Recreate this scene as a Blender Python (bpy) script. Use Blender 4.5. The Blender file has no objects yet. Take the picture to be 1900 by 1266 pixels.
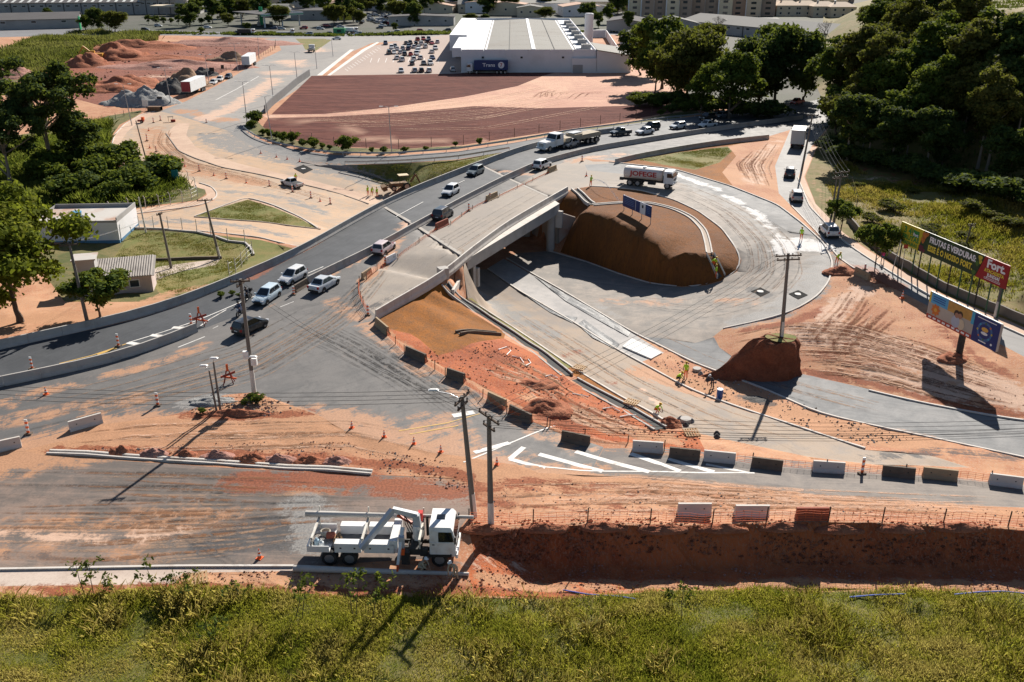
import bpy, bmesh, math, random
import numpy as np
from mathutils import Vector, Matrix
from mathutils.geometry import delaunay_2d_cdt
from mathutils.bvhtree import BVHTree
random.seed(7); RNG = np.random.default_rng(7)
R = math.radians
S = bpy.context.scene
COL = S.collection
# ------------------------------------------------------------------ camera
FPX, CX, CY, PITCH, CAMH = 1725.0, 950.0, 633.0, R(22.8), 36.6
cam = bpy.data.cameras.new('camera'); cam.sensor_width = 36.0; cam.lens = 36.0 * FPX / 1900.0
cam.clip_start = 1.0; cam.clip_end = 6000.0
camo = bpy.data.objects.new('camera', cam); COL.objects.link(camo)
camo.location = (0, 0, CAMH); camo.rotation_euler = (math.pi / 2 - PITCH, 0, 0)
S.camera = camo
# ------------------------------------------------------------------ world, sun, exposure
SUN_EL, SUN_AZ = R(33.0), R(21.0)          # azimuth measured from +Y (view direction) towards +X
w = bpy.data.worlds.new('World'); S.world = w; w.use_nodes = True
wn = w.node_tree.nodes; wl = w.node_tree.links
sky = wn.new('ShaderNodeTexSky'); sky.sky_type = 'NISHITA'; sky.sun_disc = False
sky.sun_elevation = SUN_EL; sky.sun_rotation = SUN_AZ; sky.altitude = 700.0
sky.air_density = 1.0; sky.dust_density = 0.6; sky.ozone_density = 1.5
bgn = wn['Background']; bgn.inputs[1].default_value = 0.05
wl.new(sky.outputs[0], bgn.inputs[0])
sl = bpy.data.lights.new('sun', 'SUN'); sl.energy = 5.0; sl.angle = R(0.5); sl.color = (1.0, 0.93, 0.84)
so = bpy.data.objects.new('sun', sl); COL.objects.link(so)
sd = Vector((math.sin(SUN_AZ) * math.cos(SUN_EL), math.cos(SUN_AZ) * math.cos(SUN_EL), math.sin(SUN_EL)))
so.rotation_euler = sd.to_track_quat('Z', 'Y').to_euler(); so.location = (0, 0, 120)
S.view_settings.view_transform = 'Standard'; S.view_settings.look = 'None'
S.view_settings.exposure = 0.82; S.view_settings.gamma = 1.0; S.view_settings.use_curve_mapping = False
S.render.engine = 'CYCLES'
S.cycles.use_denoising = True; S.cycles.max_bounces = 5; S.cycles.diffuse_bounces = 2; S.cycles.glossy_bounces = 2
S.cycles.transparent_max_bounces = 12; S.cycles.transmission_bounces = 2; S.cycles.caustics_reflective = False; S.cycles.caustics_refractive = False
# ------------------------------------------------------------------ node helpers / materials
class NT:
 def __init__(s, name):
  s.m = bpy.data.materials.new(name); s.m.use_nodes = True
  s.t = s.m.node_tree; s.n = s.t.nodes; s.l = s.t.links
  s.b = s.n['Principled BSDF']; s.pos = None
 def link(s, a, b): s.l.new(a, b)
 def P(s):
  if s.pos is None: s.pos = s.n.new('ShaderNodeNewGeometry').outputs['Position']
  return s.pos
 def OC(s): return s.n.new('ShaderNodeTexCoord').outputs['Object']
 def set(s, sock, v):
  if hasattr(v, 'is_linked') or hasattr(v, 'links'): s.link(v, sock)
  elif isinstance(v, (tuple, list)): sock.default_value = tuple(v) + ((1.0,) if len(v) == 3 and len(sock.default_value) == 4 else ())
  else: sock.default_value = v
 def map(s, v, scale=(1, 1, 1), rz=0.0):
  n = s.n.new('ShaderNodeMapping'); s.link(v, n.inputs[0]); n.inputs['Rotation'].default_value = (0, 0, math.pi / 2 - rz)   # direction rz becomes the y axis
  k = s.n.new('ShaderNodeMapping'); s.link(n.outputs[0], k.inputs[0]); k.inputs['Scale'].default_value = scale
  return k.outputs[0]
 def noise(s, v, scale, detail=3.0, rough=0.55, dist=0.0, dim='3D'):
  n = s.n.new('ShaderNodeTexNoise'); n.noise_dimensions = dim; s.link(v, n.inputs['Vector']); n.inputs['Scale'].default_value = scale
  n.inputs['Detail'].default_value = detail; n.inputs['Roughness'].default_value = rough; n.inputs['Distortion'].default_value = dist
  return n.outputs[0]
 def voro(s, v, scale):
  n = s.n.new('ShaderNodeTexVoronoi'); s.link(v, n.inputs['Vector']); n.inputs['Scale'].default_value = scale
  return n.outputs[0]
 def wave(s, v, scale, dist=0.0, det=1.0, dirn='X'):
  n = s.n.new('ShaderNodeTexWave'); s.link(v, n.inputs['Vector']); n.inputs['Scale'].default_value = scale; n.bands_direction = dirn
  n.inputs['Distortion'].default_value = dist; n.inputs['Detail'].default_value = det
  return n.outputs[1]
 def math(s, op, a, b=0.0, clamp=False):
  n = s.n.new('ShaderNodeMath'); n.operation = op; n.use_clamp = clamp
  s.set(n.inputs[0], a); s.set(n.inputs[1], b); return n.outputs[0]
 def step(s, v, lo, hi):
  n = s.n.new('ShaderNodeMapRange'); n.interpolation_type = 'SMOOTHSTEP'; s.set(n.inputs[0], v)
  n.inputs[1].default_value = lo; n.inputs[2].default_value = hi; return n.outputs[0]
 def mix(s, f, a, b):
  n = s.n.new('ShaderNodeMix'); n.data_type = 'RGBA'; s.set(n.inputs[0], f); s.set(n.inputs[6], a); s.set(n.inputs[7], b)
  return n.outputs[2]
 def fmix(s, f, a, b):
  n = s.n.new('ShaderNodeMix'); n.data_type = 'FLOAT'; s.set(n.inputs[0], f); s.set(n.inputs[2], a); s.set(n.inputs[3], b)
  return n.outputs[0]
 def attr(s, name):
  n = s.n.new('ShaderNodeAttribute'); n.attribute_name = name; return n.outputs['Fac']
 def acol(s, name):
  n = s.n.new('ShaderNodeAttribute'); n.attribute_name = name; return n.outputs['Color']
 def bump(s, h, strength, dist):
  n = s.n.new('ShaderNodeBump'); n.inputs['Strength'].default_value = strength; n.inputs['Distance'].default_value = dist
  s.link(h, n.inputs['Height']); s.link(n.outputs[0], s.b.inputs['Normal'])
 def out(s, col=None, rough=None, metal=None, spec=None):
  if col is not None: s.set(s.b.inputs['Base Color'], col)
  if rough is not None: s.set(s.b.inputs['Roughness'], rough)
  if metal is not None: s.b.inputs['Metallic'].default_value = metal
  if spec is not None: s.b.inputs['Specular IOR Level'].default_value = spec
  return s.m
def vs(c, k): return tuple(min(1, x * k) for x in c)
MATS = {}
def mat(name, col, rough=0.7, metal=0.0, var=0.12, scale=3.0, bump=0.0, dirt=None, spec=0.4):
 """procedural painted / mineral surface with noise variation and optional dirt"""
 if name in MATS: return MATS[name]
 t = NT(name); v = t.OC()
 n1 = t.noise(v, scale, 4.0)
 c = t.mix(n1, vs(col, 1 - var), vs(col, 1 + var))
 if dirt is not None:
  f = t.step(t.noise(v, scale * .45, 5.0, .65), .48, .72)
  c = t.mix(t.math('MULTIPLY', f, dirt[3] if len(dirt) > 3 else .6), c, dirt[:3])
 if bump: t.bump(t.noise(v, scale * 6, 3.0), bump, .02)
 MATS[name] = t.out(c, t.fmix(n1, max(.02, rough - .06), min(1, rough + .06)), metal, spec)
 return MATS[name]
TAN = (0.47, 0.25, 0.138); REDD = (0.29, 0.085, 0.036); PALE = (0.60, 0.41, 0.30); DARKC = (0.035, 0.036, 0.038)
def ground_mat(name, c1, c2, scale=.6, rough=.9, streak=None, streak_amt=.35, streak_scale=.5, bump=.3, bumpd=.05, fine=None, spec=.25, grain=6.0):
 t = NT(name); p = t.P()
 big = t.noise(p, scale * .25, 3.0, .65, 0, '2D'); med = t.noise(p, max(.5, scale * 1.6), 7.0, .72, .3, '2D'); fin = t.noise(p, grain, 4.0, .75, 0, '2D')
 c = t.mix(t.step(t.math('ADD', t.math('MULTIPLY', big, .5), t.math('MULTIPLY', med, .5)), .40, .60), c1, c2)
 if streak is not None:
  sn = t.noise(t.map(p, (streak_scale * 1.6, streak_scale * .07, 1), streak), 1.6, 6.0, .72, .5, '2D')
  c = t.mix(t.math('MULTIPLY', t.step(sn, .52, .66), streak_amt), c, vs(c1, .5))
  c = t.mix(t.math('MULTIPLY', t.step(sn, .46, .34), streak_amt * .8), c, vs(c2, 1.35))
 if fine is not None: c = t.mix(t.math('MULTIPLY', t.step(fin, .50, .66), .75), c, fine)
 c = t.mix(t.math('MULTIPLY', t.step(fin, .45, .70), .45), c, t.mix(.5, c, vs(c1, .35)))
 brk = t.math('ADD', t.math('MULTIPLY', t.math('SUBTRACT', med, .5), 2.2), t.math('MULTIPLY', t.math('SUBTRACT', fin, .5), 1.0))
 if streak is not None: brk = t.math('ADD', brk, t.math('MULTIPLY', t.math('SUBTRACT', sn, .5), 1.6))
 for an, cc, cd in (('tan', TAN, vs(TAN, .74)), ('red', REDD, vs(REDD, .55)), ('pale', PALE, vs(PALE, .80)), ('dark', DARKC, vs(DARKC, 2.2)), ('grey', (.17, .168, .165), (.27, .255, .235)), ('white', (.66, .65, .63), (.50, .48, .46))):
  a = t.attr(an)
  f = t.step(t.math('ADD', a, t.math('MULTIPLY', brk, t.math('MULTIPLY', t.math('MINIMUM', a, .6), 1.7))), .28, .66)
  c = t.mix(t.math('MULTIPLY', f, .92 if an != 'dark' else .8), c, t.mix(t.step(fin, .35, .65), cc, cd))
 t.bump(t.math('ADD', t.math('MULTIPLY', med, .6), t.math('MULTIPLY', fin, .4)), bump, bumpd)
 return t.out(c, t.fmix(med, min(1, rough + .05), max(.2, rough - .12)), 0.0, spec)
# ------------------------------------------------------------------ object helpers
def tag(o, label=None, cat=None, group=None, kind=None):
 if label: o['label'] = label
 if cat: o['category'] = cat
 if group: o['group'] = group
 if kind: o['kind'] = kind
 return o
def link_mesh(name, me, parent=None):
 o = bpy.data.objects.new(name, me); COL.objects.link(o)
 if parent is not None: o.parent = parent
 return o
def empty(name, loc, rz=0.0, label=None, cat=None, group=None):
 o = bpy.data.objects.new(name, None); COL.objects.link(o)
 o.location = loc; o.rotation_euler = (0, 0, rz); o.empty_display_size = .3
 return tag(o, label, cat, group)
def copy_tree(o, parent=None):
 c = o.copy(); COL.objects.link(c)
 if parent is not None: c.parent = parent
 for ch in o.children: copy_tree(ch, c)
 return c
class MB:
 """collects boxes, tubes, lofts; build() links them as one mesh object"""
 def __init__(s): s.v = []; s.f = []; s.mi = []; s.cur = 0
 def add(s, vs_, fs):
  b = len(s.v); s.v += [tuple(x) for x in vs_]; s.f += [tuple(i + b for i in f) for f in fs]; s.mi += [s.cur] * len(fs); return s
 def box(s, c, d, rz=0.0, rx=0.0, ry=0.0, tap=1.0):
  hx, hy, hz = d[0] / 2, d[1] / 2, d[2] / 2
  M = Matrix.Translation(c) @ Matrix.Rotation(rz, 4, 'Z') @ Matrix.Rotation(ry, 4, 'Y') @ Matrix.Rotation(rx, 4, 'X')
  p = [M @ Vector((x * hx * (tap if z > 0 else 1), y * hy * (tap if z > 0 else 1), z * hz)) for z in (-1, 1) for y in (-1, 1) for x in (-1, 1)]
  return s.add(p, [(0, 2, 3, 1), (4, 5, 7, 6), (0, 1, 5, 4), (2, 6, 7, 3), (0, 4, 6, 2), (1, 3, 7, 5)])
 def bbox(s, x0, x1, y0, y1, z0, z1): return s.box(((x0 + x1) / 2, (y0 + y1) / 2, (z0 + z1) / 2), (x1 - x0, y1 - y0, z1 - z0))
 def tube(s, pts, rad, n=8, cap=True):
  pts = [Vector(p) for p in pts]; k = len(pts)
  rs = rad if isinstance(rad, (list, tuple)) else [rad] * k
  rings = []
  up = None
  for i in range(k):
   d = (pts[min(i + 1, k - 1)] - pts[max(i - 1, 0)]).normalized()
   a = Vector((0, 0, 1)) if abs(d.z) < .92 else Vector((1, 0, 0))
   u = d.cross(a).normalized(); w_ = d.cross(u).normalized()
   if up is not None and u.dot(up) < 0: u = -u; w_ = -w_
   up = u
   rings.append([pts[i] + (u * math.cos(2 * math.pi * j / n) + w_ * math.sin(2 * math.pi * j / n)) * rs[i] for j in range(n)])
  v = [p for r in rings for p in r]; f = []
  for i in range(k - 1):
   for j in range(n):
    f.append((i * n + j, i * n + (j + 1) % n, (i + 1) * n + (j + 1) % n, (i + 1) * n + j))
  if cap: f.append(tuple(range(n))); f.append(tuple((k - 1) * n + j for j in reversed(range(n))))
  return s.add(v, f)
 def loft(s, secs, cap=True, closed=True):
  n = len(secs[0]); v = [p for q in secs for p in q]; f = []
  for i in range(len(secs) - 1):
   for j in range(n if closed else n - 1):
    f.append((i * n + j, i * n + (j + 1) % n, (i + 1) * n + (j + 1) % n, (i + 1) * n + j))
  if cap and closed: f.append(tuple(reversed(range(n)))); f.append(tuple((len(secs) - 1) * n + j for j in range(n)))
  return s.add(v, f)
 def quad(s, a, b, c, d): return s.add([a, b, c, d], [(0, 1, 2, 3)])
 def poly(s, pts): return s.add(pts, [tuple(range(len(pts)))])
 def prism(s, pts, z0, z1):
  n = len(pts); v = [(p[0], p[1], z0) for p in pts] + [(p[0], p[1], z1) for p in pts]
  return s.add(v, [tuple(reversed(range(n))), tuple(range(n, 2 * n))] + [(i, (i + 1) % n, n + (i + 1) % n, n + i) for i in range(n)])
 def mesh(s, name, mats, smooth=False):
  me = bpy.data.meshes.new(name); me.from_pydata(s.v, [], s.f)
  for m in ([] if mats is None else mats if isinstance(mats, (list, tuple)) else [mats]): me.materials.append(m)
  if any(s.mi): me.polygons.foreach_set('material_index', s.mi)
  bm = bmesh.new(); bm.from_mesh(me); bmesh.ops.recalc_face_normals(bm, faces=bm.faces); bm.to_mesh(me); bm.free()
  if smooth:
   me.polygons.foreach_set('use_smooth', [True] * len(me.polygons))
   if smooth != True: me.set_sharp_from_angle(angle=R(smooth))
  me.update(); return me
 def build(s, name, mats, parent=None, smooth=False): return link_mesh(name, s.mesh(name, mats, smooth), parent)
# ------------------------------------------------------------------ picture pixel -> place
cp, sp = math.cos(PITCH), math.sin(PITCH)
def ray(px, py):
 u, v = (px - CX) / FPX, (py - CY) / FPX
 return Vector((u, cp - v * sp, -(sp + v * cp)))
def P(px, py, z=0.0):
 d = ray(px, py); return Vector((0, 0, CAMH)) + d * ((z - CAMH) / d.z)
def pix(p):                                   # world -> pixel
 x, y, z = p[0], p[1], p[2] - CAMH
 dep = y * cp - z * sp; return (CX + FPX * x / dep, CY + FPX * (-(z * cp + y * sp)) / dep)
# ------------------------------------------------------------------ terrain survey: break lines (picture x, y, height in metres)
ML = [(-300,715,.3),(0,649,.4),(100,627,.5),(200,605,.6),(255,592,.65),(350,562,.8),(445,522,1.1),(520,490,1.3),(580,460,1.6),(650,419,1.9),(711,385,2.2),(780,353,2.3),(860,321,2.4),(900,306,2.4),(960,284,2.4),(1000,272,2.3),(1090,253,2.1),(1140,246,2.0)]
MM = [(-300,782,.25),(0,718,.35),(120,695,.4),(260,661,.5),(368,616,.7),(470,577,.9),(560,535,1.3),(700,467,1.9),(765,430,2.2),(860,377,2.3),(935,338,2.4),(1000,308,2.4),(1100,281,2.2),(1200,264,1.9),(1300,248,1.5),(1380,236,1.2),(1490,222,.7)]
RR = [(697,589,1.1),(760,550,1.4),(817,520,1.8),(862,485,2.2)]
RF = [(1052,362,2.4),(1066,352,2.4),(1100,325,2.4),(1142,300,2.3),(1172,294,2.1),(1260,279,1.8),(1340,266,1.5),(1427,255,1.2)]
UA = [(828,530,.5),(840,548,-1.0),(880,572,-2.2),(938,614,-2.6),(1000,655,-2.4),(1060,705,-2.1),(1150,752,-1.6),(1230,797,-1.0)]
UK = [(868,556,-4.3),(890,568,-4.2),(940,600,-3.8),(982,628,-3.5),(1077,692,-2.7),(1155,739,-2.0),(1207,765,-1.6),(1250,792,-1.2)]
MK1 = [(905,500,-4.6),(963,540,-4.2),(1065,599,-3.9),(1141,647,-3.3),(1290,727,-2.6),(1395,765,-2.0),(1605,833,-1.3)]
MK2 = [(940,480,-4.6),(980,504,-4.5),(1044,540,-4.4),(1176,618,-3.8),(1290,675,-3.0),(1410,719,-2.5),(1521,768,-2.1),(1616,790,-1.8),(1742,816,-1.4),(1900,850,-1.0),(2300,935,-.6)]
RK = [(1342,612,-2.3),(1325,626,-2.7),(1335,642,-2.7),(1400,690,-2.5),(1490,692,-2.3),(1620,722,-1.9),(1760,755,-1.5),(1900,777,-1.1),(2300,850,-.6)]
OK = [(1130,301,2.3),(1250,314,2.3),(1354,345,2.1),(1442,380,1.8),(1486,413,1.5),(1528,451,1.1),(1545,486,.7),(1539,522,.3),(1516,551,-.1),(1471,578,-.6),(1413,595,-1.4),(1342,610,-2.2)]
IK = [(1068,349,2.3),(1094,346,2.3),(1147,349,2.3),(1192,354,2.2),(1250,371,1.9),(1295,392,1.6),(1339,424,1.0),(1365,460,.4),(1376,483,-.5),(1368,504,-1.3),(1339,522,-2.2),(1309,530,-2.8),(1265,533,-3.3),(1206,526,-3.9),(1147,508,-4.3),(1088,486,-4.6),(1018,466,-4.7)]
CREST = [(1075,392,2.2),(1132,404,2.1),(1177,430,1.9),(1236,463,1.2),(1306,471,.6),(1340,470,.2)]
JK = [(308,248,-.8),(332,281,-1.1),(364,295,-1.4),(411,311,-1.8),(490,326,-2.5),(576,346,-3.3),(640,363,-3.8),(684,379,-4.2)]
JR = [(559,301,-2.0),(584,306,-2.2),(655,319,-2.8),(703,330,-3.3),(742,341,-3.8)]
GR = [(440,228,-.3),(452,240,-.5),(470,255,-.8),(505,268,-1.2),(560,280,-1.5),(620,288,-1.3),(720,290,-.6),(850,281,.4),(960,264,1.4),(1060,246,1.9),(1140,236,1.8),(1250,221,1.5),(1400,207,1.0)]
GR2 = [(600,305,-1.9),(660,306,-1.6),(720,303,-.9),(850,295,.2),(950,277,1.5)]
SL = [(1468,237,.9),(1438,308,1.2),(1445,359,1.3),(1468,382,1.3),(1514,430,1.1),(1559,482,.8),(1585,499,.7),(1713,560,.4),(1900,660,.3),(2200,800,.3)]
SR = [(1537,235,.8),(1505,271,1.0),(1480,328,1.2),(1502,382,1.2),(1559,442,1.0),(1599,470,.9),(1653,504,.8),(1741,556,.6),(1859,603,.5),(1900,622,.5),(2200,740,.5)]
LIP = [(868,985,.35),(950,982,.6),(1100,975,.7),(1250,980,.75),(1400,975,.75),(1500,970,.75),(1700,975,.75),(1900,985,.75),(2300,1000,.75)]
SPOT = [(-300,860,.1),(0,760,.25),(200,720,.35),(400,670,.55),(560,640,.85),(620,590,1.0),(700,650,.85),(800,700,.55),(560,720,.5),(900,760,.2),(1000,830,-.1),(1120,840,-.3),(1230,830,-.4),(1350,838,-.6),(1500,870,-.6),(1900,900,-.5),(2300,940,-.5),
 (770,655,.75),(840,690,.55),(920,735,.3),(965,765,.1),(1040,800,-.15),(1080,815,-.3),
 (900,640,-.4),(850,650,.2),(960,690,-.9),(1050,750,-.8),(1150,790,-.7),
 (1330,805,-1.4),(1500,838,-1.2),(1620,850,-1.0),(1800,862,-.8),(1180,770,-1.5),
 (1600,560,.1),(1560,520,.4),(1700,620,-.2),(1800,680,-.3),(1500,600,-.5),(1560,640,-.9),(1650,690,-1.3),(1800,740,-1.1),(1900,740,-.6),(1400,620,-1.6),
 (1200,400,2.0),(1280,430,1.3),(1130,375,2.1),(1080,372,2.1),
 (1300,290,1.7),(1400,300,1.4),(1380,340,1.8),(1430,350,1.5),
 (300,410,-1.8),(250,430,-1.9),(180,445,-1.9),(300,480,-2.3),(330,525,-1.5),(420,500,-2.1),(461,367,-2.2),(361,402,-1.9),(590,424,-3.2),(484,441,-2.2),(553,458,-1.9),(400,380,-1.9),(560,380,-3.0),(640,395,-3.9),(500,480,-.6),(450,505,.3),
 (300,565,.2),(200,590,.3),(100,612,.3),(0,632,.3),(200,545,-.9),(150,560,-.5),(0,560,-.8),(0,450,-1.6),(100,420,-1.8),
 (100,300,-1.0),(0,330,-1.2),(230,330,-1.5),(340,350,-1.8),(212,270,-.6),(240,228,-.4),(300,206,-.2),
 (660,395,-4.3),(700,365,-4.4),(800,312,-.8),(760,335,-2.6),(850,310,.4),
 (520,270,-1.0),(640,278,-1.0),(900,262,-.5),(1050,240,.6),(1200,217,.8),(1290,200,.7),(500,215,-.5),(480,235,-.6),
 (575,140,0),(850,137,0),(1140,122,0),(700,200,-.4),(950,180,-.1),(1150,160,.2),(400,180,-.1),(350,190,-.1),(300,170,0),(100,200,-.3),(0,230,-.4),
 (1600,330,1.2),(1700,400,.9),(1800,450,.9),(1880,560,.6),(1700,300,1.9),(1850,330,2.6),(1560,270,1.3),(1950,480,1.2),
 (1560,215,1.0),(1540,185,.8),(1500,165,.5),(1620,210,4),(1700,220,6),(1800,205,9),(1900,190,11.5),(1660,130,11),(1750,85,16),(1850,60,20),(1900,20,24),(1570,140,4),(1610,70,12),(1680,20,20),(2200,320,8),(2300,120,25),(1540,60,0),(1500,100,0),(1500,60,0),(1540,30,0),(1500,20,0),(1450,40,0),(1540,100,.5),(1560,12,0),(1450,10,0),(1620,0,16),
 (300,900,0.05),(0,950,0),(600,950,.05),(800,930,.15),(1000,930,.3),(1200,940,.35),(1500,935,.35),(1900,945,.35),(2300,960,.35),(1100,890,0),(1500,905,-.2),(1900,925,-.2),
 (700,1040,0),(850,1062,0),(500,1060,0),(200,1065,.05),(-300,1080,.05),(950,1062,-1.0),(950,1092,-1.1),(870,1092,-.2),
 (0,1105,.1),(500,1108,.05),(750,1108,0),(0,1300,.6),(500,1300,.5),(1050,1108,-1.0),(1000,1300,0.1),(1400,1090,-1.5),(1900,1090,-1.5),(1400,1108,-1.2),(1900,1108,-1.2),(1900,1300,-.3),(2400,1108,-1.2),(2400,1300,-.3),(-400,1108,.1),(-400,1300,.6),
 (430,745,.55),(520,750,.55),(360,755,.45)]
tp = []
def dens(line, step=2.0):
 q = [P(*a) for a in line]; out = []
 for a, b in zip(q[:-1], q[1:]):
  n = max(1, int((b - a).length / step))
  out += [a.lerp(b, i / n) for i in range(n)]
 return out + [q[-1]]
for L in (ML[:11], ML[13:], MM[:9], MM[10:], RR, RF, UA, UK, MK1, MK2, RK, OK, IK, CREST, JK, JR, GR, GR2, SL, SR): tp += dens(L)
lip = dens(LIP, 1.0); tp += lip
for i, q in enumerate(lip):
 k = min(1, i / 5.0)
 tp.append(Vector((q.x, q.y - 1.25, q.z - .35 - 1.95 * k))); tp.append(Vector((q.x, q.y - 2.3, q.z - .38 - 2.0 * k))); tp.append(Vector((q.x, q.y + .5, q.z - .02)))
tp += [P(*a) for a in SPOT]
cr_w = [P(*a) for a in reversed(CREST)]; ik_w = [P(*a) for a in IK[8:]]
def at_f(L, f): k = min(len(L) - 2, int(f * (len(L) - 1))); return L[k].lerp(L[k + 1], f * (len(L) - 1) - k)
for i in range(26):                              # evenly graded island face
 f = i / 25.0; a, b = at_f(cr_w, f), at_f(ik_w, min(1, f * .93))
 for g in (.0, .2, .4, .6, .8): tp.append(a.lerp(b, g))
# bridge ends: deck corners and the abutment foot lines
BL1, BR1, BL2, BR2 = P(711, 383, 2.2), P(862, 476, 2.2), P(893, 307, 2.4), P(1022, 367, 2.4)
ax = ((BL2 - BL1) + (BR2 - BR1)).normalized(); ax.z = 0; ax.normalize()
for a, b, s in ((BL1, BR1, 1), (BL2, BR2, -1)):
 for i in range(15):
  off = 2.3 if s > 0 else .3
  q = a.lerp(b, i / 14.0)
  if i < 14 or s < 0:
   tp.append(q - ax * s * .6 + Vector((0, 0, -.05))); tp.append(q + ax * s * (off - .2) + Vector((0, 0, -.8)))
  tp.append(Vector((q.x, q.y, 0)) + ax * s * (off + .5) + Vector((0, 0, -4.6)))
  tp.append(Vector((q.x, q.y, 0)) + ax * s * (off + 4.0) + Vector((0, 0, -4.6)))
for i in range(9):                                # underpass opening along the far side of the bridge
 q = BL1.lerp(BL2, i / 8.0); lat = Vector((-ax.y, ax.x, 0))
 if 0 < i < 8:
  for k in (-3, 0.5, 4): tp.append(Vector((q.x, q.y, -4.5)) + lat * k)
  q2 = BR1.lerp(BR2, i / 8.0)
  for k in (-2, 4): tp.append(Vector((q2.x, q2.y, -4.55)) + lat * k)
# far surroundings, level ground
for yy in (420, 600, 900, 1500, 3000):
 for xx in (-2500, -1200, -600, -300, -150, 0, 150, 300, 600, 1200, 2500):
  if not (xx > 50 and yy < 500): tp.append(Vector((xx * (1 if yy > 800 else .6), yy, 0)))
for yy in (15, 60, 120, 200, 300): tp.append(Vector((-400, yy, 0))); tp.append(Vector((-140, yy, -.1))); tp.append(Vector((500, yy, 10)))
for xx in (-140, -60, 0, 60, 140): tp.append(Vector((xx, 12, .5)))
for xx, yy, zz in ((180, 260, 26), (180, 330, 22), (150, 200, 16), (260, 300, 28), (330, 400, 14), (200, 150, 9), (180, 90, 2), (180, 50, 0)): tp.append(Vector((xx, yy, zz)))
ded = {}
for q in tp: ded.setdefault((round(q.x / .35), round(q.y / .35)), q)
tp = list(ded.values())
r_ = delaunay_2d_cdt([Vector((q.x, q.y)) for q in tp], [], [], 0, 1e-5)
tz = [tp[o[0]].z if o else 0.0 for o in r_[3]]
TV = [Vector((v.x, v.y, z)) for v, z in zip(r_[0], tz)]
TF = [tuple(f) for f in r_[2]]
BVH = BVHTree.FromPolygons(TV, TF)
def G(px, py, dz=0.0):                        # the place on the ground seen at a pixel
 d = ray(px, py).normalized(); h = BVH.ray_cast(Vector((0, 0, CAMH)), d, 9000.0)[0]
 if h is None: h = P(px, py, 0)
 return h + Vector((0, 0, dz))
def HZ(x, y):
 h = BVH.ray_cast(Vector((x, y, 300.0)), Vector((0, 0, -1)), 900.0)[0]
 return h.z if h is not None else 0.0
def HZN(xy):                                  # vectorised height lookup
 xy = np.asarray(xy); out = np.zeros(len(xy))
 for i in range(len(xy)): out[i] = HZ(xy[i, 0], xy[i, 1])
 return out
def GL(pts): return [G(*p) for p in pts]
# ------------------------------------------------------------------ ground materials
GM = {}
GM['ground'] = ground_mat('earth_tan', TAN, (.36, .15, .075), .35, .95, streak=R(-15), streak_amt=.25, bump=.5, bumpd=.10, fine=(.55, .38, .27))
GM['far_land'] = ground_mat('urban_ground', (.10, .095, .08), (.06, .07, .045), .06, .95, bump=.1)
GM['weedy_ground'] = ground_mat('weedy_earth', (.075, .085, .022), (.17, .13, .05), .5, .95, bump=.5, bumpd=.1, fine=(.10, .12, .03))
GM['right_weeds'] = ground_mat('dry_weeds_earth', (.13, .12, .03), (.20, .14, .055), .4, .95, bump=.5, bumpd=.1, fine=(.16, .16, .04))
GM['foreground_grass'] = ground_mat('grassy_earth', (.10, .105, .022), (.17, .14, .045), .5, .95, bump=.5, bumpd=.1, fine=(.09, .10, .03))
GM['verge'] = ground_mat('mown_verge', (.135, .145, .035), (.20, .16, .05), .5, .95, bump=.5, bumpd=.06, fine=(.12, .12, .03))
GM['sod_slope'] = ground_mat('dry_sod', (.29, .102, .013), (.20, .075, .013), .6, .95, bump=.8, bumpd=.12, fine=(.12, .055, .012), grain=5.0)
GM['ramp_island'] = ground_mat('brown_sod', (.205, .074, .016), (.15, .056, .015), .5, .95, bump=.8, bumpd=.12, fine=(.11, .048, .014), grain=4.0)
GM['ploughed_field'] = None
GM['field_track'] = ground_mat('pale_track', (.60, .37, .25), (.46, .24, .17), .12, .95, streak=R(8), streak_amt=.5, streak_scale=.35, bump=.3, fine=(.38, .19, .14), grain=2.5)
GM['main_road'] = ground_mat('asphalt_main', (.042, .047, .054), (.058, .063, .070), .25, .78, streak=R(64), streak_amt=.30, streak_scale=.9, bump=.15, bumpd=.01, spec=.4)
GM['intersection'] = ground_mat('asphalt_worn', (.100, .097, .095), (.145, .136, .128), .16, .8, streak=R(35), streak_amt=.22, streak_scale=.6, bump=.15, bumpd=.01, spec=.4)
GM['bridge_apron'] = ground_mat('dusty_concrete_road', (.34, .29, .24), (.28, .245, .21), .3, .85, streak=R(64), streak_amt=.15, bump=.1, bumpd=.01)
GM['foreground_road'] = ground_mat('asphalt_dusty', (.13, .112, .10), (.24, .175, .14), .16, .88, streak=R(-4), streak_amt=.35, streak_scale=.8, bump=.2, bumpd=.02)
GM['right_front_road'] = ground_mat('asphalt_front', (.15, .135, .125), (.21, .18, .155), .3, .85, streak=R(-3), streak_amt=.3, streak_scale=.8, bump=.2, bumpd=.02)
GM['loop_road'] = ground_mat('asphalt_loop', (.185, .168, .15), (.27, .225, .185), .16, .82, streak=R(-30), streak_amt=.25, streak_scale=.6, bump=.15, bumpd=.02, spec=.4)
GM['ramp_road'] = ground_mat('asphalt_fresh', (.115, .12, .125), (.15, .15, .15), .3, .8, streak=R(-25), streak_amt=.35, streak_scale=1.2, bump=.15, bumpd=.01, spec=.4)
GM['underpass_road'] = ground_mat('asphalt_underpass', (.34, .265, .20), (.24, .205, .175), .22, .85, streak=R(-62), streak_amt=.3, streak_scale=.5, bump=.15, bumpd=.02)
GM['median_concrete'] = ground_mat('poured_concrete', (.40, .38, .36), (.30, .29, .28), .5, .85, bump=.2, bumpd=.02)
GM['junction_road'] = ground_mat('dusty_junction', (.50, .34, .22), (.37, .29, .22), .13, .88, streak=R(-25), streak_amt=.22, streak_scale=.35, bump=.1, bumpd=.02)
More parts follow.
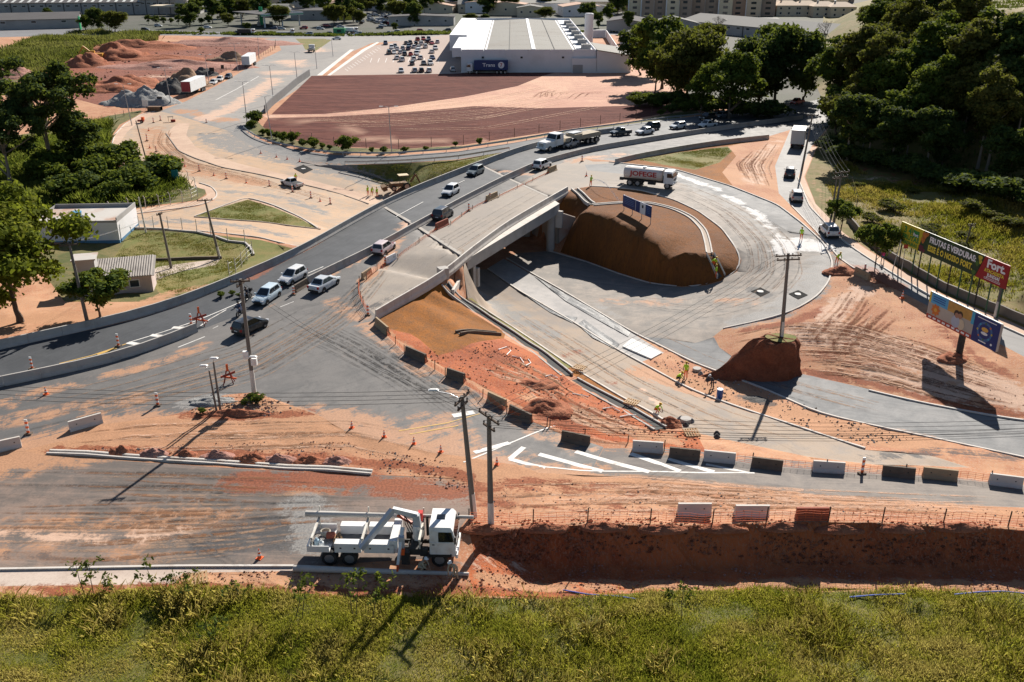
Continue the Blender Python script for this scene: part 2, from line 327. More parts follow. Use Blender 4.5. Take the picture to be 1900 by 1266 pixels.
GM['far_road'] = ground_mat('asphalt_far', (.30, .28, .255), (.24, .225, .21), .10, .85, streak=R(60), streak_amt=.2, streak_scale=.3, bump=.05)
GM['ramp_asphalt_far'] = ground_mat('asphalt_ramp_far', (.12, .125, .13), (.16, .16, .16), .2, .82, streak=R(10), streak_amt=.2, bump=.05)
GM['highway'] = ground_mat('asphalt_highway', (.20, .20, .205), (.16, .16, .165), .08, .85, bump=.05)
GM['footpath'] = ground_mat('pinkish_pavement', (.56, .40, .29), (.48, .33, .24), .4, .9, bump=.1)
GM['pavement'] = ground_mat('pale_pavement', (.52, .43, .36), (.44, .35, .29), .5, .9, bump=.1)
GM['parking_lot'] = ground_mat('concrete_blocks', (.40, .31, .26), (.35, .275, .235), .08, .9, bump=.05)
GM['side_road'] = ground_mat('asphalt_side', (.22, .21, .20), (.17, .165, .16), .3, .8, streak=R(-50), streak_amt=.3, bump=.1, spec=.35)
GM['canal'] = ground_mat('white_concrete', (.70, .66, .60), (.62, .57, .52), .3, .85, bump=.05)
GM['red_cut'] = ground_mat('red_earth', (.43, .122, .042), (.28, .068, .024), .5, .95, streak=R(-30), streak_amt=.5, streak_scale=1.0, bump=.8, bumpd=.15, fine=(.40, .20, .12))
GM['red_site'] = ground_mat('site_earth', (.25, .085, .05), (.15, .046, .027), .10, .95, streak=R(10), streak_amt=.4, streak_scale=.2, bump=.8, bumpd=.3, fine=(.30, .13, .08), grain=1.5)
t = NT('ploughed_earth'); p = t.P()
fur = t.wave(t.map(p, (1, 1, 1), R(4)), .42, 1.6, 2.0); clod = t.voro(t.map(p, (1, .6, 1), R(4)), .55); big = t.noise(p, .03, 4.0)
nn = t.noise(t.map(p, (.35, .04, 1), R(4)), 1.0, 5.0)
c = t.mix(clod, (.165, .055, .040), (.085, .026, .020)); c = t.mix(t.math('MULTIPLY', fur, .55), c, (.085, .03, .024))
c = t.mix(t.math('MULTIPLY', t.step(big, .45, .65), .55), c, (.12, .042, .032)); c = t.mix(t.math('MULTIPLY', t.step(nn, .48, .66), .5), c, (.21, .08, .056))
f = t.math('MULTIPLY', t.attr('pale'), 1.0, True); c = t.mix(f, c, (.60, .38, .27)); f2 = t.math('MULTIPLY', t.attr('dark'), .7, True); c = t.mix(f2, c, (.12, .045, .035))
t.bump(t.math('ADD', fur, clod), .8, .2); GM['ploughed_field'] = t.out(c, .95, 0, .15)
# ------------------------------------------------------------------ regions (pictured outline), later ones win
REG = [
 ('far_land', [(-3000,40),(-600,90),(0,62),(170,60),(420,66),(620,68),(860,60),(1180,62),(1230,110),(1290,190),(1420,200),(1600,175),(1700,70),(1700,-30),(4000,-55),(-4000,-55)]),
 ('weedy_ground', [(-900,60),(0,90),(140,55),(280,62),(290,75),(220,85),(170,92),(140,120),(60,150),(-900,200)]),
 ('weedy_ground', [(-600,300),(-100,270),(40,250),(150,232),(200,215),(262,205),(262,210),(222,232),(205,255),(200,280),(212,305),(250,328),(330,322),(352,342),(380,348),(382,360),(365,372),(300,380),(232,390),(160,395),(60,405),(60,470),(-600,560)]),
 ('weedy_ground', [(230,425),(300,428),(366,433),(430,440),(484,446),(545,462),(480,505),(420,540),(330,555),(270,560),(120,560),(60,480),(120,450),(220,445)]),
 ('red_site', [(50,150),(150,100),(220,87),(300,78),(480,73),(502,88),(470,108),(400,140),(335,165),(300,186),(200,200),(120,178),(50,180)]),
 ('highway', [(-600,62),(0,52),(280,56),(430,60),(620,62),(860,57),(1200,54),(1200,64),(870,68),(620,72),(470,70),(330,66),(150,66),(-600,82)]),
 ('far_road', [(292,208),(345,188),(420,150),(480,114),(522,93),(516,80),(488,72),(545,70),(700,66),(845,62),(845,70),(690,80),(640,102),(592,140),(507,195),(478,216),(452,240),(440,250),(380,230),(330,215)]),
 ('parking_lot', [(607,140),(640,115),(688,86),(745,76),(835,64),(862,64),(862,138)]),
 ('canal', [(588,140),(650,92),(657,92),(598,140)]),
 ('canal', [(607,140),(672,92),(700,78),(704,79),(678,94),(613,140)]),
 ('verge', [(548,72),(600,72),(616,74),(585,96),(566,92),(562,84)]),
 ('ploughed_field', [(484,240),(500,216),(578,141),(700,139),(840,137),(1000,129),(1140,123),(1215,132),(1292,200),(1150,226),(1000,248),(860,269),(740,277),(620,272),(540,258)]),
 ('field_track', [(478,213),(600,212),(720,200),(860,180),(960,160),(1010,140),(1060,127),(1150,123),(1210,132),(1262,175),(1240,190),(1150,197),(1000,201),(880,197),(760,208),(600,217),(497,219)]),
 ('weedy_ground', [(452,236),(470,216),(484,232),(500,246),(560,264),(640,274),(740,277),(860,271),(1000,250),(1150,229),(1290,203),(1300,212),(1150,236),(1060,244),(960,261),(850,277),(720,286),(620,284),(560,276),(505,264),(470,251)]),
 ('junction_road', [(292,206),(262,213),(230,232),(212,252),(207,275),(215,298),(255,325),(330,330),(370,340),(392,346),(404,360),(398,372),(375,382),(320,390),(238,400),(228,410),(232,421),(300,425),(366,429),(430,435),(484,441),(556,458),(605,432),(655,402),(711,372),(745,345),(703,330),(655,319),(590,307),(560,300),(500,285),(460,266),(440,248),(380,230),(330,214)]),
 ('footpath', [(292,206),(262,213),(230,232),(212,252),(207,275),(215,298),(255,325),(268,322),(236,300),(224,280),(224,262),(236,245),(256,228),(286,212)]),
 ('footpath', [(308,248),(315,268),(332,281),(364,295),(411,311),(490,326),(576,346),(640,363),(686,380),(712,376),(660,355),(600,340),(520,322),(450,305),(400,290),(362,272),(346,250),(352,228),(330,228)]),
 ('footpath', [(340,328),(368,340),(390,346),(403,360),(397,371),(375,381),(320,389),(240,399),(234,392),(300,382),(366,373),(384,362),(380,352),(352,344)]),
 ('verge', [(361,402),(400,388),(461,370),(510,384),(557,405),(592,424),(540,419),(470,410),(400,405)]),
 ('footpath', [(461,366),(512,382),(560,403),(608,428),(592,426),(557,406),(510,386),(461,371)]),
 ('footpath', [(584,306),(655,319),(703,330),(745,342),(752,336),(700,322),(640,306)]),
 ('ramp_asphalt_far', [(440,232),(452,240),(470,255),(505,268),(560,280),(620,288),(720,290),(850,281),(960,264),(1060,246),(1140,234),(1250,220),(1400,206),(1520,185),(1560,160),(1600,168),(1560,200),(1495,222),(1380,234),(1300,245),(1140,250),(1060,258),(955,279),(850,296),(720,304),(640,305),(560,298),(500,283),(470,272),(430,250)]),
 ('verge', [(640,307),(720,305),(850,297),(945,281),(900,300),(860,316),(780,348),(752,357),(748,340),(700,325)]),
 ('verge', [(240,429),(366,434),(430,440),(484,446),(545,462),(480,503),(440,528),(400,540),(300,548),(285,530),(290,500),(210,480),(230,450)]),
 ('pavement', [(280,500),(300,494),(410,480),(400,492),(330,505),(290,520),(280,515)]),
 ('main_road', [(-600,785),(0,649),(100,627),(200,605),(255,592),(350,562),(445,522),(520,490),(580,460),(650,419),(711,385),(764,414),(715,455),(640,495),(560,532),(470,575),(368,614),(260,659),(120,693),(0,716),(-600,850)]),
 ('main_road', [(893,307),(960,284),(1000,272),(1090,253),(1140,246),(1300,226),(1400,212),(1495,196),(1530,190),(1560,200),(1495,224),(1380,237),(1300,249),(1200,265),(1100,282),(1000,309),(940,337)]),
 ('intersection', [(-600,850),(0,716),(120,693),(260,659),(368,614),(470,575),(560,532),(640,495),(715,455),(764,414),(862,476),(830,515),(697,589),(700,605),(760,660),(830,700),(920,742),(960,770),(1040,805),(1120,830),(1100,870),(950,862),(880,850),(800,840),(640,800),(590,770),(520,745),(470,728),(415,733),(340,768),(180,790),(130,815),(50,835),(-600,960)]),
 ('bridge_apron', [(675,525),(700,495),(740,475),(790,432),(862,476),(830,515),(697,585),(672,560),(667,540)]),
 ('bridge_apron', [(940,337),(1000,309),(1075,291),(1100,300),(1130,300),(1145,305),(1250,318),(1180,325),(1150,349),(1094,346),(1055,353),(1022,367)]),
 ('intersection', [(1000,309),(1100,282),(1200,265),(1300,249),(1380,237),(1495,224),(1530,240),(1470,240),(1427,253),(1340,265),(1260,278),(1172,293),(1142,299),(1075,293),(1020,310),(965,340),(940,337)]),
 ('loop_road', [(1094,346),(1147,349),(1192,354),(1250,371),(1295,392),(1339,424),(1365,460),(1376,483),(1368,504),(1339,522),(1309,530),(1265,533),(1206,526),(1147,508),(1088,486),(1018,466),(960,470),(940,480),(980,504),(1044,540),(1176,618),(1290,675),(1335,645),(1322,626),(1342,610),(1413,595),(1471,578),(1516,551),(1539,522),(1545,486),(1528,451),(1486,413),(1442,380),(1354,345),(1250,314),(1140,302),(1180,325)]),
 ('ramp_road', [(1250,314),(1354,345),(1442,380),(1486,413),(1510,438),(1460,430),(1412,400),(1330,362),(1245,333),(1090,316),(1085,306),(1140,303)]),
 ('ramp_road', [(1225,628),(1290,636),(1325,626),(1335,645),(1400,690),(1490,694),(1620,724),(1760,757),(1900,779),(2600,905),(2600,1010),(1900,850),(1742,816),(1616,790),(1521,768),(1410,719),(1290,675),(1190,625)]),
 ('ramp_island', [(1055,356),(1068,350),(1094,347),(1147,350),(1192,355),(1250,372),(1295,393),(1339,425),(1365,461),(1375,483),(1367,503),(1338,521),(1309,529),(1265,532),(1206,525),(1147,507),(1088,485),(1040,468),(1052,440),(1060,420),(1035,385)]),
 ('underpass_road', [(868,556),(890,568),(940,600),(982,628),(1077,692),(1155,739),(1207,765),(1250,792),(1330,812),(1500,848),(1620,862),(1800,868),(1720,845),(1605,835),(1395,765),(1290,727),(1141,647),(1065,599),(963,540),(905,500),(860,500)]),
 ('median_concrete', [(905,498),(963,538),(1065,598),(1141,646),(1190,672),(1232,655),(1176,620),(1044,542),(980,506),(935,480)]),
 ('sod_slope', [(697,590),(760,552),(817,522),(828,533),(845,556),(880,582),(938,618),(935,628),(870,640),(855,648),(812,660),(790,640),(762,620),(718,610)]),
 ('red_cut', [(700,600),(718,610),(762,620),(790,640),(812,660),(855,648),(870,640),(935,628),(1000,662),(1060,710),(1150,756),(1230,800),(1290,800),(1310,838),(1180,822),(1120,815),(1075,800),(1000,770),(940,740),(880,710),(820,680),(765,645),(720,620)]),
 ('verge', [(845,545),(868,554),(890,566),(940,599),(982,627),(1060,680),(1050,690),(1000,652),(940,606),(880,566)]),
 ('sod_slope', [(1060,682),(1155,741),(1205,768),(1215,783),(1150,750),(1045,685)]),
 ('verge', [(1185,296),(1260,283),(1350,272),(1358,280),(1335,302),(1290,315),(1230,306)]),
 ('sod_slope', [(1142,300),(1172,294),(1260,279),(1427,255),(1350,272),(1260,283),(1185,296),(1230,306),(1290,315),(1335,302),(1358,280),(1366,290),(1340,320),(1360,345),(1250,313)]),
 ('right_weeds', [(1545,225),(1517,271),(1494,328),(1514,380),(1566,432),(1610,462),(1665,495),(1750,545),(1870,595),(1910,612),(2600,880),(2900,500),(2300,80),(1900,-5),(1700,-20),(1530,20),(1510,150)]),
 ('side_road', [(1540,190),(1468,237),(1438,308),(1445,359),(1468,382),(1514,430),(1559,482),(1600,505),(1730,572),(1900,662),(2400,900),(2400,835),(1900,624),(1859,605),(1741,558),(1653,506),(1599,472),(1559,444),(1502,384),(1480,330),(1505,273),(1537,235),(1600,170)]),
 ('footpath', [(1505,273),(1480,330),(1502,384),(1559,444),(1599,472),(1653,506),(1741,558),(1859,605),(1900,624),(2400,835),(2400,815),(1900,608),(1865,593),(1747,546),(1660,495),(1606,462),(1566,433),(1513,378),(1492,328),(1515,273)]),
 ('foreground_road', [(-700,820),(40,836),(90,846),(430,869),(690,881),(840,888),(880,905),(872,955),(850,985),(820,1035),(545,1052),(330,1052),(0,1058),(-700,1065)]),
 ('pavement', [(-700,1065),(0,1059),(330,1053),(545,1053),(542,1060),(340,1063),(322,1084),(0,1088),(-700,1100)]),
 ('right_front_road', [(960,862),(1100,870),(1120,832),(1230,832),(1400,848),(1600,868),(1900,900),(2600,960),(2600,1000),(1900,942),(1700,935),(1500,918),(1300,900),(1150,885),(1000,878)]),
 ('red_cut', [(870,985),(950,980),(1100,973),(1250,978),(1500,968),(1900,983),(2600,1010),(2600,1108),(1900,1100),(1500,1092),(1250,1096),(1050,1108),(880,1105),(868,1060),(880,1030)]),
 ('foreground_grass', [(-900,1118),(0,1112),(150,1104),(300,1092),(560,1101),(700,1109),(1050,1110),(1250,1097),(1500,1091),(1900,1101),(2600,1110),(2900,1400),(2900,3000),(-900,3000),(-1500,1400)]),
]
# painted-on dirt, also the shade of one groove: (kind, picture polyline, width in metres, strength)
DAB = [
 ('pale',[(497,216),(620,230),(730,262)],.9,.7),('pale',[(497,218),(600,235),(700,262),(900,262)],.7,.6),
 ('tan',[(-200,880),(60,845),(200,795),(420,790),(620,790),(760,830),(900,880)],5,.9),('tan',[(100,840),(400,800),(600,790)],4,.9),
 ('tan',[(-100,1000),(150,985),(420,960)],4.0,.5),('pale',[(-50,990),(200,1000),(380,985)],1.6,.5),('tan',[(560,905),(720,895),(860,900)],2.0,.6),('tan',[(0,1030),(300,1025)],2,.4),
 ('red',[(440,895),(560,888),(700,900),(860,915)],2.4,.8),('red',[(870,905),(1000,900),(1150,915)],2.0,.6),('red',[(860,930),(1000,940),(1250,945)],1.5,.5),('red',[(100,835),(350,840),(640,850)],1.2,.8),
 ('grey',[(560,940),(590,960),(570,1000),(600,1020)],2.4,.9),('dark',[(400,1005),(480,985),(550,1000)],3.0,.9),('dark',[(430,940),(520,935)],1.0,.35),('dark',[(20,1030),(160,1035)],1.4,.4),('dark',[(150,900),(380,890)],1.6,.35),('dark',[(600,1040),(840,1050)],1.5,.35),
 ('dark',[(380,1040),(440,870)],.22,.7),
 ('tan',[(380,640),(300,672),(100,722),(0,750)],1.6,.6),('tan',[(-100,800),(130,760),(260,740)],3,.45),
 ('tan',[(620,560),(680,600),(740,650),(820,705),(920,755),(1060,830)],2.4,.5),('tan',[(640,640),(720,690)],5,.22),('tan',[(800,790),(870,850),(960,870)],5,.55),
 ('tan',[(1000,880),(1200,895),(1500,925),(1900,955),(2300,985)],1.6,.9),('tan',[(1100,835),(1300,845),(1600,872),(1900,895)],.9,.6),('tan',[(960,900),(1100,905)],3,.7),
 ('tan',[(900,850),(1000,862),(1120,868)],1.0,.6),
 ('dark',[(470,590),(640,640),(820,760)],1.2,.30),('dark',[(520,600),(700,720),(800,800)],.8,.35),('dark',[(560,570),(640,690),(650,760)],.5,.3),
 ('tan',[(675,520),(720,475),(800,425),(900,370),(1000,325)],1.3,.8),('tan',[(560,540),(640,500),(730,450),(800,405),(930,345)],.35,.7),('tan',[(400,610),(560,540)],.4,.4),
 ('tan',[(1060,300),(1100,292),(1160,288)],2.5,.7),('dark',[(690,570),(750,545),(780,535)],1.2,.5),('dark',[(810,465),(870,430),(960,375)],2.4,.22),
 ('white',[(1250,322),(1330,353),(1410,400),(1440,438),(1460,466)],.8,.9),('white',[(1458,462),(1485,450),(1520,460)],2.6,1.2),('dark',[(1420,405),(1470,425),(1500,440)],3.2,.8),
 ('grey',[(1530,480),(1500,540),(1440,580),(1380,595)],3.2,.85),('dark',[(1515,500),(1480,560)],2.2,.35),('grey',[(1280,345),(1350,380),(1420,430)],2.4,.6),
 ('dark',[(1393,536),(1425,549)],1.0,1.2),('dark',[(1465,540),(1490,553)],1.0,1.2),
 ('tan',[(1340,560),(1400,560)],2.0,.5),('tan',[(1120,560),(1250,560)],3.0,.4),
 ('grey',[(910,560),(960,590),(1020,620)],2.6,.8),('grey',[(1100,560),(1150,590)],1.5,.5),('red',[(1050,660),(1075,652)],1.0,.7),('red',[(1130,712),(1145,708)],1.0,.6),('pale',[(1190,720),(1225,752)],.4,.8),
 ('tan',[(1200,690),(1400,750),(1600,805),(1700,820)],2.8,1.2),('dark',[(1600,850),(1750,838),(1900,852)],1.4,.6),('dark',[(1375,738),(1425,748)],1.1,1.0),
 ('red',[(1545,500),(1600,500),(1660,530)],2.2,1.0),('red',[(1380,615),(1480,595),(1540,570)],1.2,.9),('red',[(1500,690),(1640,715),(1800,755),(1900,770)],1.3,.9),
 ('pale',[(1500,620),(1650,640),(1760,690),(1900,740)],3.2,1.0),('pale',[(1540,600),(1560,560),(1600,540)],2.2,.9),('pale',[(1620,690),(1780,730)],2.2,1.0),
 ('red',[(1530,660),(1650,650),(1760,660)],1.3,.7),('red',[(1700,700),(1850,745)],1.0,.7),('red',[(1740,600),(1800,660),(1880,700)],1.3,.6),
 ('pale',[(1440,260),(1400,300),(1400,340)],3,.7),('tan',[(700,610),(760,650)],1.2,.7),('tan',[(990,740),(1100,780),(1240,815)],2.2,.9),('red',[(870,650),(960,670)],2.5,.6),('red',[(1020,770),(1060,790)],2.2,1.0),
 ('tan',[(280,240),(300,290),(370,320),(470,340)],5,.7),('tan',[(330,205),(380,215),(430,225)],4,.8),('grey',[(380,250),(420,275),(500,290),(640,322),(720,345)],4.0,.95),('grey',[(440,245),(470,275),(560,300)],4,.9),
 ('grey',[(300,250),(310,275),(350,298)],1.2,.6),('grey',[(420,355),(520,365),(600,395)],2.6,.6),('grey',[(250,415),(330,410),(450,420),(540,440)],2.0,.7),
 ('pale',[(380,222),(440,195),(500,155),(556,110),(580,95)],3.5,1.1),('dark',[(430,165),(510,105)],4,.3),('grey',[(430,165),(510,105)],7,.6),
 ('red',[(70,140),(200,105),(330,90)],16,.9),('red',[(200,130),(300,120),(400,110)],9,.8),('pale',[(220,150),(300,140),(380,150)],4,.6),('red',[(150,120),(280,90),(440,75)],9,.8),
 ('pale',[(870,1045),(960,1048)],1.6,.4),('tan',[(900,1075),(1100,1085),(1500,1085),(1900,1090)],1.2,.9),
 ('red',[(0,1098),(300,1090),(700,1100),(1050,1105)],1.0,.7),('tan',[(330,1075),(545,1080)],1.0,.5),('red',[(340,770),(460,775),(580,765)],.9,.9),('grey',[(340,752),(400,740)],1.6,.8),
 ('red',[(600,852),(720,860),(870,885)],.8,1.1),('tan',[(1505,330),(1530,380),(1560,300)],1.2,.4),('red',[(1560,300),(1620,320),(1700,340)],4,.4),('pale',[(1580,330),(1660,330)],2.5,.4),  # first red stroke paints in the shade of an unbuilt groove
 ('tan',[(120,600),(250,572),(330,540),(400,530)],2.5,.8),('red',[(545,470),(480,510),(470,515)],1.2,.8),('tan',[(0,600),(100,590)],5,.7),
]
allp, faces, owner = [], [], []
for name, poly in REG:
 q = []
 for i in range(len(poly)):
  a, b = Vector(poly[i]), Vector(poly[(i + 1) % len(poly)])
  wa, wb = G(*a), G(*b); n = max(1, min(24, int((wb - wa).length / 4.0))) if wa.y < 420 else 1
  q += [G(*(a.lerp(b, k / n))) if n > 1 and max(abs(a.x - 950), abs(b.x - 950)) < 1200 and max(a.y, b.y) < 1300 else wa.lerp(wb, k / n) for k in range(n)]
 faces.append(list(range(len(allp), len(allp) + len(q)))); owner.append(name); allp += [(v.x, v.y) for v in q]
gp = []
def lattice(x0, x1, y0, y1, s):
 for j in range(int((y1 - y0) / s)):
  for i in range(int((x1 - x0) / s)):
   gp.append((x0 + (i + .5 * (j % 2) + random.uniform(-.2, .2)) * s, y0 + (j + random.uniform(-.2, .2)) * s))
lattice(-34, 36, 46, 78, .55); lattice(-60, 62, 78, 112, .85); lattice(-60, -34, 46, 78, 1.2); lattice(36, 62, 46, 78, .8)
lattice(-75, 90, 112, 170, 1.5); lattice(-120, 130, 170, 300, 3.5); lattice(-70, 70, 34, 46, 1.5); lattice(-300, 350, 300, 640, 11); lattice(-800, 900, 640, 1600, 60)
gp += [(-3000, 12), (3000, 12), (-3000, 5000), (3000, 5000)]
gp += [(q.x, q.y) for q in tp if q.y < 420]
base = len(allp)
pts2 = [Vector(v) for v in allp] + [Vector(v) for v in gp]
cv, ce, cf, ov, oe, of = delaunay_2d_cdt(pts2, [], faces, 0, 1e-4)
XY = np.array([(v.x, v.y) for v in cv]); ZZ = HZN(XY)
cen = np.array([XY[list(f)].mean(0) for f in cf]); rid = np.full(len(cf), -1)
for k, fc in enumerate(faces):
 q = np.array([allp[i] for i in fc]); a = q; b = np.roll(q, -1, 0); ins = np.zeros(len(cen), bool)
 for (x1, y1), (x2, y2) in zip(a, b):
  if y1 == y2: continue
  hit = ((cen[:, 1] < y1) != (cen[:, 1] < y2)) & (cen[:, 0] < (x2 - x1) * (cen[:, 1] - y1) / (y2 - y1) + x1); ins ^= hit
 rid[ins] = k
reg_of = [(owner[k] if k >= 0 else 'ground') for k in rid]
ROUGH = {'ground': .10, 'red_cut': .16, 'weedy_ground': .2, 'right_weeds': .25, 'foreground_grass': .22, 'sod_slope': .03, 'ramp_island': .02, 'far_land': 0, 'verge': .05}
amp = np.full(len(XY), 9.0)
for f, n in zip(cf, reg_of):
 a = ROUGH.get(n, 0.0)
 for i in f: amp[i] = min(amp[i], a)
from mathutils import noise as mn
for i in range(len(XY)):
 if amp[i] > 0 and XY[i, 1] < 300:
  q = Vector((XY[i, 0] * .35, XY[i, 1] * .35, 3.3))
  ZZ[i] += min(amp[i], 1) * (mn.noise(q) * 1.2 + mn.noise(q * 2.9) * .9)
SM = {'ramp_island', 'sod_slope', 'loop_road', 'ramp_road', 'underpass_road', 'intersection', 'main_road', 'junction_road', 'median_concrete', 'foreground_road', 'right_front_road', 'footpath', 'side_road'}
inn = np.ones(len(XY), bool)
for f, n in zip(cf, reg_of):
 if n not in SM:
  for i in f: inn[i] = False
isl = np.zeros(len(XY), bool); bnd = np.zeros(len(XY), bool)
for f, n in zip(cf, reg_of):
 for i in f:
  if n == 'ramp_island': isl[i] = True
  else: bnd[i] = True
inn &= ~(isl & bnd)
E_ = np.array([e for f in cf for e in ((f[0], f[1]), (f[1], f[2]), (f[2], f[0]))]); dg_ = np.bincount(E_[:, 0], minlength=len(XY)) + np.bincount(E_[:, 1], minlength=len(XY))
brz = np.array([((Vector((x, y, 0)) - Vector((BR1.x, BR1.y, 0))).length < 26) for x, y in XY]); inn &= ~(brz & ~isl & (ZZ > -2.5))
for it in range(7):                              # even grading of roads and turfed slopes
 sm_ = np.bincount(E_[:, 0], ZZ[E_[:, 1]], len(XY)) + np.bincount(E_[:, 1], ZZ[E_[:, 0]], len(XY)); ZZ = np.where(inn & (~isl | (it < 1)), .5 * ZZ + .5 * sm_ / np.maximum(1, dg_), ZZ)
ATT = {k: np.zeros(len(XY)) for k in ('tan', 'red', 'pale', 'dark', 'grey', 'white')}
for kind, pl, wid, st in DAB:
 q = np.array([G(*a)[:2] for a in pl]); d2 = np.full(len(XY), 1e9)
 lo, hi = q.min(0) - wid * 2, q.max(0) + wid * 2
 idx = np.where((XY[:, 0] > lo[0]) & (XY[:, 0] < hi[0]) & (XY[:, 1] > lo[1]) & (XY[:, 1] < hi[1]))[0]
 if not len(idx): continue
 X = XY[idx]; dm = np.full(len(idx), 1e9)
 for a, b in zip(q[:-1], q[1:]):
  ab = b - a; tt = np.clip(((X - a) @ ab) / max(1e-6, ab @ ab), 0, 1)
  dm = np.minimum(dm, np.linalg.norm(X - a - tt[:, None] * ab, axis=1))
 v = st * np.clip(1.35 - dm / (wid * .75), 0, 1)
 ATT[kind][idx] = np.maximum(ATT[kind][idx], v)
V3 = np.c_[XY, ZZ]; TR = np.array([f[:3] for f in cf]); fn = np.cross(V3[TR[:, 1]] - V3[TR[:, 0]], V3[TR[:, 2]] - V3[TR[:, 0]]); fn *= np.sign(fn[:, 2:3]); VN = np.zeros_like(V3)
for k in range(3): np.add.at(VN, TR[:, k], fn)
VN /= np.maximum(1e-9, np.linalg.norm(VN, axis=1, keepdims=True))
byreg = {}
for f, n in zip(cf, reg_of): byreg.setdefault(n, []).append(f)
GROUND = {}
for n, fl in byreg.items():
 used = sorted({i for f in fl for i in f}); rm = {g: k for k, g in enumerate(used)}
 me = bpy.data.meshes.new(n)
 me.from_pydata([(XY[g, 0], XY[g, 1], ZZ[g]) for g in used], [], [tuple(rm[i] for i in f) for f in fl])
 me.materials.append(GM[n]); me.polygons.foreach_set('use_smooth', [True] * len(fl))
 me.normals_split_custom_set_from_vertices([tuple(VN[g]) for g in used])
 for k, arr in ATT.items():
  me.attributes.new(k, 'FLOAT', 'POINT').data.foreach_set('value', arr[used].astype(np.float32))
 o = link_mesh(n, me); tag(o, kind='structure'); GROUND[n] = o
BVH0 = BVH
tri = [tuple(f) for f in cf]
BVH = BVHTree.FromPolygons([Vector((XY[i, 0], XY[i, 1], ZZ[i])) for i in range(len(XY))], tri)
# ------------------------------------------------------------------ concrete work
CONC = mat('concrete', (.40, .375, .345), .85, 0, .16, 1.2, .15, (.22, .19, .16, .5))
CONCP = mat('concrete_pale', (.56, .52, .47), .85, 0, .12, 1.5, .15, (.36, .29, .23, .6))
CONCD = mat('concrete_grimy', (.13, .10, .075), .9, 0, .3, 2.0, .3, (.22, .16, .11, .6))
CONCT = mat('concrete_tan', (.36, .26, .16), .9, 0, .2, 2.0, .2, (.2, .12, .06, .6))
CONCR = mat('barrier_red', (.30, .085, .05), .85, 0, .25, 2.5, .2, (.16, .05, .03, .6))
WHITEP = mat('white_road_paint', (.68, .66, .62), .7, 0, .12, 2.0, 0, (.36, .31, .26, .8))
YELP = mat('yellow_road_paint', (.55, .34, .08), .7, 0, .15, 2.0, 0, (.30, .24, .16, .8))
DARKM = mat('dark_metal', (.05, .05, .052), .5, .3, .2, 3.0)
ORANGE = mat('safety_orange', (.80, .13, .025), .6, 0, .15, 4.0)
WHITE = mat('white_plastic', (.78, .78, .76), .5, 0, .08, 4.0, 0, (.45, .36, .28, .35))
GALV = mat('galvanised_steel', (.42, .43, .44), .45, .6, .12, 2.0)
WOOD = mat('raw_wood', (.42, .27, .14), .85, 0, .3, 5.0, .2)
WOODD = mat('dark_wood', (.10, .07, .05), .9, 0, .3, 5.0, .2)
def world_line(line, step=None):
 q = [P(*a) for a in line]
 if step is None: return q
 out = [q[0]]; acc = []
 L = [0]
 for a, b in zip(q[:-1], q[1:]): L.append(L[-1] + (b - a).length)
 n = max(1, round(L[-1] / step)); res = []
 for k in range(n + 1):
  s = L[-1] * k / n; i = max(j for j in range(len(L) - 1) if L[j] <= s + 1e-6)
  res.append(q[i].lerp(q[i + 1], (s - L[i]) / max(1e-6, L[i + 1] - L[i])))
 return res
def smooth_line(q, it=2):
 for _ in range(it):
  q = [q[0]] + [(q[i - 1] + q[i] * 2 + q[i + 1]) / 4 for i in range(1, len(q) - 1)] + [q[-1]]
 return q
PROF = [(-.22, 0), (-.22, .10), (-.12, .36), (-.09, .95), (.09, .95), (.12, .36), (.22, .10), (.22, 0)]
def sweep(mb, pts, prof, cap=True):
 secs = []
 for i, p in enumerate(pts):
  d = (pts[min(i + 1, len(pts) - 1)] - pts[max(i - 1, 0)]); d.z = 0; d.normalize(); n = Vector((-d.y, d.x, 0))
  secs.append([p + n * a + Vector((0, 0, b)) for a, b in prof])
 return mb.loft(secs, cap)
def parapet(line, label, m, off=0.0, step=3.2, prof=PROF, drop=.12, lower=0.0):
 q = [v - Vector((0, 0, lower)) for v in smooth_line(world_line(line, step))]; root = empty('parapet_wall', q[0], 0, label, 'parapet')
 for a, b in zip(q[:-1], q[1:]):
  d = (b - a).normalized(); n = Vector((-d.y, d.x, 0)).normalized() * off; mb = MB()
  sweep(mb, [a + n - q[0] + d * .012 + Vector((0, 0, -drop)), b + n - q[0] - d * .012 + Vector((0, 0, -drop))], [(x, z + (drop if z > 0 else 0)) for x, z in prof])
  mb.build('panel', m, root)
 return root
parapet(ML, 'long concrete parapet along the far edge of the overpass road', CONC, .22)
parapet([a for a in MM if a[0] < 370], 'concrete barrier between main road and the wide junction, ending at red trestle', CONC, .22)
parapet([(575,528,1.35)] + [a for a in MM if a[0] > 600], 'concrete barrier dividing the two carriageways over the bridge', CONC, .22)
BRT = [(697,575,2.1),(760,538,2.4),(817,508,2.85),(862,468,3.2),(938,412,3.3),(1000,376,3.35),(1053,346,3.35)]
parapet(BRT, 'pale concrete parapet along the near edge of bridge above the underpass', CONCP, 0, 3.0, drop=.25, lower=.97)
parapet([(1142,295,3.2),(1172,287,3.05),(1260,271,2.75),(1340,259,2.45),(1427,250,2.1)], 'concrete barrier above the green verge beside the tanker', CONC, 0, 3.2, drop=.2, lower=.95)
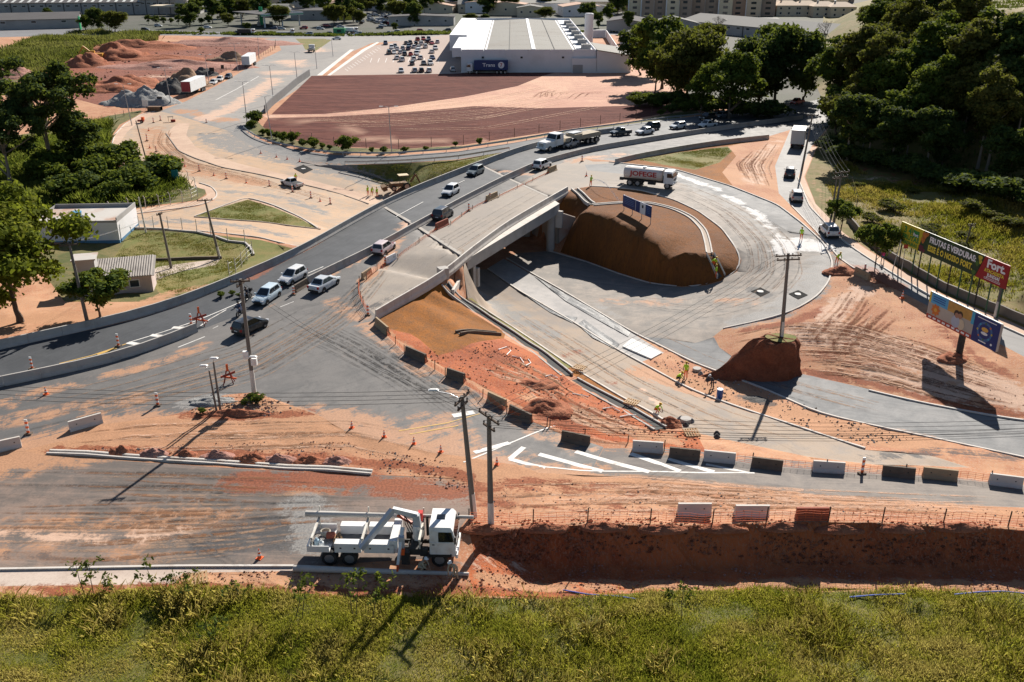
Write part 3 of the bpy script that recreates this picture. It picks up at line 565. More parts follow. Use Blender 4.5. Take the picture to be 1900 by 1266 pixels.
# ------------------------------------------------------------------ bridge
br = empty('road_bridge', BR1, 0, 'concrete road bridge carrying the overpass above the underpass road', 'bridge')
def rel(p): return p - BR1
J1 = [P(711,383,2.2), P(765,414,2.2), P(790,432,2.2), P(862,476,2.2), P(867,481,2.2)]
J2 = [P(893,307,2.4), P(938,329,2.4), P(965,341,2.4), P(1022,367,2.4), P(1038,378,2.4)]
for k, (nm, m) in enumerate((('deck_carriageway', GM['main_road']), ('deck_carriageway', GM['intersection']), ('deck_apron', GM['bridge_apron']), ('deck_ledge', CONCP))):
 mb = MB(); n = 14
 rows = [[J1[k].lerp(J2[k], i / n), J1[k + 1].lerp(J2[k + 1], i / n)] for i in range(n + 1)]
 for i in range(n): mb.quad(*[rel(v) for v in (rows[i][0], rows[i][1], rows[i + 1][1], rows[i + 1][0])])
 mb.build(nm, m, br)
def slab(name, a, b, c, d, z0, z1, m, shrink=0):
 mb = MB(); v = [rel(x) for x in (a, b, c, d)]
 mb.add([x + Vector((0, 0, z0)) for x in v] + [x + Vector((0, 0, z1)) for x in v], [(3, 2, 1, 0), (4, 5, 6, 7), (0, 1, 5, 4), (1, 2, 6, 5), (2, 3, 7, 6), (3, 0, 4, 7)])
 return mb.build(name, m, br)
slab('deck_slab', J1[0], J1[4], J2[4], J2[0], -.35, -.02, CONC)
for i in range(6):                                        # longitudinal girders
 f = .03 + i * .188; a = J1[0].lerp(J1[4], f); b = J2[0].lerp(J2[4], f); c = J2[0].lerp(J2[4], f + .022); d = J1[0].lerp(J1[4], f + .022)
 slab('girder', a, d, c, b, -1.5, -.36, CONC)
f0 = .985; a, b, c, d = J1[0].lerp(J1[4], f0), J1[4], J2[4], J2[0].lerp(J2[4], f0)
slab('edge_beam', a + (a - b) * .2, b, c, d + (d - c) * .2, -1.45, -.36, CONC)
for J, s in ((J1, 1), (J2, -1)):
 for (i0, i1) in ((0, 1), (1, 3)):
  a, b = J[i0].lerp(J[i1], .06 if i0 == 0 else .05), J[i0].lerp(J[i1], .93); w_ = ax * .33; z = Vector((0, 0, .012))
  MB().quad(*[rel(v + z) for v in (a - w_, b - w_, b + w_, a + w_)]).build('expansion_joint', mat('joint_concrete', (.40, .37, .33), .85, 0, .12, 1.0, 0, (.24, .21, .18, .6), .2), br)
lat = (J1[4] - J1[0]).normalized()
for J, off, z0 in ((J1, 2.3, -4.7), (J2, -.25, -4.8)):      # abutment walls
 a, b = J[0] + Vector((0, 0, 0)), J[4]; s = 1 if off > 0 else -1
 mb = MB(); p0, p1 = rel(a + ax * off), rel(b + ax * off); q0, q1 = p0 - ax * s * .7, p1 - ax * s * .7
 zt = -1.5
 mb.add([Vector((v.x, v.y, z0 - BR1.z)) for v in (p0, p1, q1, q0)] + [Vector((v.x, v.y, v.z + zt)) for v in (p0, p1, q1, q0)], [(3, 2, 1, 0), (4, 5, 6, 7), (0, 1, 5, 4), (1, 2, 6, 5), (2, 3, 7, 6), (3, 0, 4, 7)])
 mb.build('abutment_wall', CONC, br)
for i in range(4):                                        # round columns at the far end
 q = J2[0].lerp(J2[4], .10 + i * .285) - ax * 1.6
 MB().tube([rel(Vector((q.x, q.y, -4.75))), rel(Vector((q.x, q.y, .9)))], .62, 16).build('column', CONC, br, 40)
q = J1[4] + ax * 2.1 - lat * .9
MB().box(rel(Vector((q.x, q.y, -.9))), (.5, 1.9, 2.4), math.atan2(ax.y, ax.x) + math.pi / 2 * 0).build('end_block', CONC, br)
q = J2[4] - ax * .2 + lat * .2
MB().box(rel(Vector((q.x, q.y, 0.15))), (.5, 1.0, 2.5), math.atan2(ax.y, ax.x)).build('end_block', CONCP, br)
# wing walls
w0, w1 = J1[4] + ax * 1.9 - lat * 1.9, G(838, 543)
mb = MB(); th = Vector((-.12, -.12, 0)); dw = (w1 - w0); dw.z = 0; nn = Vector((-dw.y, dw.x, 0)).normalized() * .3
A = [Vector((w0.x, w0.y, -4.8)), Vector((w1.x, w1.y, -4.8)), Vector((w1.x, w1.y, w1.z + .35)), Vector((w0.x, w0.y, .5))]
mb.add([rel(v) for v in A] + [rel(v + nn) for v in A], [(0, 1, 2, 3), (7, 6, 5, 4), (0, 4, 5, 1), (1, 5, 6, 2), (2, 6, 7, 3), (3, 7, 4, 0)]); mb.build('wing_wall', CONCP, br)
w0 = J2[4] - ax * .2 + lat * .2; w1 = P(1068, 400, .6)
dw = w1 - w0; dw.z = 0; nn = Vector((-dw.y, dw.x, 0)).normalized() * .3
A = [Vector((w0.x, w0.y, -4.8)), Vector((w1.x, w1.y, -4.8)), Vector((w1.x, w1.y, .3)), Vector((w0.x, w0.y, 1.2))]
mb = MB(); mb.add([rel(v) for v in A] + [rel(v + nn) for v in A], [(0, 1, 2, 3), (7, 6, 5, 4), (0, 4, 5, 1), (1, 5, 6, 2), (2, 6, 7, 3), (3, 7, 4, 0)]); mb.build('wing_wall', mat('concrete_stained', (.30, .25, .22), .9, 0, .2, .8, .2, (.28, .10, .05, .7)), br)
q = P(822, 512, 1.9); o = MB().box((0, 0, .35), (1.1, 1.1, 1.3), R(25)).build('concrete_block', CONC); o.location = q; tag(o, 'square concrete block at the end of bridge parapet above the dry sod slope', 'block')
# ------------------------------------------------------------------ kerbs
def drape(px, step=1.2, dz=0.0):
 q = [G(*a) for a in px]; out = []
 for a, b in zip(q[:-1], q[1:]):
  n = max(1, int((b - a).length / step))
  for i in range(n):
   p_ = a.lerp(b, i / n); out.append(Vector((p_.x, p_.y, HZ(p_.x, p_.y) + dz)))
 out.append(q[-1] + Vector((0, 0, dz))); return out
KP = [(-.09, -.1), (-.09, .13), (.09, .13), (.09, -.1)]
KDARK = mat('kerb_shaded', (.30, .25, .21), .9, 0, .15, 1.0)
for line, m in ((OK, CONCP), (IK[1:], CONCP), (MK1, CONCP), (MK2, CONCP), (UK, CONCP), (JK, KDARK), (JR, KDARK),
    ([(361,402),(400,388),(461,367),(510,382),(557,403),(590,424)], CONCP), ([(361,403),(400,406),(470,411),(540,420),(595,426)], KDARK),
    ([(366,429),(430,435),(484,441),(556,458)], CONCP), ([(232,400),(320,389),(375,381),(398,371),(404,360),(392,346),(370,340)], CONCP),
    ([(255,325),(215,298),(207,275),(212,252),(230,232),(262,213),(292,206)], CONCP),
    ([(1480,330),(1502,384),(1559,444),(1599,472),(1653,506),(1741,558),(1859,605),(1900,624),(2200,750)], CONCP), ([(1468,382),(1514,430),(1559,482),(1585,499)], CONCP),
    ([(1612,725),(1700,746),(1770,760),(1900,781)], CONCP), ([(1000,1052),(1,1058)][::-1][:0] or [(-200,1061),(0,1058),(330,1052),(545,1052)], CONCP)):
 mb = MB(); sweep(mb, smooth_line(drape([a[:2] for a in line])), KP); tag(mb.build('kerb', m), kind='structure')
# the pair of long kerbs laid out on the dug-up strip
for a in ([(90,838),(300,851),(690,877)], [(92,843),(300,856),(690,881)]):
 pass
mb = MB(); sweep(mb, drape([(90,840),(300,853),(690,878)], 3), [(-.30, -.1), (-.30, .16), (-.16, .16), (-.15, .05), (.12, .05), (.13, .16), (.30, .16), (.30, -.1)]); tag(mb.build('kerb', CONCP), kind='structure')
# ------------------------------------------------------------------ drainage channels
def channel(px, wid, wall, label, floor_m, wall_m):
 q = smooth_line(drape(px, 1.0)); root = empty('drainage_channel', q[0], 0, label, 'channel'); r0 = q[0]
 q = [v - r0 for v in q]
 mb = MB(); sweep(mb, q, [(-wid, -.2), (-wid, .04), (wid, .04), (wid, -.2)]); mb.build('channel_floor', floor_m, root)
 for s in (-1, 1):
  mb = MB(); sweep(mb, q, [(s * wid - .09, -.2), (s * wid - .09, wall), (s * wid + .09, wall), (s * wid + .09, -.2)]); mb.build('channel_wall', wall_m, root)
 return root
CHF = mat('channel_floor_dark', (.05, .05, .048), .9, 0, .2, 1.5)
channel([(826,528),(836,546),(880,574),(938,614),(1000,655),(1052,698)], .6, .22, 'open concrete channel running down beside the dry sod slope', CHF, CONC)
channel([(1062,706),(1110,732),(1150,753),(1225,797)], .6, .2, 'lower open channel bridged by a wooden pallet above the underpass road', CHF, CONC)
channel([(850,620),(925,621)], .35, .3, 'short concrete channel stub cut into the dry sod slope', CHF, CONCD)
channel([(1066,352),(1082,366),(1098,380)], .5, .3, 'white edged chute running down from the bridge end of the island', CHF, CONCP)
channel([(1100,381),(1150,377),(1200,376),(1250,388),(1285,405),(1306,428),(1313,452),(1316,470)], .35, .16, 'curved concrete gutter round the top of brown island', mat('gutter_tan', (.42, .34, .27), .9), CONCP)
channel([(1318,474),(1330,495),(1338,514)], .55, .35, 'steep concrete chute where two workers stand inside the loop', CHF, CONC)
# ------------------------------------------------------------------ road markings
def mark(px, m, name='road_marking'):
 q = [G(*a, .014) for a in px]; MBk = MB(); MBk.poly(q)
 tag(MBk.build(name, m), kind='structure')
def mline(px, wid, m, dz=.014, step=1.0):
 q = drape(px, step, dz); mb = MB(); secs = []
 for i, p in enumerate(q):
  d = (q[min(i + 1, len(q) - 1)] - q[max(i - 1, 0)]).normalized(); n = Vector((-d.y, d.x, 0)) * wid / 2
  secs.append([p - n, p + n])
 mb.loft(secs, False, False); tag(mb.build('road_marking', m), kind='structure')
mline([(1000,866),(1075,873),(1200,875),(1400,878)], .16, WHITEP)
mline([(945,852),(1012,868)], .45, WHITEP); mline([(946,852),(972,830)], .45, WHITEP); mline([(1000,843),(1118,875)], .5, WHITEP); mline([(1068,838),(1205,876)], .5, WHITEP); mline([(1170,842),(1262,875)], .5, WHITEP); mline([(1240,852),(1325,876)], .45, WHITEP); mline([(1310,862),(1390,878)], .3, WHITEP)
mline([(860,858),(940,825),(1030,790)], .16, WHITEP); mline([(880,840),(945,822)], .5, WHITEP); mline([(840,772),(880,765)], .7, WHITEP)
mline([(740,800),(830,785),(890,768)], .14, YELP); mline([(760,806),(850,790)], .14, YELP)
mline([(235,637),(300,617),(366,595),(430,568),(560,512),(600,495)], .15, WHITEP); mline([(420,575),(390,592),(372,605)], .14, WHITEP)
for a, b in (((237,636),(262,640)), ((280,622),(308,625)), ((320,608),(352,609))): mline([a, b], .6, WHITEP)
mline([(110,675),(170,660),(235,638)], .16, YELP); mline([(180,658),(215,646)], .45, YELP)
mline([(330,645),(380,625)], .14, WHITEP); mline([(600,513),(660,483),(720,440)], .10, WHITEP); mline([(395,610),(405,605)], .1, WHITEP); mline([(520,570),(545,560)], .1, WHITEP)
def dline(a, b, z1, z2, wid, m):
 p, q = P(a[0], a[1], z1), P(b[0], b[1], z2); d = (q - p).normalized(); n = Vector((-d.y, d.x, 0)) * wid / 2; z = Vector((0, 0, .014))
 tag(MB().quad(p - n + z, q - n + z, q + n + z, p + n + z).build('road_marking', m), kind='structure')
dline((735,402), (785,375), 2.24, 2.28, .13, WHITEP); dline((840,345), (862,335), 2.36, 2.4, .13, WHITEP)
mline([(880,338),(930,322)], .3, WHITEP); mline([(900,312),(925,321)], .12, WHITEP)
mline([(400,186),(440,165),(480,142)], .25, WHITEP)
for k in range(14):
 f = k / 13.0; mline([(640 + 60 * f, 128 - 40 * f), (646 + 60 * f, 132 - 40 * f)], .2, WHITEP)
for k in range(10): mline([(690 + k * 14, 108), (687 + k * 14, 116)], .2, WHITEP)
# concrete slab on the unfinished median, black sheeting round it
mb = MB(); q = [G(*a) for a in ((1155,645),(1172,630),(1228,657),(1208,668))]; mb.add([v + Vector((0, 0, .02)) for v in q] + [v + Vector((0, 0, .16)) for v in q], [(4, 5, 6, 7), (0, 1, 5, 4), (1, 2, 6, 5), (2, 3, 7, 6), (3, 0, 4, 7)])
tag(mb.build('concrete_slab', mat('fresh_concrete', (.60, .60, .58), .8, 0, .08, 1.0, 0, (.35, .36, .36, .4))), 'freshly cast pale slab at the end of unfinished median', 'slab')
SHEET = mat('black_sheet', (.045, .05, .055), .45, 0, .5, 2.5, .6, (.25, .24, .23, .7))
for pl, lab in (([(962,541),(985,552),(1040,585),(1072,590),(1062,600),(1020,580)], 'crumpled black plastic sheet on the median near the bridge shadow'), ([(1070,602),(1084,594),(1150,640),(1140,648),(1100,628)], 'torn black netting sheet lying in the middle of the median'), ([(990,512),(1060,552),(1130,592),(1170,618),(1166,626),(1130,606),(1050,560)], 'long strip of grey sheeting along the loop side of the median')):
 q = [G(*a) for a in pl]; bm = bmesh.new(); bm.faces.new([bm.verts.new((v.x, v.y, v.z + .05)) for v in q]); bmesh.ops.triangulate(bm, faces=bm.faces[:])
 bmesh.ops.subdivide_edges(bm, edges=bm.edges[:], cuts=3, use_grid_fill=True)
 for v in bm.verts: v.co.z = HZ(v.co.x, v.co.y) + .06 + .10 * max(0, mn.noise(v.co * 1.3))
 me = bpy.data.meshes.new('plastic_sheet'); bm.to_mesh(me); bm.free(); me.materials.append(SHEET); tag(link_mesh('plastic_sheet', me), lab, 'sheet')
# manholes
MH = mat('manhole_ring', (.55, .53, .5), .8)
for px, lab in (((1411,542), 'round manhole in a dark square patch on loop road, nearer the island'), ((1481,547), 'round manhole in dark square patch beside the outer kerb of the loop'), ((563,314), 'manhole in dark patch on the far ramp lane')):
 q = G(*px); r = empty('manhole', q, 0, lab, 'manhole')
 MB().poly([G(px[0] + a, px[1] + b, .04) - q for a, b in ((-18, -1), (0, -8), (18, 1), (0, 9))]).build('asphalt_patch', mat('patch_black', (.022, .022, .022), .95, spec=.1), r); MB().tube([(0, 0, 0), (0, 0, .11)], .42, 16).build('cover', MH, r)
# ground lookup that also knows the bridge deck
_dv = [Vector((XY[i, 0], XY[i, 1], ZZ[i])) for i in range(len(XY))]; _n = len(_dv)
_dv += J1 + J2
BVH = BVHTree.FromPolygons(_dv, tri + [(_n + k, _n + k + 1, _n + 6 + k) for k in range(4)] + [(_n + k, _n + 6 + k, _n + 5 + k) for k in range(4)])
# ------------------------------------------------------------------ vehicle materials
t = NT('car_paint'); oi = t.n.new('ShaderNodeObjectInfo'); tc = t.OC(); dn = t.noise(tc, 2.5, 4.0)
PAINT = t.out(t.mix(t.math('MULTIPLY', t.step(dn, .5, .8), .35), oi.outputs['Color'], (.30, .24, .18)), t.fmix(dn, .22, .42), 0, .5); t.b.inputs['Coat Weight'].default_value = .4; t.b.inputs['Coat Roughness'].default_value = .12
GLASS = mat('car_glass', (.012, .015, .018), .08, 0, .2, 1.0, spec=.8)
TYRE = mat('tyre_rubber', (.018, .018, .018), .85, 0, .3, 4.0, 0, (.10, .08, .06, .5))
RIM = mat('wheel_rim', (.35, .35, .36), .35, .7, .15, 5.0)
BLACKP = mat('black_plastic', (.02, .02, .021), .6, 0, .3, 3.0)
LAMPW = mat('headlamp', (.75, .76, .78), .15, 0, .1, 4.0); LAMPR = mat('tail_lamp', (.35, .015, .012), .3, 0, .1, 4.0); PLATE = mat('number_plate', (.55, .55, .55), .5)
CHAS = mat('chassis_black', (.03, .029, .028), .7, 0, .3, 3.0, 0, (.12, .09, .06, .5))
TWHITE = mat('truck_white', (.74, .74, .73), .4, 0, .06, 1.5, 0, (.42, .34, .27, .35))
CARS = {
 'hatch': dict(st=[(-1.95,.68,.36,.80),(-1.86,.80,.26,.94),(-1.2,.84,.2,.96),(0,.84,.2,.94),(.95,.83,.2,.92),(1.45,.80,.22,.80),(1.82,.72,.26,.68),(1.93,.60,.33,.56)], cab=((-1.88,1.0,.75,.90),(-1.60,.12,.58,1.47)), wx=(-1.2,1.22), wr=.30),
 'sedan': dict(st=[(-2.2,.68,.36,.82),(-2.1,.80,.26,.96),(-1.4,.85,.2,.98),(0,.85,.2,.93),(1.05,.84,.2,.91),(1.6,.81,.22,.80),(2.05,.74,.26,.68),(2.17,.60,.33,.56)], cab=((-1.55,1.05,.75,.91),(-1.0,.15,.58,1.44)), wx=(-1.3,1.35), wr=.31),
 'suv': dict(st=[(-2.05,.72,.42,.90),(-1.98,.84,.32,1.05),(-1.2,.88,.26,1.07),(0,.88,.26,1.05),(1.0,.87,.26,1.03),(1.55,.85,.28,.95),(1.95,.78,.30,.82),(2.05,.66,.38,.68)], cab=((-2.0,1.05,.79,1.0),(-1.75,.30,.63,1.66)), wx=(-1.28,1.3), wr=.35),
 'pickup': dict(st=[(-2.35,.78,.45,.98),(-2.3,.84,.38,1.0),(-1.2,.86,.32,1.0),(-.62,.86,.3,1.0),(1.0,.86,.28,1.0),(1.6,.84,.3,.94),(2.1,.77,.32,.82),(2.22,.64,.4,.66)], cab=((-.70,1.1,.78,.97),(-.5,.35,.62,1.60)), wx=(-1.42,1.42), wr=.35, bed=True),
}
def ring(x, hw, zb, zt): return [Vector((x, y, z)) for y, z in ((-hw * .90, zb), (-hw, zb + .16), (-hw * 1.01, (zb + zt) / 2), (-hw * .985, zt - .12), (-hw * .90, zt), (hw * .90, zt), (hw * .985, zt - .12), (hw * 1.01, (zb + zt) / 2), (hw, zb + .16), (hw * .90, zb))]
def car_shapes(kind):
 c = CARS[kind]; S_ = {}
 mb = MB(); mb.loft([ring(*s) for s in c['st']])
 (bx0, bx1, bw, bz), (rx0, rx1, rw, rz) = c['cab']
 def sec(f): return [Vector((a + (b - a) * f, y * (bw + (rw - bw) * f), bz + (rz - bz) * f)) for (a, b, y) in ((bx0, rx0, -1), (bx1, rx1, -1), (bx1, rx1, 1), (bx0, rx0, 1))]
 s0, s1, s2 = sec(0), sec(.5), sec(1.0)
 for v in s1: v.y *= 1.05
 top = [Vector((v.x * .97 - .01, v.y * .82, v.z + .035)) for v in s2]
 mb.loft([s0, s1, s2, top])
 if c.get('bed'): pass
 S_['body'] = (mb, PAINT, 35)
 def face(i, j, lo, hi, ins0, ins1, off):
  a0, b0 = sec(lo)[i], sec(lo)[j]; a1, b1 = sec(hi)[i], sec(hi)[j]
  k0 = 1 + .05 * (1 - abs(lo * 2 - 1)); k1 = 1 + .05 * (1 - abs(hi * 2 - 1))
  for v in (a0, b0): v.y *= k0
  for v in (a1, b1): v.y *= k1
  return [p_ + off for p_ in (a0.lerp(b0, ins0), a0.lerp(b0, ins1), a1.lerp(b1, ins1), a1.lerp(b1, ins0))]
 o = .012
 S_['windshield'] = (MB().poly(face(1, 2, .08, .93, .05, .95, Vector((o, 0, o)))), GLASS, 0)
 S_['rear_window'] = (MB().poly(face(3, 0, .15, .90, .07, .93, Vector((-o, 0, o)))), GLASS, 0)
 for sgn, (i, j) in ((-1, (0, 1)), (1, (3, 2))):
  for a, b in (((.10, .50), (.53, .93)) if not c.get('bed') else ((.08, .93),)):
   f = face(i, j, .12, .90, a, b, Vector((0, sgn * .03, 0)))
   S_.setdefault('side_window', []).append((MB().poly(f), GLASS, 0))
 hx = c['st'][-1][0]; tx = c['st'][0][0]; hz = c['st'][-2][3]; tz_ = c['st'][1][3]
 for sgn in (-1, 1):
  S_.setdefault('headlight', []).append((MB().box((c['st'][-2][0] - .02, sgn * c['st'][-2][1] * .74, hz - .07), (.22, .36, .15), -sgn * .25), LAMPW, 0))
  S_.setdefault('taillight', []).append((MB().box((tx + .06, sgn * c['st'][1][1] * .84, tz_ - .16), (.16, .22, .26)), LAMPR, 0))
  S_.setdefault('mirror', []).append((MB().box((bx1 - .28, sgn * (bw + .17), bz + .12), (.14, .22, .14)), PAINT, 0))
  for x in c['wx']:
   S_.setdefault('wheel', []).append(((x, sgn * (c['st'][3][1] - .07), c['wr']), c['wr']))
 S_['bumper'] = [(MB().box((tx + .02, 0, .42), (.10, c['st'][1][1] * 1.7, .20)), BLACKP, 0), (MB().box((hx - .02, 0, .42), (.08, c['st'][-2][1] * 1.5, .16)), BLACKP, 0)]
 S_['number_plate'] = [(MB().box((tx - .04, 0, .66), (.03, .42, .13)), PLATE, 0)]
 S_['grille'] = [(MB().box((hx - .01, 0, .56), (.05, .7, .10)), BLACKP, 0)]
 for sgn in (-1, 1):
  for x in c['wx']:
   arch = MB(); r = c['wr'] + .07; yy = sgn * (c['st'][3][1] * 1.012 + .004)
   arch.poly([Vector((x + r * math.cos(a), yy, max(.2, c['wr'] + r * math.sin(a)))) for a in [math.pi * k / 10 for k in range(11)]])
   S_.setdefault('wheel_arch', []).append((arch, BLACKP, 0))
 if c.get('bed'):
  mb = MB(); hw = .80; mb.quad((-2.22, -hw, 1.012), (-.78, -hw, 1.012), (-.78, hw, 1.012), (-2.22, hw, 1.012)); S_['load_bed'] = [(mb, BLACKP, 0)]
 return S_
def wheel_mesh(r, w_):
 a = MB(); prof = [(r * .62, -w_ / 2), (r * .93, -w_ / 2), (r, -w_ / 2 + .04), (r, w_ / 2 - .04), (r * .93, w_ / 2), (r * .62, w_ / 2)]
 n = 16; v = [(pr * math.cos(2 * math.pi * k / n), py, pr * math.sin(2 * math.pi * k / n)) for k in range(n) for pr, py in prof]; m_ = len(prof)
 a.add(v, [(k * m_ + i, k * m_ + i + 1, ((k + 1) % n) * m_ + i + 1, ((k + 1) % n) * m_ + i) for k in range(n) for i in range(m_ - 1)])
 b = MB(); b.tube([(0, -w_ / 2 + .03, 0), (0, w_ / 2 - .03, 0)], r * .63, 12)
 return a.mesh('tyre', TYRE, 50), b.mesh('rim', RIM)
WM = {}
def wheel(parent, loc, r, w_=.2):
 if (r, w_) not in WM: WM[(r, w_)] = wheel_mesh(r, w_)
 o = link_mesh('wheel', WM[(r, w_)][0], parent); o.location = loc
 link_mesh('rim', WM[(r, w_)][1], o); return o
CARM = {}
def make_car(kind, loc, rz, color, label, group=None, normal=None):
 if kind not in CARM:
  d = {}
  for k, v in car_shapes(kind).items():
   if k == 'wheel': d[k] = v
   else: d[k] = [x[0].mesh(k, x[1], x[2]) for x in (v if isinstance(v, list) else [v])]
  CARM[kind] = d
 root = empty(kind if kind in ('sedan', 'suv') else {'hatch': 'hatchback_car', 'pickup': 'pickup_truck'}[kind], loc, rz, label, 'car' if kind != 'pickup' else 'pickup', group)
 root.name = {'hatch': 'hatchback_car', 'sedan': 'sedan_car', 'suv': 'estate_car', 'pickup': 'pickup_truck'}[kind]
 for k, v in CARM[kind].items():
  if k == 'wheel':
   for l, r in v: wheel(root, l, r)
  else:
   for me in v:
    o = link_mesh(k, me, root)
    if me.materials[0] == PAINT: o.color = tuple(color) + (1,)
 return root
def tilt(o, p, q):                            # lay a vehicle on the slope between two ground points
 d = q - p; o.rotation_euler = (0, -math.atan2(d.z, math.hypot(d.x, d.y)), math.atan2(d.y, d.x))
def place(px, front, off=2.0):
 a = G(*px); b = G(*front); d = b - a; d.z = 0; d.normalize(); return a, math.atan2(d.y, d.x)
def car(kind, px, front, color, label, group='cars driving over the bridge and junction'):
 a, rz = place(px, front); o = make_car(kind, a, rz, color, label, group)
 d = Vector((math.cos(rz), math.sin(rz), 0)); z1, z2 = HZ(a.x - d.x * 1.6, a.y - d.y * 1.6), HZ(a.x + d.x * 1.6, a.y + d.y * 1.6)
 if abs(z1 - a.z) < .5 and abs(z2 - a.z) < .5: o.rotation_euler = (0, -math.atan2(z2 - z1, 3.2), rz)
 return o
WH, BK, SV, DG = (.72, .72, .71), (.012, .013, .015), (.42, .45, .47), (.07, .09, .10)
CARLIST = [
 ('hatch', (466,613), (500,597), BK, 'shiny black hatchback turning across the junction beside the pole'),
 ('sedan', (603,534), (640,512), (.55,.58,.60), 'silver sedan seen from behind, starting past the end of the median barrier'),
 ('hatch', (496,557), (470,575), (.55,.66,.72), 'pale blue white hatchback coming towards the junction next to the motorcycles'),
 ('hatch', (544,521), (516,537), WH, 'white hatchback second in line behind the motorcycles'),
 ('hatch', (713,467), (742,447), (.70,.32,.33), 'pink and white hatchback heading away near the orange barrier'),
 ('suv', (822,405), (850,387), (.02,.026,.035), 'black car heading away across the bridge'),
 ('hatch', (836,361), (812,375), WH, 'white hatchback coming along the bridge beside the median'),
 ('hatch', (882,324), (858,335), (.16,.19,.19), 'dark grey green hatchback coming over the far expansion joint'),
 ('suv', (1006,313), (1035,302), WH, 'white car heading away past the small barrier at bridge end'),
 ('suv', (1058,273), (1034,280), (.30,.29,.29), 'grey brown car overtaking the lorry loaded with beams'),
 ('pickup', (1151,251), (1122,254), (.03,.05,.055), 'dark green pickup following the motorcycle on the overpass'),
 ('sedan', (1196,249), (1172,252), WH, 'white car alongside a dark car behind the pickup'),
 ('suv', (1208,241), (1184,244), (.015,.02,.025), 'dark car half hidden behind a white car on the overpass'),
 ('hatch', (1257,239), (1235,242), (.62,.66,.68), 'white compact car alone on the sunny overpass lane'),
 ('pickup', (1312,237), (1288,240), (.70,.70,.69), 'small white pickup entering the tree shadow'),
 ('suv', (1312,223), (1290,226), (.02,.02,.022), 'dark car in the tree shade by the guard rail'),
 ('hatch', (1338,219), (1318,222), (.09,.10,.12), 'bluish car parked deepest in the tree shade'),
 ('pickup', (1478,194), (1456,198), (.35,.02,.03), 'red pickup on the sunlit road past the trees'),
 ('suv', (1465,328), (1468,300), (.015,.016,.02), 'black car driving away up the narrow side road'),
 ('suv', (1477,372), (1469,345), (.36,.37,.38), 'silver car driving away on the side road between two others'),
 ('suv', (1537,436), (1512,412), (.70,.70,.69), 'white car on the side road beside the little tree'),
 ('pickup', (541,346), (512,337), (.66,.66,.65), 'white pickup parked among cones at the dusty junction'),
 ('hatch', (396,157), (384,163), WH, 'white car parked at roadside just beyond the red ended trailer'),
 ('hatch', (408,151), (397,157), WH, 'white car second of the three parked at roadside'),
 ('hatch', (424,146), (412,151), (.05,.06,.08), 'dark car last of three parked at roadside'),
]
for a in CARLIST: car(*a)
for o in list(bpy.data.objects):
 if o.get('label', '').startswith('pink and white'):
  for ch in o.children:
   if ch.name.startswith('body'): ch.color = (.62, .50, .50, 1)
# ------------------------------------------------------------------ far cars: one mesh each
def far_car_mesh(kind):
 sh = car_shapes(kind); mb = MB(); mb.add(sh['body'][0].v, sh['body'][0].f); mb.cur = 1
 for k in ('windshield', 'rear_window'): mb.add(sh[k][0].v, sh[k][0].f)
 for s in sh['side_window']: mb.add(s[0].v, s[0].f)
 mb.cur = 2
 for (x, y, z), r in sh['wheel']: mb.tube([(x, y - .1, z), (x, y + .1, z)], r, 10)
 mb.cur = 3
 for s in sh['taillight']: mb.add(s[0].v, s[0].f)
 return mb.mesh('parked_car', [PAINT, GLASS, TYRE, LAMPR])
FCM = {k: far_car_mesh(k) for k in CARS}
PCOL = [('white', WH), ('white', WH), ('silver', SV), ('black', BK), ('dark grey', DG), ('silver', SV), ('white', WH), ('dark blue', (.02,.04,.10)), ('red', (.35,.03,.03))]
ORD = ['first', 'second', 'third', 'fourth', 'fifth', 'sixth', 'seventh', 'eighth', 'ninth', 'tenth', 'eleventh', 'twelfth', 'thirteenth', 'fourteenth', 'fifteenth', 'sixteenth', 'seventeenth', 'eighteenth', 'nineteenth', 'twentieth'] + ['last'] * 40
def far_cars(spots, head, where, group, scale=1.0, hj=.06, names=None):
 rows = {}
 for i, s in enumerate(spots): rows.setdefault(round(s[1] / 7.0), []).append(i)
 rk = sorted(rows)
 for ri, r in enumerate(rk):
  for ci, i in enumerate(sorted(rows[r], key=lambda k: spots[k][0])):
   px, py = spots[i]; cn, cc = random.choice(PCOL); kd = random.choice(['hatch', 'hatch', 'sedan', 'suv', 'suv'])
   o = link_mesh('parked_car', FCM[kd]); q = G(px, py); o.location = q; o.rotation_euler = (0, 0, head(px, py) + random.uniform(-hj, hj)); o.color = cc + (1,)
   tag(o, '%s car %s, %s from left, %s row from back' % (cn, where, ORD[ci], ORD[ri]), 'car', group)
lot = [(1137,440),(1197,482),(1232,467),(1250,493),(1305,492),(1365,466),(1358,492),(1170,532),(1220,530),(1280,528),(1325,546),(1383,547),(1440,542),(1452,512),(1463,482),(1415,472),(1435,442),(1380,437),(1338,437),(1450,402),(1508,397),(1560,397),(1543,425),(1485,442),(1527,472),(1592,437),(1645,424),(1625,488),(1590,522),(1595,582),(1478,582),(1412,597),(1247,582),(1298,602),(1397,638),(1512,638),(1577,638),(1290,713),(1422,708),(1487,708),(1563,708),(1795,700)]
far_cars([(500 + x / 5.278, y / 5.278) for x, y in lot], lambda x, y: R(100) if random.random() < .6 else R(-80), 'parked in the warehouse lot', 'cars parked in the warehouse lot')
st = [(335,288),(500,292),(385,348),(575,343),(1080,283),(1180,338),(1240,328),(1485,318),(1590,318),(1740,308),(660,390),(40,288),(120,292),(835,325),(870,340),(1110,262),(700,272),(565,262)]
far_cars([(500 + x / 5.278, y / 5.278) for x, y in st] + [(386,53),(440,64),(495,64),(294,50),(270,57)], lambda x, y: R(0) if random.random() < .5 else R(180), 'on the far avenue', 'cars on the far avenue')
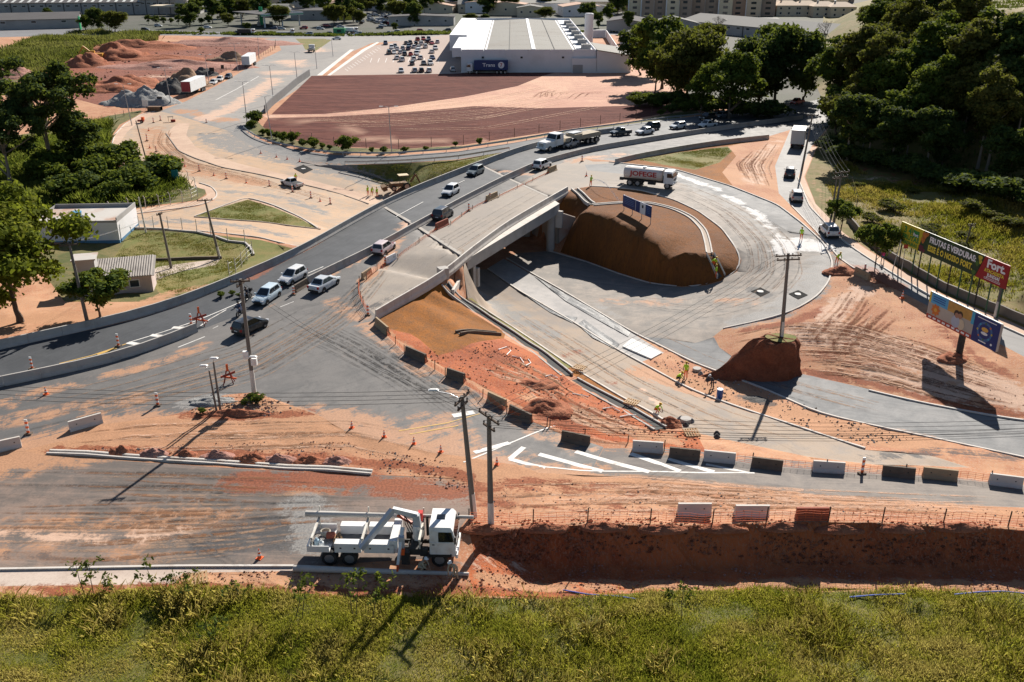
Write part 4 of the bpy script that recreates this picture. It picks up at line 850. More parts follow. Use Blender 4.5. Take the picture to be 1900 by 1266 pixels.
far_cars([(500 + random.uniform(880, 1190) / 5.278, random.uniform(150, 245) / 5.278) for _ in range(34)] + [(612 + random.uniform(0, 20), random.uniform(26, 38)) for _ in range(6)], lambda x, y: R(random.choice([20, 200, 110])), 'in the used car yard', 'cars in the used car yard', hj=.3)
# ------------------------------------------------------------------ lettering
def text(body, size, m, parent, loc, rot, name='lettering', ext=.004, width=None, bold=0.0, sx=1.0):
 cu = bpy.data.curves.new('txt', 'FONT'); cu.body = body; cu.size = size; cu.extrude = ext; cu.align_x = 'CENTER'; cu.align_y = 'CENTER'; cu.offset = bold; cu.resolution_u = 2
 ob = bpy.data.objects.new('txt', cu); COL.objects.link(ob); dg = bpy.context.evaluated_depsgraph_get()
 me = bpy.data.meshes.new_from_object(ob.evaluated_get(dg)); bpy.data.objects.remove(ob); bpy.data.curves.remove(cu)
 me.materials.clear(); me.materials.append(m); me.name = name
 o = link_mesh(name, me, parent); o.location = loc; o.rotation_euler = rot
 if width and len(me.vertices):
  xs = [v.co.x for v in me.vertices]; k = width / max(1e-3, max(xs) - min(xs)); o.scale = (k, 1, 1)
 return o
REDL = mat('red_lettering', (.42, .03, .03), .5); WHL = mat('white_lettering', (.8, .8, .8), .5); YELL = mat('yellow_lettering', (.75, .60, .06), .5); GRNL = mat('green_lettering', (.03, .22, .05), .5)
def cab_over(root, x0, x1, hw, z0, z1, m, slope=.18):
 def sec(z, dx, k): return [Vector((x0, -hw * k, z)), Vector((x1 - dx, -hw * k, z)), Vector((x1 - dx, hw * k, z)), Vector((x0, hw * k, z))]
 mb = MB(); h = z1 - z0; mb.loft([sec(z0, .03, 1), sec(z0 + h * .5, 0, 1), sec(z0 + h * .88, slope * .75, .97), sec(z1, slope * 1.5, .90)]); cb = mb.build('cab', m, root)
 zz0, zz1 = z0 + h * .52, z0 + h * .86; o = .012
 MB().poly([Vector((x1 + o - .002, -hw * .9, zz0)), Vector((x1 + o - .002, hw * .9, zz0)), Vector((x1 + o - slope * .73, hw * .86, zz1)), Vector((x1 + o - slope * .73, -hw * .86, zz1))]).build('windshield', GLASS, cb)
 for s in (-1, 1):
  a = x0 + (x1 - x0) * .34
  MB().poly([Vector((a, s * (hw + o), zz0)), Vector((x1 - .12, s * (hw + o), zz0)), Vector((x1 - .26, s * (hw * .98 + o), zz1)), Vector((a, s * (hw * .98 + o), zz1))]).build('side_window', GLASS, cb)
  MB().box((x1 - .02, s * (hw + .16), zz0 + .25), (.10, .16, .5)).build('mirror', BLACKP, cb)
  MB().box((x1 + .02, s * hw * .72, z0 + .22), (.07, .34, .18)).build('headlight', LAMPW, cb)
 MB().box((x1 + .02, 0, z0 + h * .30), (.05, hw * 1.2, .26)).build('grille', BLACKP, cb)
 MB().box((x1 + .03, 0, z0 + .02), (.16, hw * 2, .28)).build('bumper', m, cb)
 return cb
def chassis(root, x0, x1, z=.78):
 mb = MB()
 for s in (-1, 1): mb.bbox(x0, x1, s * .42 - .06, s * .42 + .06, z - .14, z + .12)
 for k in range(5): mb.bbox(x0 + (x1 - x0) * (k + .5) / 5 - .06, x0 + (x1 - x0) * (k + .5) / 5 + .06, -.42, .42, z - .1, z + .06)
 mb.build('chassis', CHAS, root)
def axle(root, x, hw=1.05, r=.5, dual=False):
 for s in (-1, 1): wheel(root, (x, s * hw, r), r, .55 if dual else .3)
# ------------------------------------------------------------------ water tanker
a, rz = place((1203, 345), (1260, 352)); T = empty('water_tanker', a, rz, 'white water tanker lorry with big red letters on loop road', 'truck'); T.rotation_euler[2] = rz
chassis(T, -4.2, 3.6, .85); cab_over(T, 2.7, 4.2, 1.2, .85, 2.75, TWHITE)
TANK = mat('tank_dusty_white', (.66, .60, .55), .5, 0, .10, .8, 0, (.40, .24, .16, .75))
mb = MB(); n = 20; secs = []
for x, k in ((-3.9, .80), (-3.82, .97), (-3.7, 1), (2.2, 1), (2.32, .97), (2.4, .80)): secs.append([Vector((x, 1.15 * k * math.copysign(abs(math.cos(th)) ** .8, math.cos(th)), 1.95 + .92 * k * math.copysign(abs(math.sin(th)) ** .8, math.sin(th)))) for th in [2 * math.pi * i / n for i in range(n)]])
mb.loft(secs); tk = mb.build('tank', TANK, T, 40)
text('JOFEGE', 1.05, REDL, tk, (-.6, -1.185, 2.02), (R(90), 0, 0), width=4.4, bold=.035)
MB().tube([(-.7, 0, 2.8), (-.7, 0, 3.0)], .3, 12).build('hatch', GALV, tk); MB().bbox(-3.5, 2.0, -.25, .25, 2.86, 2.9).build('walkway', GALV, tk)
for s in (-1, 1): MB().bbox(-3.4, -.1, s * 1.18 - .12, s * 1.18 + .12, .98, 1.06).build('mudguard', CHAS, T)
MB().box((-4.25, 0, .95), (.6, 1.6, .5)).build('spray_pump', CHAS, T); MB().box((.8, -.95, .75), (1.2, .5, .5)).build('fuel_tank', CHAS, T); MB().box((2.45, .2, 1.5), (.35, 1.6, 1.0)).build('air_filter', BLACKP, T)
for x in (-2.75, -1.45): axle(T, x, .98, .52, True)
axle(T, 3.3, 1.02, .52)
# ------------------------------------------------------------------ long-nosed lorry with flatbed load
a, rz = place((1050, 277), (1000, 281)); L = empty('flatbed_lorry', a, rz, 'white long nosed lorry hauling a flatbed stacked with pale beams', 'truck')
b_ = G(1004, 281); a2 = G(1105, 262); d = (b_ - a2); d.z = 0; rz = math.atan2(d.y, d.x); L.rotation_euler[2] = rz; L.location = (b_ + a2) / 2
LH = d.length / 2
chassis(L, LH - 6.6, LH, .85)
mb = MB(); cx_ = LH - 2.9
mb.loft([[Vector((x, y, z)) for y, z in ((-1.1 * k, .75), (-1.1 * k, zt - .15), (-.95 * k, zt), (.95 * k, zt), (1.1 * k, zt - .15), (1.1 * k, .75))] for x, k, zt in ((cx_, 1.05, 1.95), (LH - 1.0, 1, 1.85), (LH - .25, .98, 1.75), (LH, .9, 1.55))]); hd = mb.build('bonnet', TWHITE, L)
mb = MB(); mb.loft([[Vector((cx_ - 2.0, -1.2, .9)), Vector((cx_ + .2, -1.2, .9)), Vector((cx_ + .2, 1.2, .9)), Vector((cx_ - 2.0, 1.2, .9))], [Vector((cx_ - 2.0, -1.2, 2.0)), Vector((cx_ + .2, -1.2, 2.0)), Vector((cx_ + .2, 1.2, 2.0)), Vector((cx_ - 2.0, 1.2, 2.0))], [Vector((cx_ - 2.0, -1.1, 3.0)), Vector((cx_ - .25, -1.1, 2.95)), Vector((cx_ - .25, 1.1, 2.95)), Vector((cx_ - 2.0, 1.1, 3.0))]]); cb = mb.build('cab', TWHITE, L)
MB().poly([(cx_ + .20, -1.08, 2.08), (cx_ + .20, 1.08, 2.08), (cx_ - .2, 1.0, 2.85), (cx_ - .2, -1.0, 2.85)]).build('windshield', GLASS, cb)
for s in (-1, 1): MB().poly([(cx_ - 1.1, s * 1.215, 2.05), (cx_ + .05, s * 1.215, 2.05), (cx_ - .22, s * 1.13, 2.8), (cx_ - 1.1, s * 1.13, 2.8)]).build('side_window', GLASS, cb); MB().box((LH - .03, s * .8, 1.15), (.1, .35, .25)).build('headlight', LAMPW, hd)
MB().box((LH + .02, 0, 1.3), (.06, 1.1, .6)).build('grille', GALV, hd); MB().box((LH + .08, 0, .72), (.2, 2.3, .35)).build('bumper', TWHITE, L)
BED = mat('trailer_wood', (.36, .31, .24), .85, 0, .2, 2.0); LOADM = mat('beam_load', (.42, .36, .27), .85, 0, .15, 1.5, 0, (.25, .2, .14, .5))
MB().bbox(-LH, LH - 5.2, -1.25, 1.25, 1.15, 1.4).build('flatbed', BED, L)
for s in (-1, 1): MB().bbox(-LH, LH - 5.3, s * 1.28 - .03, s * 1.28 + .03, 1.2, 1.75).build('side_board', BED, L)
for x0, x1, z0, z1 in ((-LH + .3, -2.6, 1.42, 1.95), (-2.4, LH - 8.2, 1.42, 2.25), (LH - 8.0, LH - 5.6, 1.42, 1.9)):
 for y in (-.85, 0, .85): MB().bbox(x0, x1, y - .36, y + .36, z0, z1).build('beam', LOADM, L)
MB().box((-1.5, 0, 2.4), (2.6, 1.6, .14)).build('tarpaulin', mat('grey_tarp', (.30, .33, .36), .6), L)
for x in (LH - 1.2,): axle(L, x, 1.05, .52)
for x in (LH - 5.0, LH - 6.3, -LH + 1.2, -LH + 2.5, -LH + 3.8): axle(L, x, 1.0, .5, True)
# ------------------------------------------------------------------ box lorry seen from behind
a, rz = place((1480, 272), (1489, 250)); B = empty('box_lorry', a, rz, 'box lorry with tall grey white body seen from behind on the side road', 'truck')
chassis(B, -3.5, 3.4); BOXM = mat('box_body', (.50, .50, .49), .5, 0, .08, .6, 0, (.33, .28, .24, .4))
bx = MB().bbox(-3.7, 1.9, -1.25, 1.25, 1.1, 3.75).build('cargo_box', BOXM, B)
for s in (-1, 1): MB().bbox(-3.73, -3.705, s * .62 - .58, s * .62 + .58, 1.2, 3.65).build('rear_door', BOXM, bx); MB().box((-3.75, s * 1.05, .98), (.06, .25, .14)).build('taillight', LAMPR, B)
cab_over(B, 2.1, 3.6, 1.1, .8, 2.7, TWHITE)
for x in (-2.2,): axle(B, x, .95, .48, True)
axle(B, 2.7, .98, .48)
# ------------------------------------------------------------------ parked trailers
def trailer(px0, px1, label, endm, length=None):
 p0, p1 = G(*px0), G(*px1); d = p1 - p0; d.z = 0; ln = length or d.length; d.normalize()
 r = empty('box_trailer', p0 + d * ln / 2, math.atan2(d.y, d.x), label, 'trailer', 'trailers parked on the far roadside')
 b = MB().bbox(-ln / 2, ln / 2, -1.28, 1.28, 1.25, 4.0).build('cargo_box', TWHITE, r)
 MB().bbox(-ln / 2 - .03, -ln / 2 - .002, -1.25, 1.25, 1.3, 3.95).build('end_wall', endm, b)
 MB().bbox(-ln / 2, ln / 2, -.45, .45, .95, 1.24).build('chassis', CHAS, r)
 for k in range(3): axle(r, ln / 2 - 1.0 - k * 1.3, 1.0, .5, True)
 for s in (-1, 1): MB().bbox(-ln / 2 + 2.4, -ln / 2 + 2.6, s * .8 - .08, s * .8 + .08, 0, .96).build('landing_leg', CHAS, r)
 return r
trailer((347,180), (378,166), 'white box trailer with dark red front wall parked by gravel heaps', mat('trailer_red', (.26, .02, .03), .5), 13.5)
trailer((457,128), (476,115), 'white box trailer parked farther up the road near the fence', mat('trailer_grey', (.5, .54, .58), .5), 13.5)
# blue articulated lorry at the warehouse wall
p0 = P(859, 92, 7.2) + Vector((1, -2.2, 0)); p0.z = HZ(p0.x, p0.y); p1 = p0 + Vector((13.5, 0, 0)); d = (p1 - p0); d.z = 0
Q = empty('articulated_lorry', p0.lerp(p1, .5), math.atan2(d.y, d.x) + math.pi, 'dark blue articulated lorry parked against the white warehouse wall', 'truck'); ln = d.length
BLU = mat('trailer_blue', (.012, .035, .14), .45, 0, .12, .5)
b = MB().bbox(-ln / 2, ln / 2 - 2.6, -1.28, 1.28, 1.2, 4.1).build('cargo_box', BLU, Q); cab_over(Q, ln / 2 - 2.1, ln / 2 - .2, 1.2, .8, 3.2, TWHITE); chassis(Q, -ln / 2 + .3, ln / 2 - .3)
text('Trans', 1.5, WHL, b, (-.6, 1.30, 2.7), (R(90), 0, R(180)), width=4.0, bold=.03)
MB().tube([(-ln / 2 + 2.2, 1.285, 2.7), (-ln / 2 + 2.2, 1.31, 2.7)], 1.0, 20).build('roundel', WHL, b); text('7', 1.5, REDL, b, (-ln / 2 + 2.2, 1.32, 2.7), (R(90), 0, R(180)), bold=.03)
for x in (-ln / 2 + 1, -ln / 2 + 2.3, -ln / 2 + 3.6, ln / 2 - 3.4): axle(Q, x, 1.0, .5, True)
axle(Q, ln / 2 - 1.2, 1.0, .5)
# small lorries on the far roads
def far_lorry(px, front, label, bodym, L_=7.0, box=True):
 a, rz = place(px, front); r = empty('lorry', a, rz, label, 'truck'); chassis(r, -L_ / 2, L_ / 2 - .2); cab_over(r, L_ / 2 - 1.7, L_ / 2, 1.1, .8, 2.7, TWHITE)
 if box: MB().bbox(-L_ / 2, L_ / 2 - 2.0, -1.2, 1.2, 1.0, 2.7 if box is True else box).build('cargo_body', bodym, r)
 for x in (-L_ / 2 + 1.3, L_ / 2 - 1.0): axle(r, x, 1.0, .48)
 return r
far_lorry((578,97), (590,86), 'short lorry cab driving up the far road past the green verge', CHAS, 6.0, 1.3)
far_lorry((458,65), (470,65), 'dark tipper lorry on the far avenue near a roadside tree', CHAS, 8.0)
far_lorry((530,65), (545,65), 'flatbed lorry with white cab on the far avenue by petrol station', GALV, 8.5, 1.35)
far_lorry((652,62), (668,62), 'white van on the far avenue below the palm tree', TWHITE, 6.5)
# ------------------------------------------------------------------ crane lorry in the foreground
K = empty('crane_lorry', G(715, 1030), -.03, 'white crane lorry parked with its folded boom in the foreground', 'truck'); K.location.z = .02
TW = mat('crane_white', (.72, .72, .71), .45, 0, .08, 1.2, 0, (.40, .29, .21, .6))
chassis(K, -4.7, 4.3, .85)
cb = cab_over(K, 3.1, 4.78, 1.22, .85, 2.95, TW, .22)
MB().box((3.75, .1, 2.97), (.55, .5, .05)).build('roof_hatch', GLASS, cb)
for s in (-1, 1):
 MB().bbox(3.15, 4.4, s * 1.24 - .015, s * 1.24 + .015, 1.0, 1.9).build('door', TW, cb); MB().box((3.35, s * 1.27, 1.75), (.16, .03, .05)).build('handle', BLACKP, cb)
 MB().bbox(3.0, 4.5, s * 1.1 - .18, s * 1.1 + .18, .82, 1.02).build('mudguard', BLACKP, K)
 for (x0, x1) in ((-3.0, -1.3), (-1.1, .88)):
  bx = MB().bbox(x0, x1, s * 1.0 - .28, s * 1.0 + .28, 1.05, 1.72).build('tool_box', TW, K)
  MB().bbox(x0 + .05, x1 - .05, s * 1.29 - .01, s * 1.29 + .01, 1.12, 1.64).build('box_lid', TW, bx)
  for xx in (x0 + .4, x1 - .4): MB().box((xx, s * 1.305, 1.4), (.12, .02, .1)).build('latch', BLACKP, bx)
MB().bbox(-4.75, .9, -.72, .72, 1.0, 1.1).build('bed_floor', mat('bed_grey', (.18, .17, .16), .8, 0, .3, 2.0), K)
MB().bbox(.55, 1.05, -1.28, 1.28, 1.1, 2.0).build('bed_front_wall', TW, K)
tr = MB(); tr.bbox(-4.78, -3.35, -1.28, -1.22, 1.05, 1.5); tr.bbox(-4.78, -3.35, 1.22, 1.28, 1.05, 1.5); tr.bbox(-4.78, -4.72, -1.22, 1.22, 1.05, 1.5); tr.bbox(-4.72, -3.35, -1.22, 1.22, 1.05, 1.1); tr.build('rear_tray', TW, K)
for x in (-4.45, -1.2, 2.45):                        # pole racks
 mb = MB(); mb.tube([(x, -1.1, 1.1), (x, -1.1, 2.0)], .05, 6); mb.tube([(x, 1.2, 1.1), (x, 1.2, 2.25)], .06, 6); mb.box((x, .05, 2.02), (.14, 2.5, .12)); mb.tube([(x, 1.45, 1.9), (x, 1.45, 2.75)], .05, 6); mb.build('pole_rack', mat('rack_paint', (.58, .56, .50), .6, 0, .2, 3.0, 0, (.3, .2, .12, .5)), K)
for x, r2 in ((-3.4, 1), (-2.1, 1)): axle(K, x, .98, .52, True)
axle(K, 3.7, 1.03, .52)
MB().tube([(2.15, 0, .9), (2.15, 0, 2.4)], .28, 12).build('crane_column', TW, K)
cr = MB(); cr.box((2.15, 0, 1.1), (.7, 2.3, .45)); cr.build('crane_base', CHAS, K)
def boom(name, a, b, w0, w1, m, parent):
 a, b = Vector(a), Vector(b); d = (b - a).normalized(); u = d.cross(Vector((0, 0, 1))).normalized(); v = u.cross(d).normalized(); mb = MB()
 mb.loft([[p_ + u * sx * w_ + v * sy * w_ * 1.2 for sx, sy in ((-1, -1), (1, -1), (1, 1), (-1, 1))] for p_, w_ in ((a, w0), (b, w1))]); return mb.build(name, m, parent)
BMG = mat('boom_grey', (.46, .48, .50), .4, .1, .08, 1.5)
boom('crane_arm', (2.2, 0, 2.3), (2.15, 0, 3.15), .2, .18, BMG, K)
boom('crane_arm', (2.25, 0, 3.1), (.62, .25, 3.35), .14, .14, BMG, K)
bm_ = boom('main_boom', (.62, .2, 3.35), (-1.25, -1.55, 1.55), .15, .13, BMG, K)
boom('boom_extension', (.5, .1, 3.20), (-1.05, -1.4, 1.62), .08, .08, CHAS, bm_)
boom('hydraulic_ram', (1.9, 0, 2.5), (.9, .15, 3.0), .07, .07, mat('crane_orange', (.50, .07, .02), .5), K)
boom('hoist_arm', (1.35, -.6, 2.6), (1.15, -2.05, .75), .11, .07, TW, K)
boom('hoist_tip', (1.15, -2.05, .75), (1.12, -2.15, .32), .06, .05, mat('crane_orange', (.5, .07, .02)), K)
MB().box((.95 + .35, -1.1, 1.75), (.35, .35, 1.0)).build('control_panel', mat('control_grey', (.45, .45, .47), .5), K)
MB().box((1.3, -1.3, 1.25), (.42, .3, .4)).build('valve_block', ORANGE, K); MB().box((2.3, .9, 2.5), (.3, .4, .6)).build('oil_tank', mat('tank_red', (.55, .03, .02), .4), K)
MB().box((2.7, -.9, 1.0), (.5, .4, .5)).build('battery_box', CHAS, K)
for k in range(4): MB().tube([(2.3 - .1 * k, .3 - .2 * k, 1.3), (1.9 - .15 * k, -.2, 2.6), (1.3, .1 + .1 * k, 3.0 + .12 * k), (.7, .2, 3.2)], .03, 5).build('hydraulic_hose', BLACKP, K)
for s in (-1, 1): MB().box((1.55, s * 1.15, .75), (.5, .5, .9)).build('outrigger', CHAS, K)
MB().tube([(2.75, .75, 1.1), (2.75, .75, 2.6)], .09, 8).build('exhaust_stack', CHAS, K)
# loose gear in the tray
GEAR = [('rope_coil', 'coil of pale rope in the rear tray of crane lorry', (-3.95, .5, 1.3), mat('rope', (.45, .40, .32), .9)), ('tool_bag', 'reddish tool bag in the rear tray of crane lorry', (-3.55, .25, 1.35), mat('bag_red', (.28, .08, .05), .8)), ('water_jug', 'pale blue water jug in the rear tray of crane lorry', (-4.3, -.55, 1.35), mat('jug_blue', (.30, .42, .50), .4)), ('water_jug', 'second pale jug beside the blue one in the rear tray', (-3.95, -.75, 1.33), mat('jug_pale', (.50, .54, .56), .4)), ('timber_block', 'short timber blocks on the bed of crane lorry behind the tray', (-3.15, .1, 1.22), WOOD)]
Kq = Matrix.Translation(K.location) @ Matrix.Rotation(-.03, 4, 'Z')
for nm, lab, l, m in GEAR:
 mb = MB()
 if nm == 'rope_coil':
  for k in range(3): mb.tube([(.3 * math.cos(th), .3 * math.sin(th), k * .07) for th in [2 * math.pi * i / 14 for i in range(15)]], .05, 5)
 elif nm == 'water_jug': mb.tube([(0, 0, -.2), (0, 0, .12), (0, 0, .2), (0, 0, .28)], [.17, .17, .07, .06], 10)
 elif nm == 'tool_bag': mb.loft([[Vector((x, y, z)) for x, y in ((-.28, -.16), (.28, -.16), (.28, .16), (-.28, .16))] for z in (-.22, .05)] + [[Vector((x, y, .2)) for x, y in ((-.22, -.04), (.22, -.04), (.22, .04), (-.22, .04))]])
 else:
  for k in range(3): mb.box((k * .16 - .1, k * .1, -.03 + .02 * k), (.12, .7, .12), .2 * k)
 o = mb.build(nm, m); o.location = Kq @ Vector(l); tag(o, lab, nm.replace('_', ' '))
CPOLE = mat('pole_concrete', (.50, .47, .43), .85, 0, .08, 1.0, .1, (.34, .29, .24, .4))
def cpole(p0, p1, r0, r1, label):
 c = (p0 + p1) / 2; o = MB().tube([p0 - c, p1 - c], [r0, r1], 12).build('concrete_pole', CPOLE, None, 40); o.location = c; tag(o, label, 'pole', 'new concrete poles by the crane lorry')
cpole(Kq @ Vector((-5.35, 1.2, 2.30)), Kq @ Vector((5.75, 1.2, 2.24)), .20, .11, 'long new concrete pole carried on the racks of crane lorry')
p0, p1 = G(545, 1060, .22), G(870, 1069, .14); cpole(p0, p1, .23, .12, 'long new concrete pole lying on the ground before the crane lorry')
# ------------------------------------------------------------------ loose concrete barriers
BPROF = [(-.30, 0), (-.30, .12), (-.16, .34), (-.09, .92), (.09, .92), (.16, .34), (.30, .12), (.30, 0)]
def barrier(p0, p1, m, label, stripe=False):
 a, b = G(*p0), G(*p1); c = (a + b) / 2; d = b - a; d.z = 0; ln = d.length; h = ln / 2
 o = MB().loft([[Vector((x, y * k, z)) for y, z in BPROF] for x, k in ((-h, .97), (-h + .04, 1), (h - .04, 1), (h, .97))]).build('concrete_barrier', m); dn = d.normalized()
 o.location = c + Vector((-dn.y, dn.x, 0)) * .25; o.location.z = min(a.z, b.z) - .03; o.rotation_euler = (0, -math.atan2(b.z - a.z, ln), math.atan2(d.y, d.x)); tag(o, label, 'barrier', 'loose concrete barriers')
 for s in (-1, 1): MB().tube([(s * h * .55, -.15, .55), (s * h * .55, .15, .55)], .05, 8).build('lifting_hole', BLACKP, o)
 if stripe:
  for k in range(4): MB().box((-h - .015, 0, .15 + k * .2), (.03, .22, .1), 0, .4).build('stripe', ORANGE if k % 2 == 0 else WHITE, o)
 return o
for a in [
 ((1173,838),(1230,842), CONCP, 'pale concrete barrier where the orange net meets the hatched road'), ((1241,850),(1298,856), CONCD, 'grimy dark barrier between two pale ones beside the hatching end'), ((1305,856),(1364,862), CONCP, 'pale concrete barrier right after the hatched markings end'),
 ((1394,868),(1451,875), CONCD, 'grimy dark barrier fourth along the row beside the front road'), ((1508,876),(1567,880), CONCP, 'pale concrete barrier just before the striped post in the row'), ((1637,884),(1698,890), CONCD, 'dark brown barrier right after the striped post in the row'),
 ((1712,888),(1776,895), CONCT, 'tan concrete barrier second from the right frame edge'), ((1835,900),(1897,908), CONCP, 'pale concrete barrier touching the right frame edge'),
 ((1040,818),(1092,829), CONCD, 'dark barrier at the tip of the hatched road markings'), ((942,768),(982,787), CONCD, 'dark barrier second up from the hatching along the red earth edge'), ((902,744),(935,759), CONCT, 'tan barrier next to the dark one near the twin poles'),
 ((827,700),(859,711), CONCD, 'dark rounded barrier halfway along the junction side of red earth'), ((750,658),(787,674), CONCD, 'dark barrier with red white striped end below the dry sod', True), ((694,603),(716,622), CONCT, 'ochre barrier at the near end of the bridge parapet'),
 ((1258,958),(1320,958), CONCP, 'pale barrier left of three behind the orange net over the trench'), ((1364,960),(1427,960), CONCP, 'pale barrier in the middle of three above the trench'), ((1478,966),(1538,966), CONCR, 'dark red barrier right of three above the trench'),
 ((131,802),(192,785), CONCP, 'pale barrier standing alone at the junction edge left of the pole island'), ((-12,842),(41,830), CONCP, 'pale barrier cut by the left frame edge'),
 ((905,375),(925,366), CONCT, 'small tan barrier on the bridge nearest the far joint'), ((812,427),(834,417), CONCR, 'small reddish barrier on the bridge beside the black car'), ((718,490),(738,480), WHITE, 'white and orange plastic barrier by the pink hatchback'), ((676,520),(692,509), CONCT, 'tan barrier at the mouth of the closed bridge lane'), ((1019,322),(1034,316), CONCT, 'small tan barrier beside the white car at bridge end'),
 ((1583,508),(1609,521), CONCT, 'ochre barrier on the red heap beside the side road'), ((551,543),(574,529), CONCD, 'grimy barrier stub at the start of median by the silver sedan'),
]: barrier(*a)
# ------------------------------------------------------------------ cones and striped posts
def cone_mesh():
 mb = MB(); mb.box((0, 0, .03), (.40, .40, .06)); mb.tube([(0, 0, .05), (0, 0, .74)], [.15, .025], 12)
 m2 = MB(); m2.tube([(0, 0, .25), (0, 0, .38)], [.122, .099], 12, False); m3 = MB(); m3.tube([(0, 0, .50), (0, 0, .62)], [.077, .056], 12, False)
 return mb.mesh('traffic_cone', ORANGE), m2.mesh('white_band', WHITE), m3.mesh('white_band', WHITE)
CN = cone_mesh()
def cone(px, label, s=1.0):
 o = link_mesh('traffic_cone', CN[0]); o.location = G(*px, -.01); o.scale = (s, s, s); o.rotation_euler[2] = random.uniform(0, 1.5); tag(o, label, 'cone', 'traffic cones')
 for m in CN[1:]: link_mesh('white_band', m, o)
for px, l, s in [((86,732), 'orange cone alone on the wide road by the left median barrier', 1), ((653,794), 'orange cone first from left above the stepped trench', .9), ((713,811), 'orange cone second from left above the stepped trench', .9), ((768,824), 'bright orange cone third from left above the stepped trench', .9), ((818,839), 'dull cone fourth from left above the stepped trench', .9), ((922,862), 'cone half hidden behind the right hand twin pole', .9), ((482,1036), 'orange cone on dark asphalt left of the crane lorry', 1.0),
 ((594,374), 'small cone on junction road below the white pickup', 1), ((343,309), 'small dark cone farthest left by the dark kerb of the junction', 1), ((397,326), 'small dark cone on sandy road left of striped post', 1), ((457,340), 'small dark cone on the sandy road below the striped white post', 1), ((484,285), 'small cone leftmost of four on the far ramp lane', 1), ((513,292), 'small cone second of four on the far ramp lane', 1), ((533,296), 'red cone third of four on the far ramp lane', 1), ((556,300), 'red cone last of four on the far ramp lane', 1), ((278,275), 'small red cone on the sandy bend below the big sign', 1), ((276,243), 'red cone on the sandy bend nearest the yellow drum', 1), ((1674,554), 'orange cone on the sand beside the side road', 1.2), ((1088,327), 'orange marker cone leaning beside the grey patch before the tanker', 1), ((1548,503), 'orange marker cone behind the crouching worker by the red heap', 1)]: cone(px, l, s)
def spost_mesh():
 b = MB().box((0, 0, .06), (.55, .40, .12)).mesh('striped_post', CONCD); seg = [MB().box((0, 0, .12 + .17 * (k + .5)), (.22, .07, .17)).mesh('stripe', ORANGE if k % 2 == 0 else WHITE) for k in range(6)]
 return b, seg
SP = spost_mesh()
def spost(px, label, h=1.0, rz=0.0, lean=0.0):
 o = link_mesh('striped_post', SP[0]); o.location = G(*px, -.01); o.scale = (1, 1, h); o.rotation_euler = (0, lean, rz); tag(o, label, 'post', 'striped marker posts')
 for m in SP[1]: link_mesh('stripe', m, o)
for px, l, h in [((220,643), 'striped post on dark base by the yellow line at left', 1.2), ((60,685), 'white post leaning beside the left median barrier', 1.1), ((355,603), 'white post just left of the red trestle', 1.1), ((293,753), 'striped post on black base near the corner of pole island', 1.1), ((53,806), 'striped post on black base near the left frame edge', 1.2), ((683,585), 'striped post at the near tip of closed bridge lane', 1.1), ((870,392), 'striped post alone midway on the closed bridge lane', 1.1), ((909,372), 'striped post touching the small tan barrier on bridge', 1.1), ((715,492), 'striped post at the left end of white plastic barrier', 1.1), ((1018,321), 'striped post against the barrier by the white car at bridge end', 1.1), ((1080,300), 'thin striped post on black base past the white car', 1.0), ((1599,880), 'striped post on black base in the front barrier row', 1.3), ((500,346), 'striped post just below the white pickup', 1.1), ((543,357), 'stubby striped post with red base next to the pickup', 1.2), ((577,368), 'stubby striped post with red base right of the pickup', 1.2), ((613,379), 'striped post nearest the overpass wall below the kerb', 1.1), ((321,299), 'striped post leftmost below the sandy median', 1.1), ((370,318), 'striped post on sandy road above the bent fence', 1.2), ((420,332), 'white striped post leaning on the sandy road', 1.1), ((290,282), 'striped post beside a red cone on the sandy bend', 1.1), ((273,262), 'tall striped post on the sandy bend beside the dark pole', 1.4), ((285,228), 'yellow topped post near the red trolley on sandy bend', 1.1), ((298,224), 'dark marker post near the crate on the sandy junction', 1.1), ((383,228), 'dark striped marker lying at the tip of sandy median', .8), ((448,554), 'striped post behind the motorcycles at the lane split', .5), ((545,547), 'orange post leaning at the end of grimy median stub', .9), ((1605,500), 'small striped post at right end of the ochre barrier', .6)]: spost(px, l, h, random.uniform(-.3, .3))
# red trestles
TRR = mat('trestle_red', (.30, .05, .03), .7, 0, .2, 3.0)
for px, l, s in (((372,605), 'tangle of red trestles at the end of the left median barrier', 1.0), ((425,712), 'red trestle standing on the grey rubble of the pole island', .9)):
 q = G(*px); r = empty('road_trestle', q, R(40), l, 'trestle')
 for k in range(4):
  a = k * math.pi / 2 + .4; MB().tube([(.75 * s * math.cos(a), .45 * s * math.sin(a), 0), (.15 * math.cos(a + .3), .1 * math.sin(a + .3), 1.45 * s)], .05, 5).build('leg', TRR, r)
 MB().box((0, 0, 1.0 * s), (1.7 * s, .05, .2), .2).build('board', TRR, r); MB().box((.1, .1, .6 * s), (1.5 * s, .05, .16), -.5, 0, .25).build('board', ORANGE, r); MB().box((0, 0, 1.75 * s), (.2, .05, .7)).build('stripe_plate', ORANGE, r)
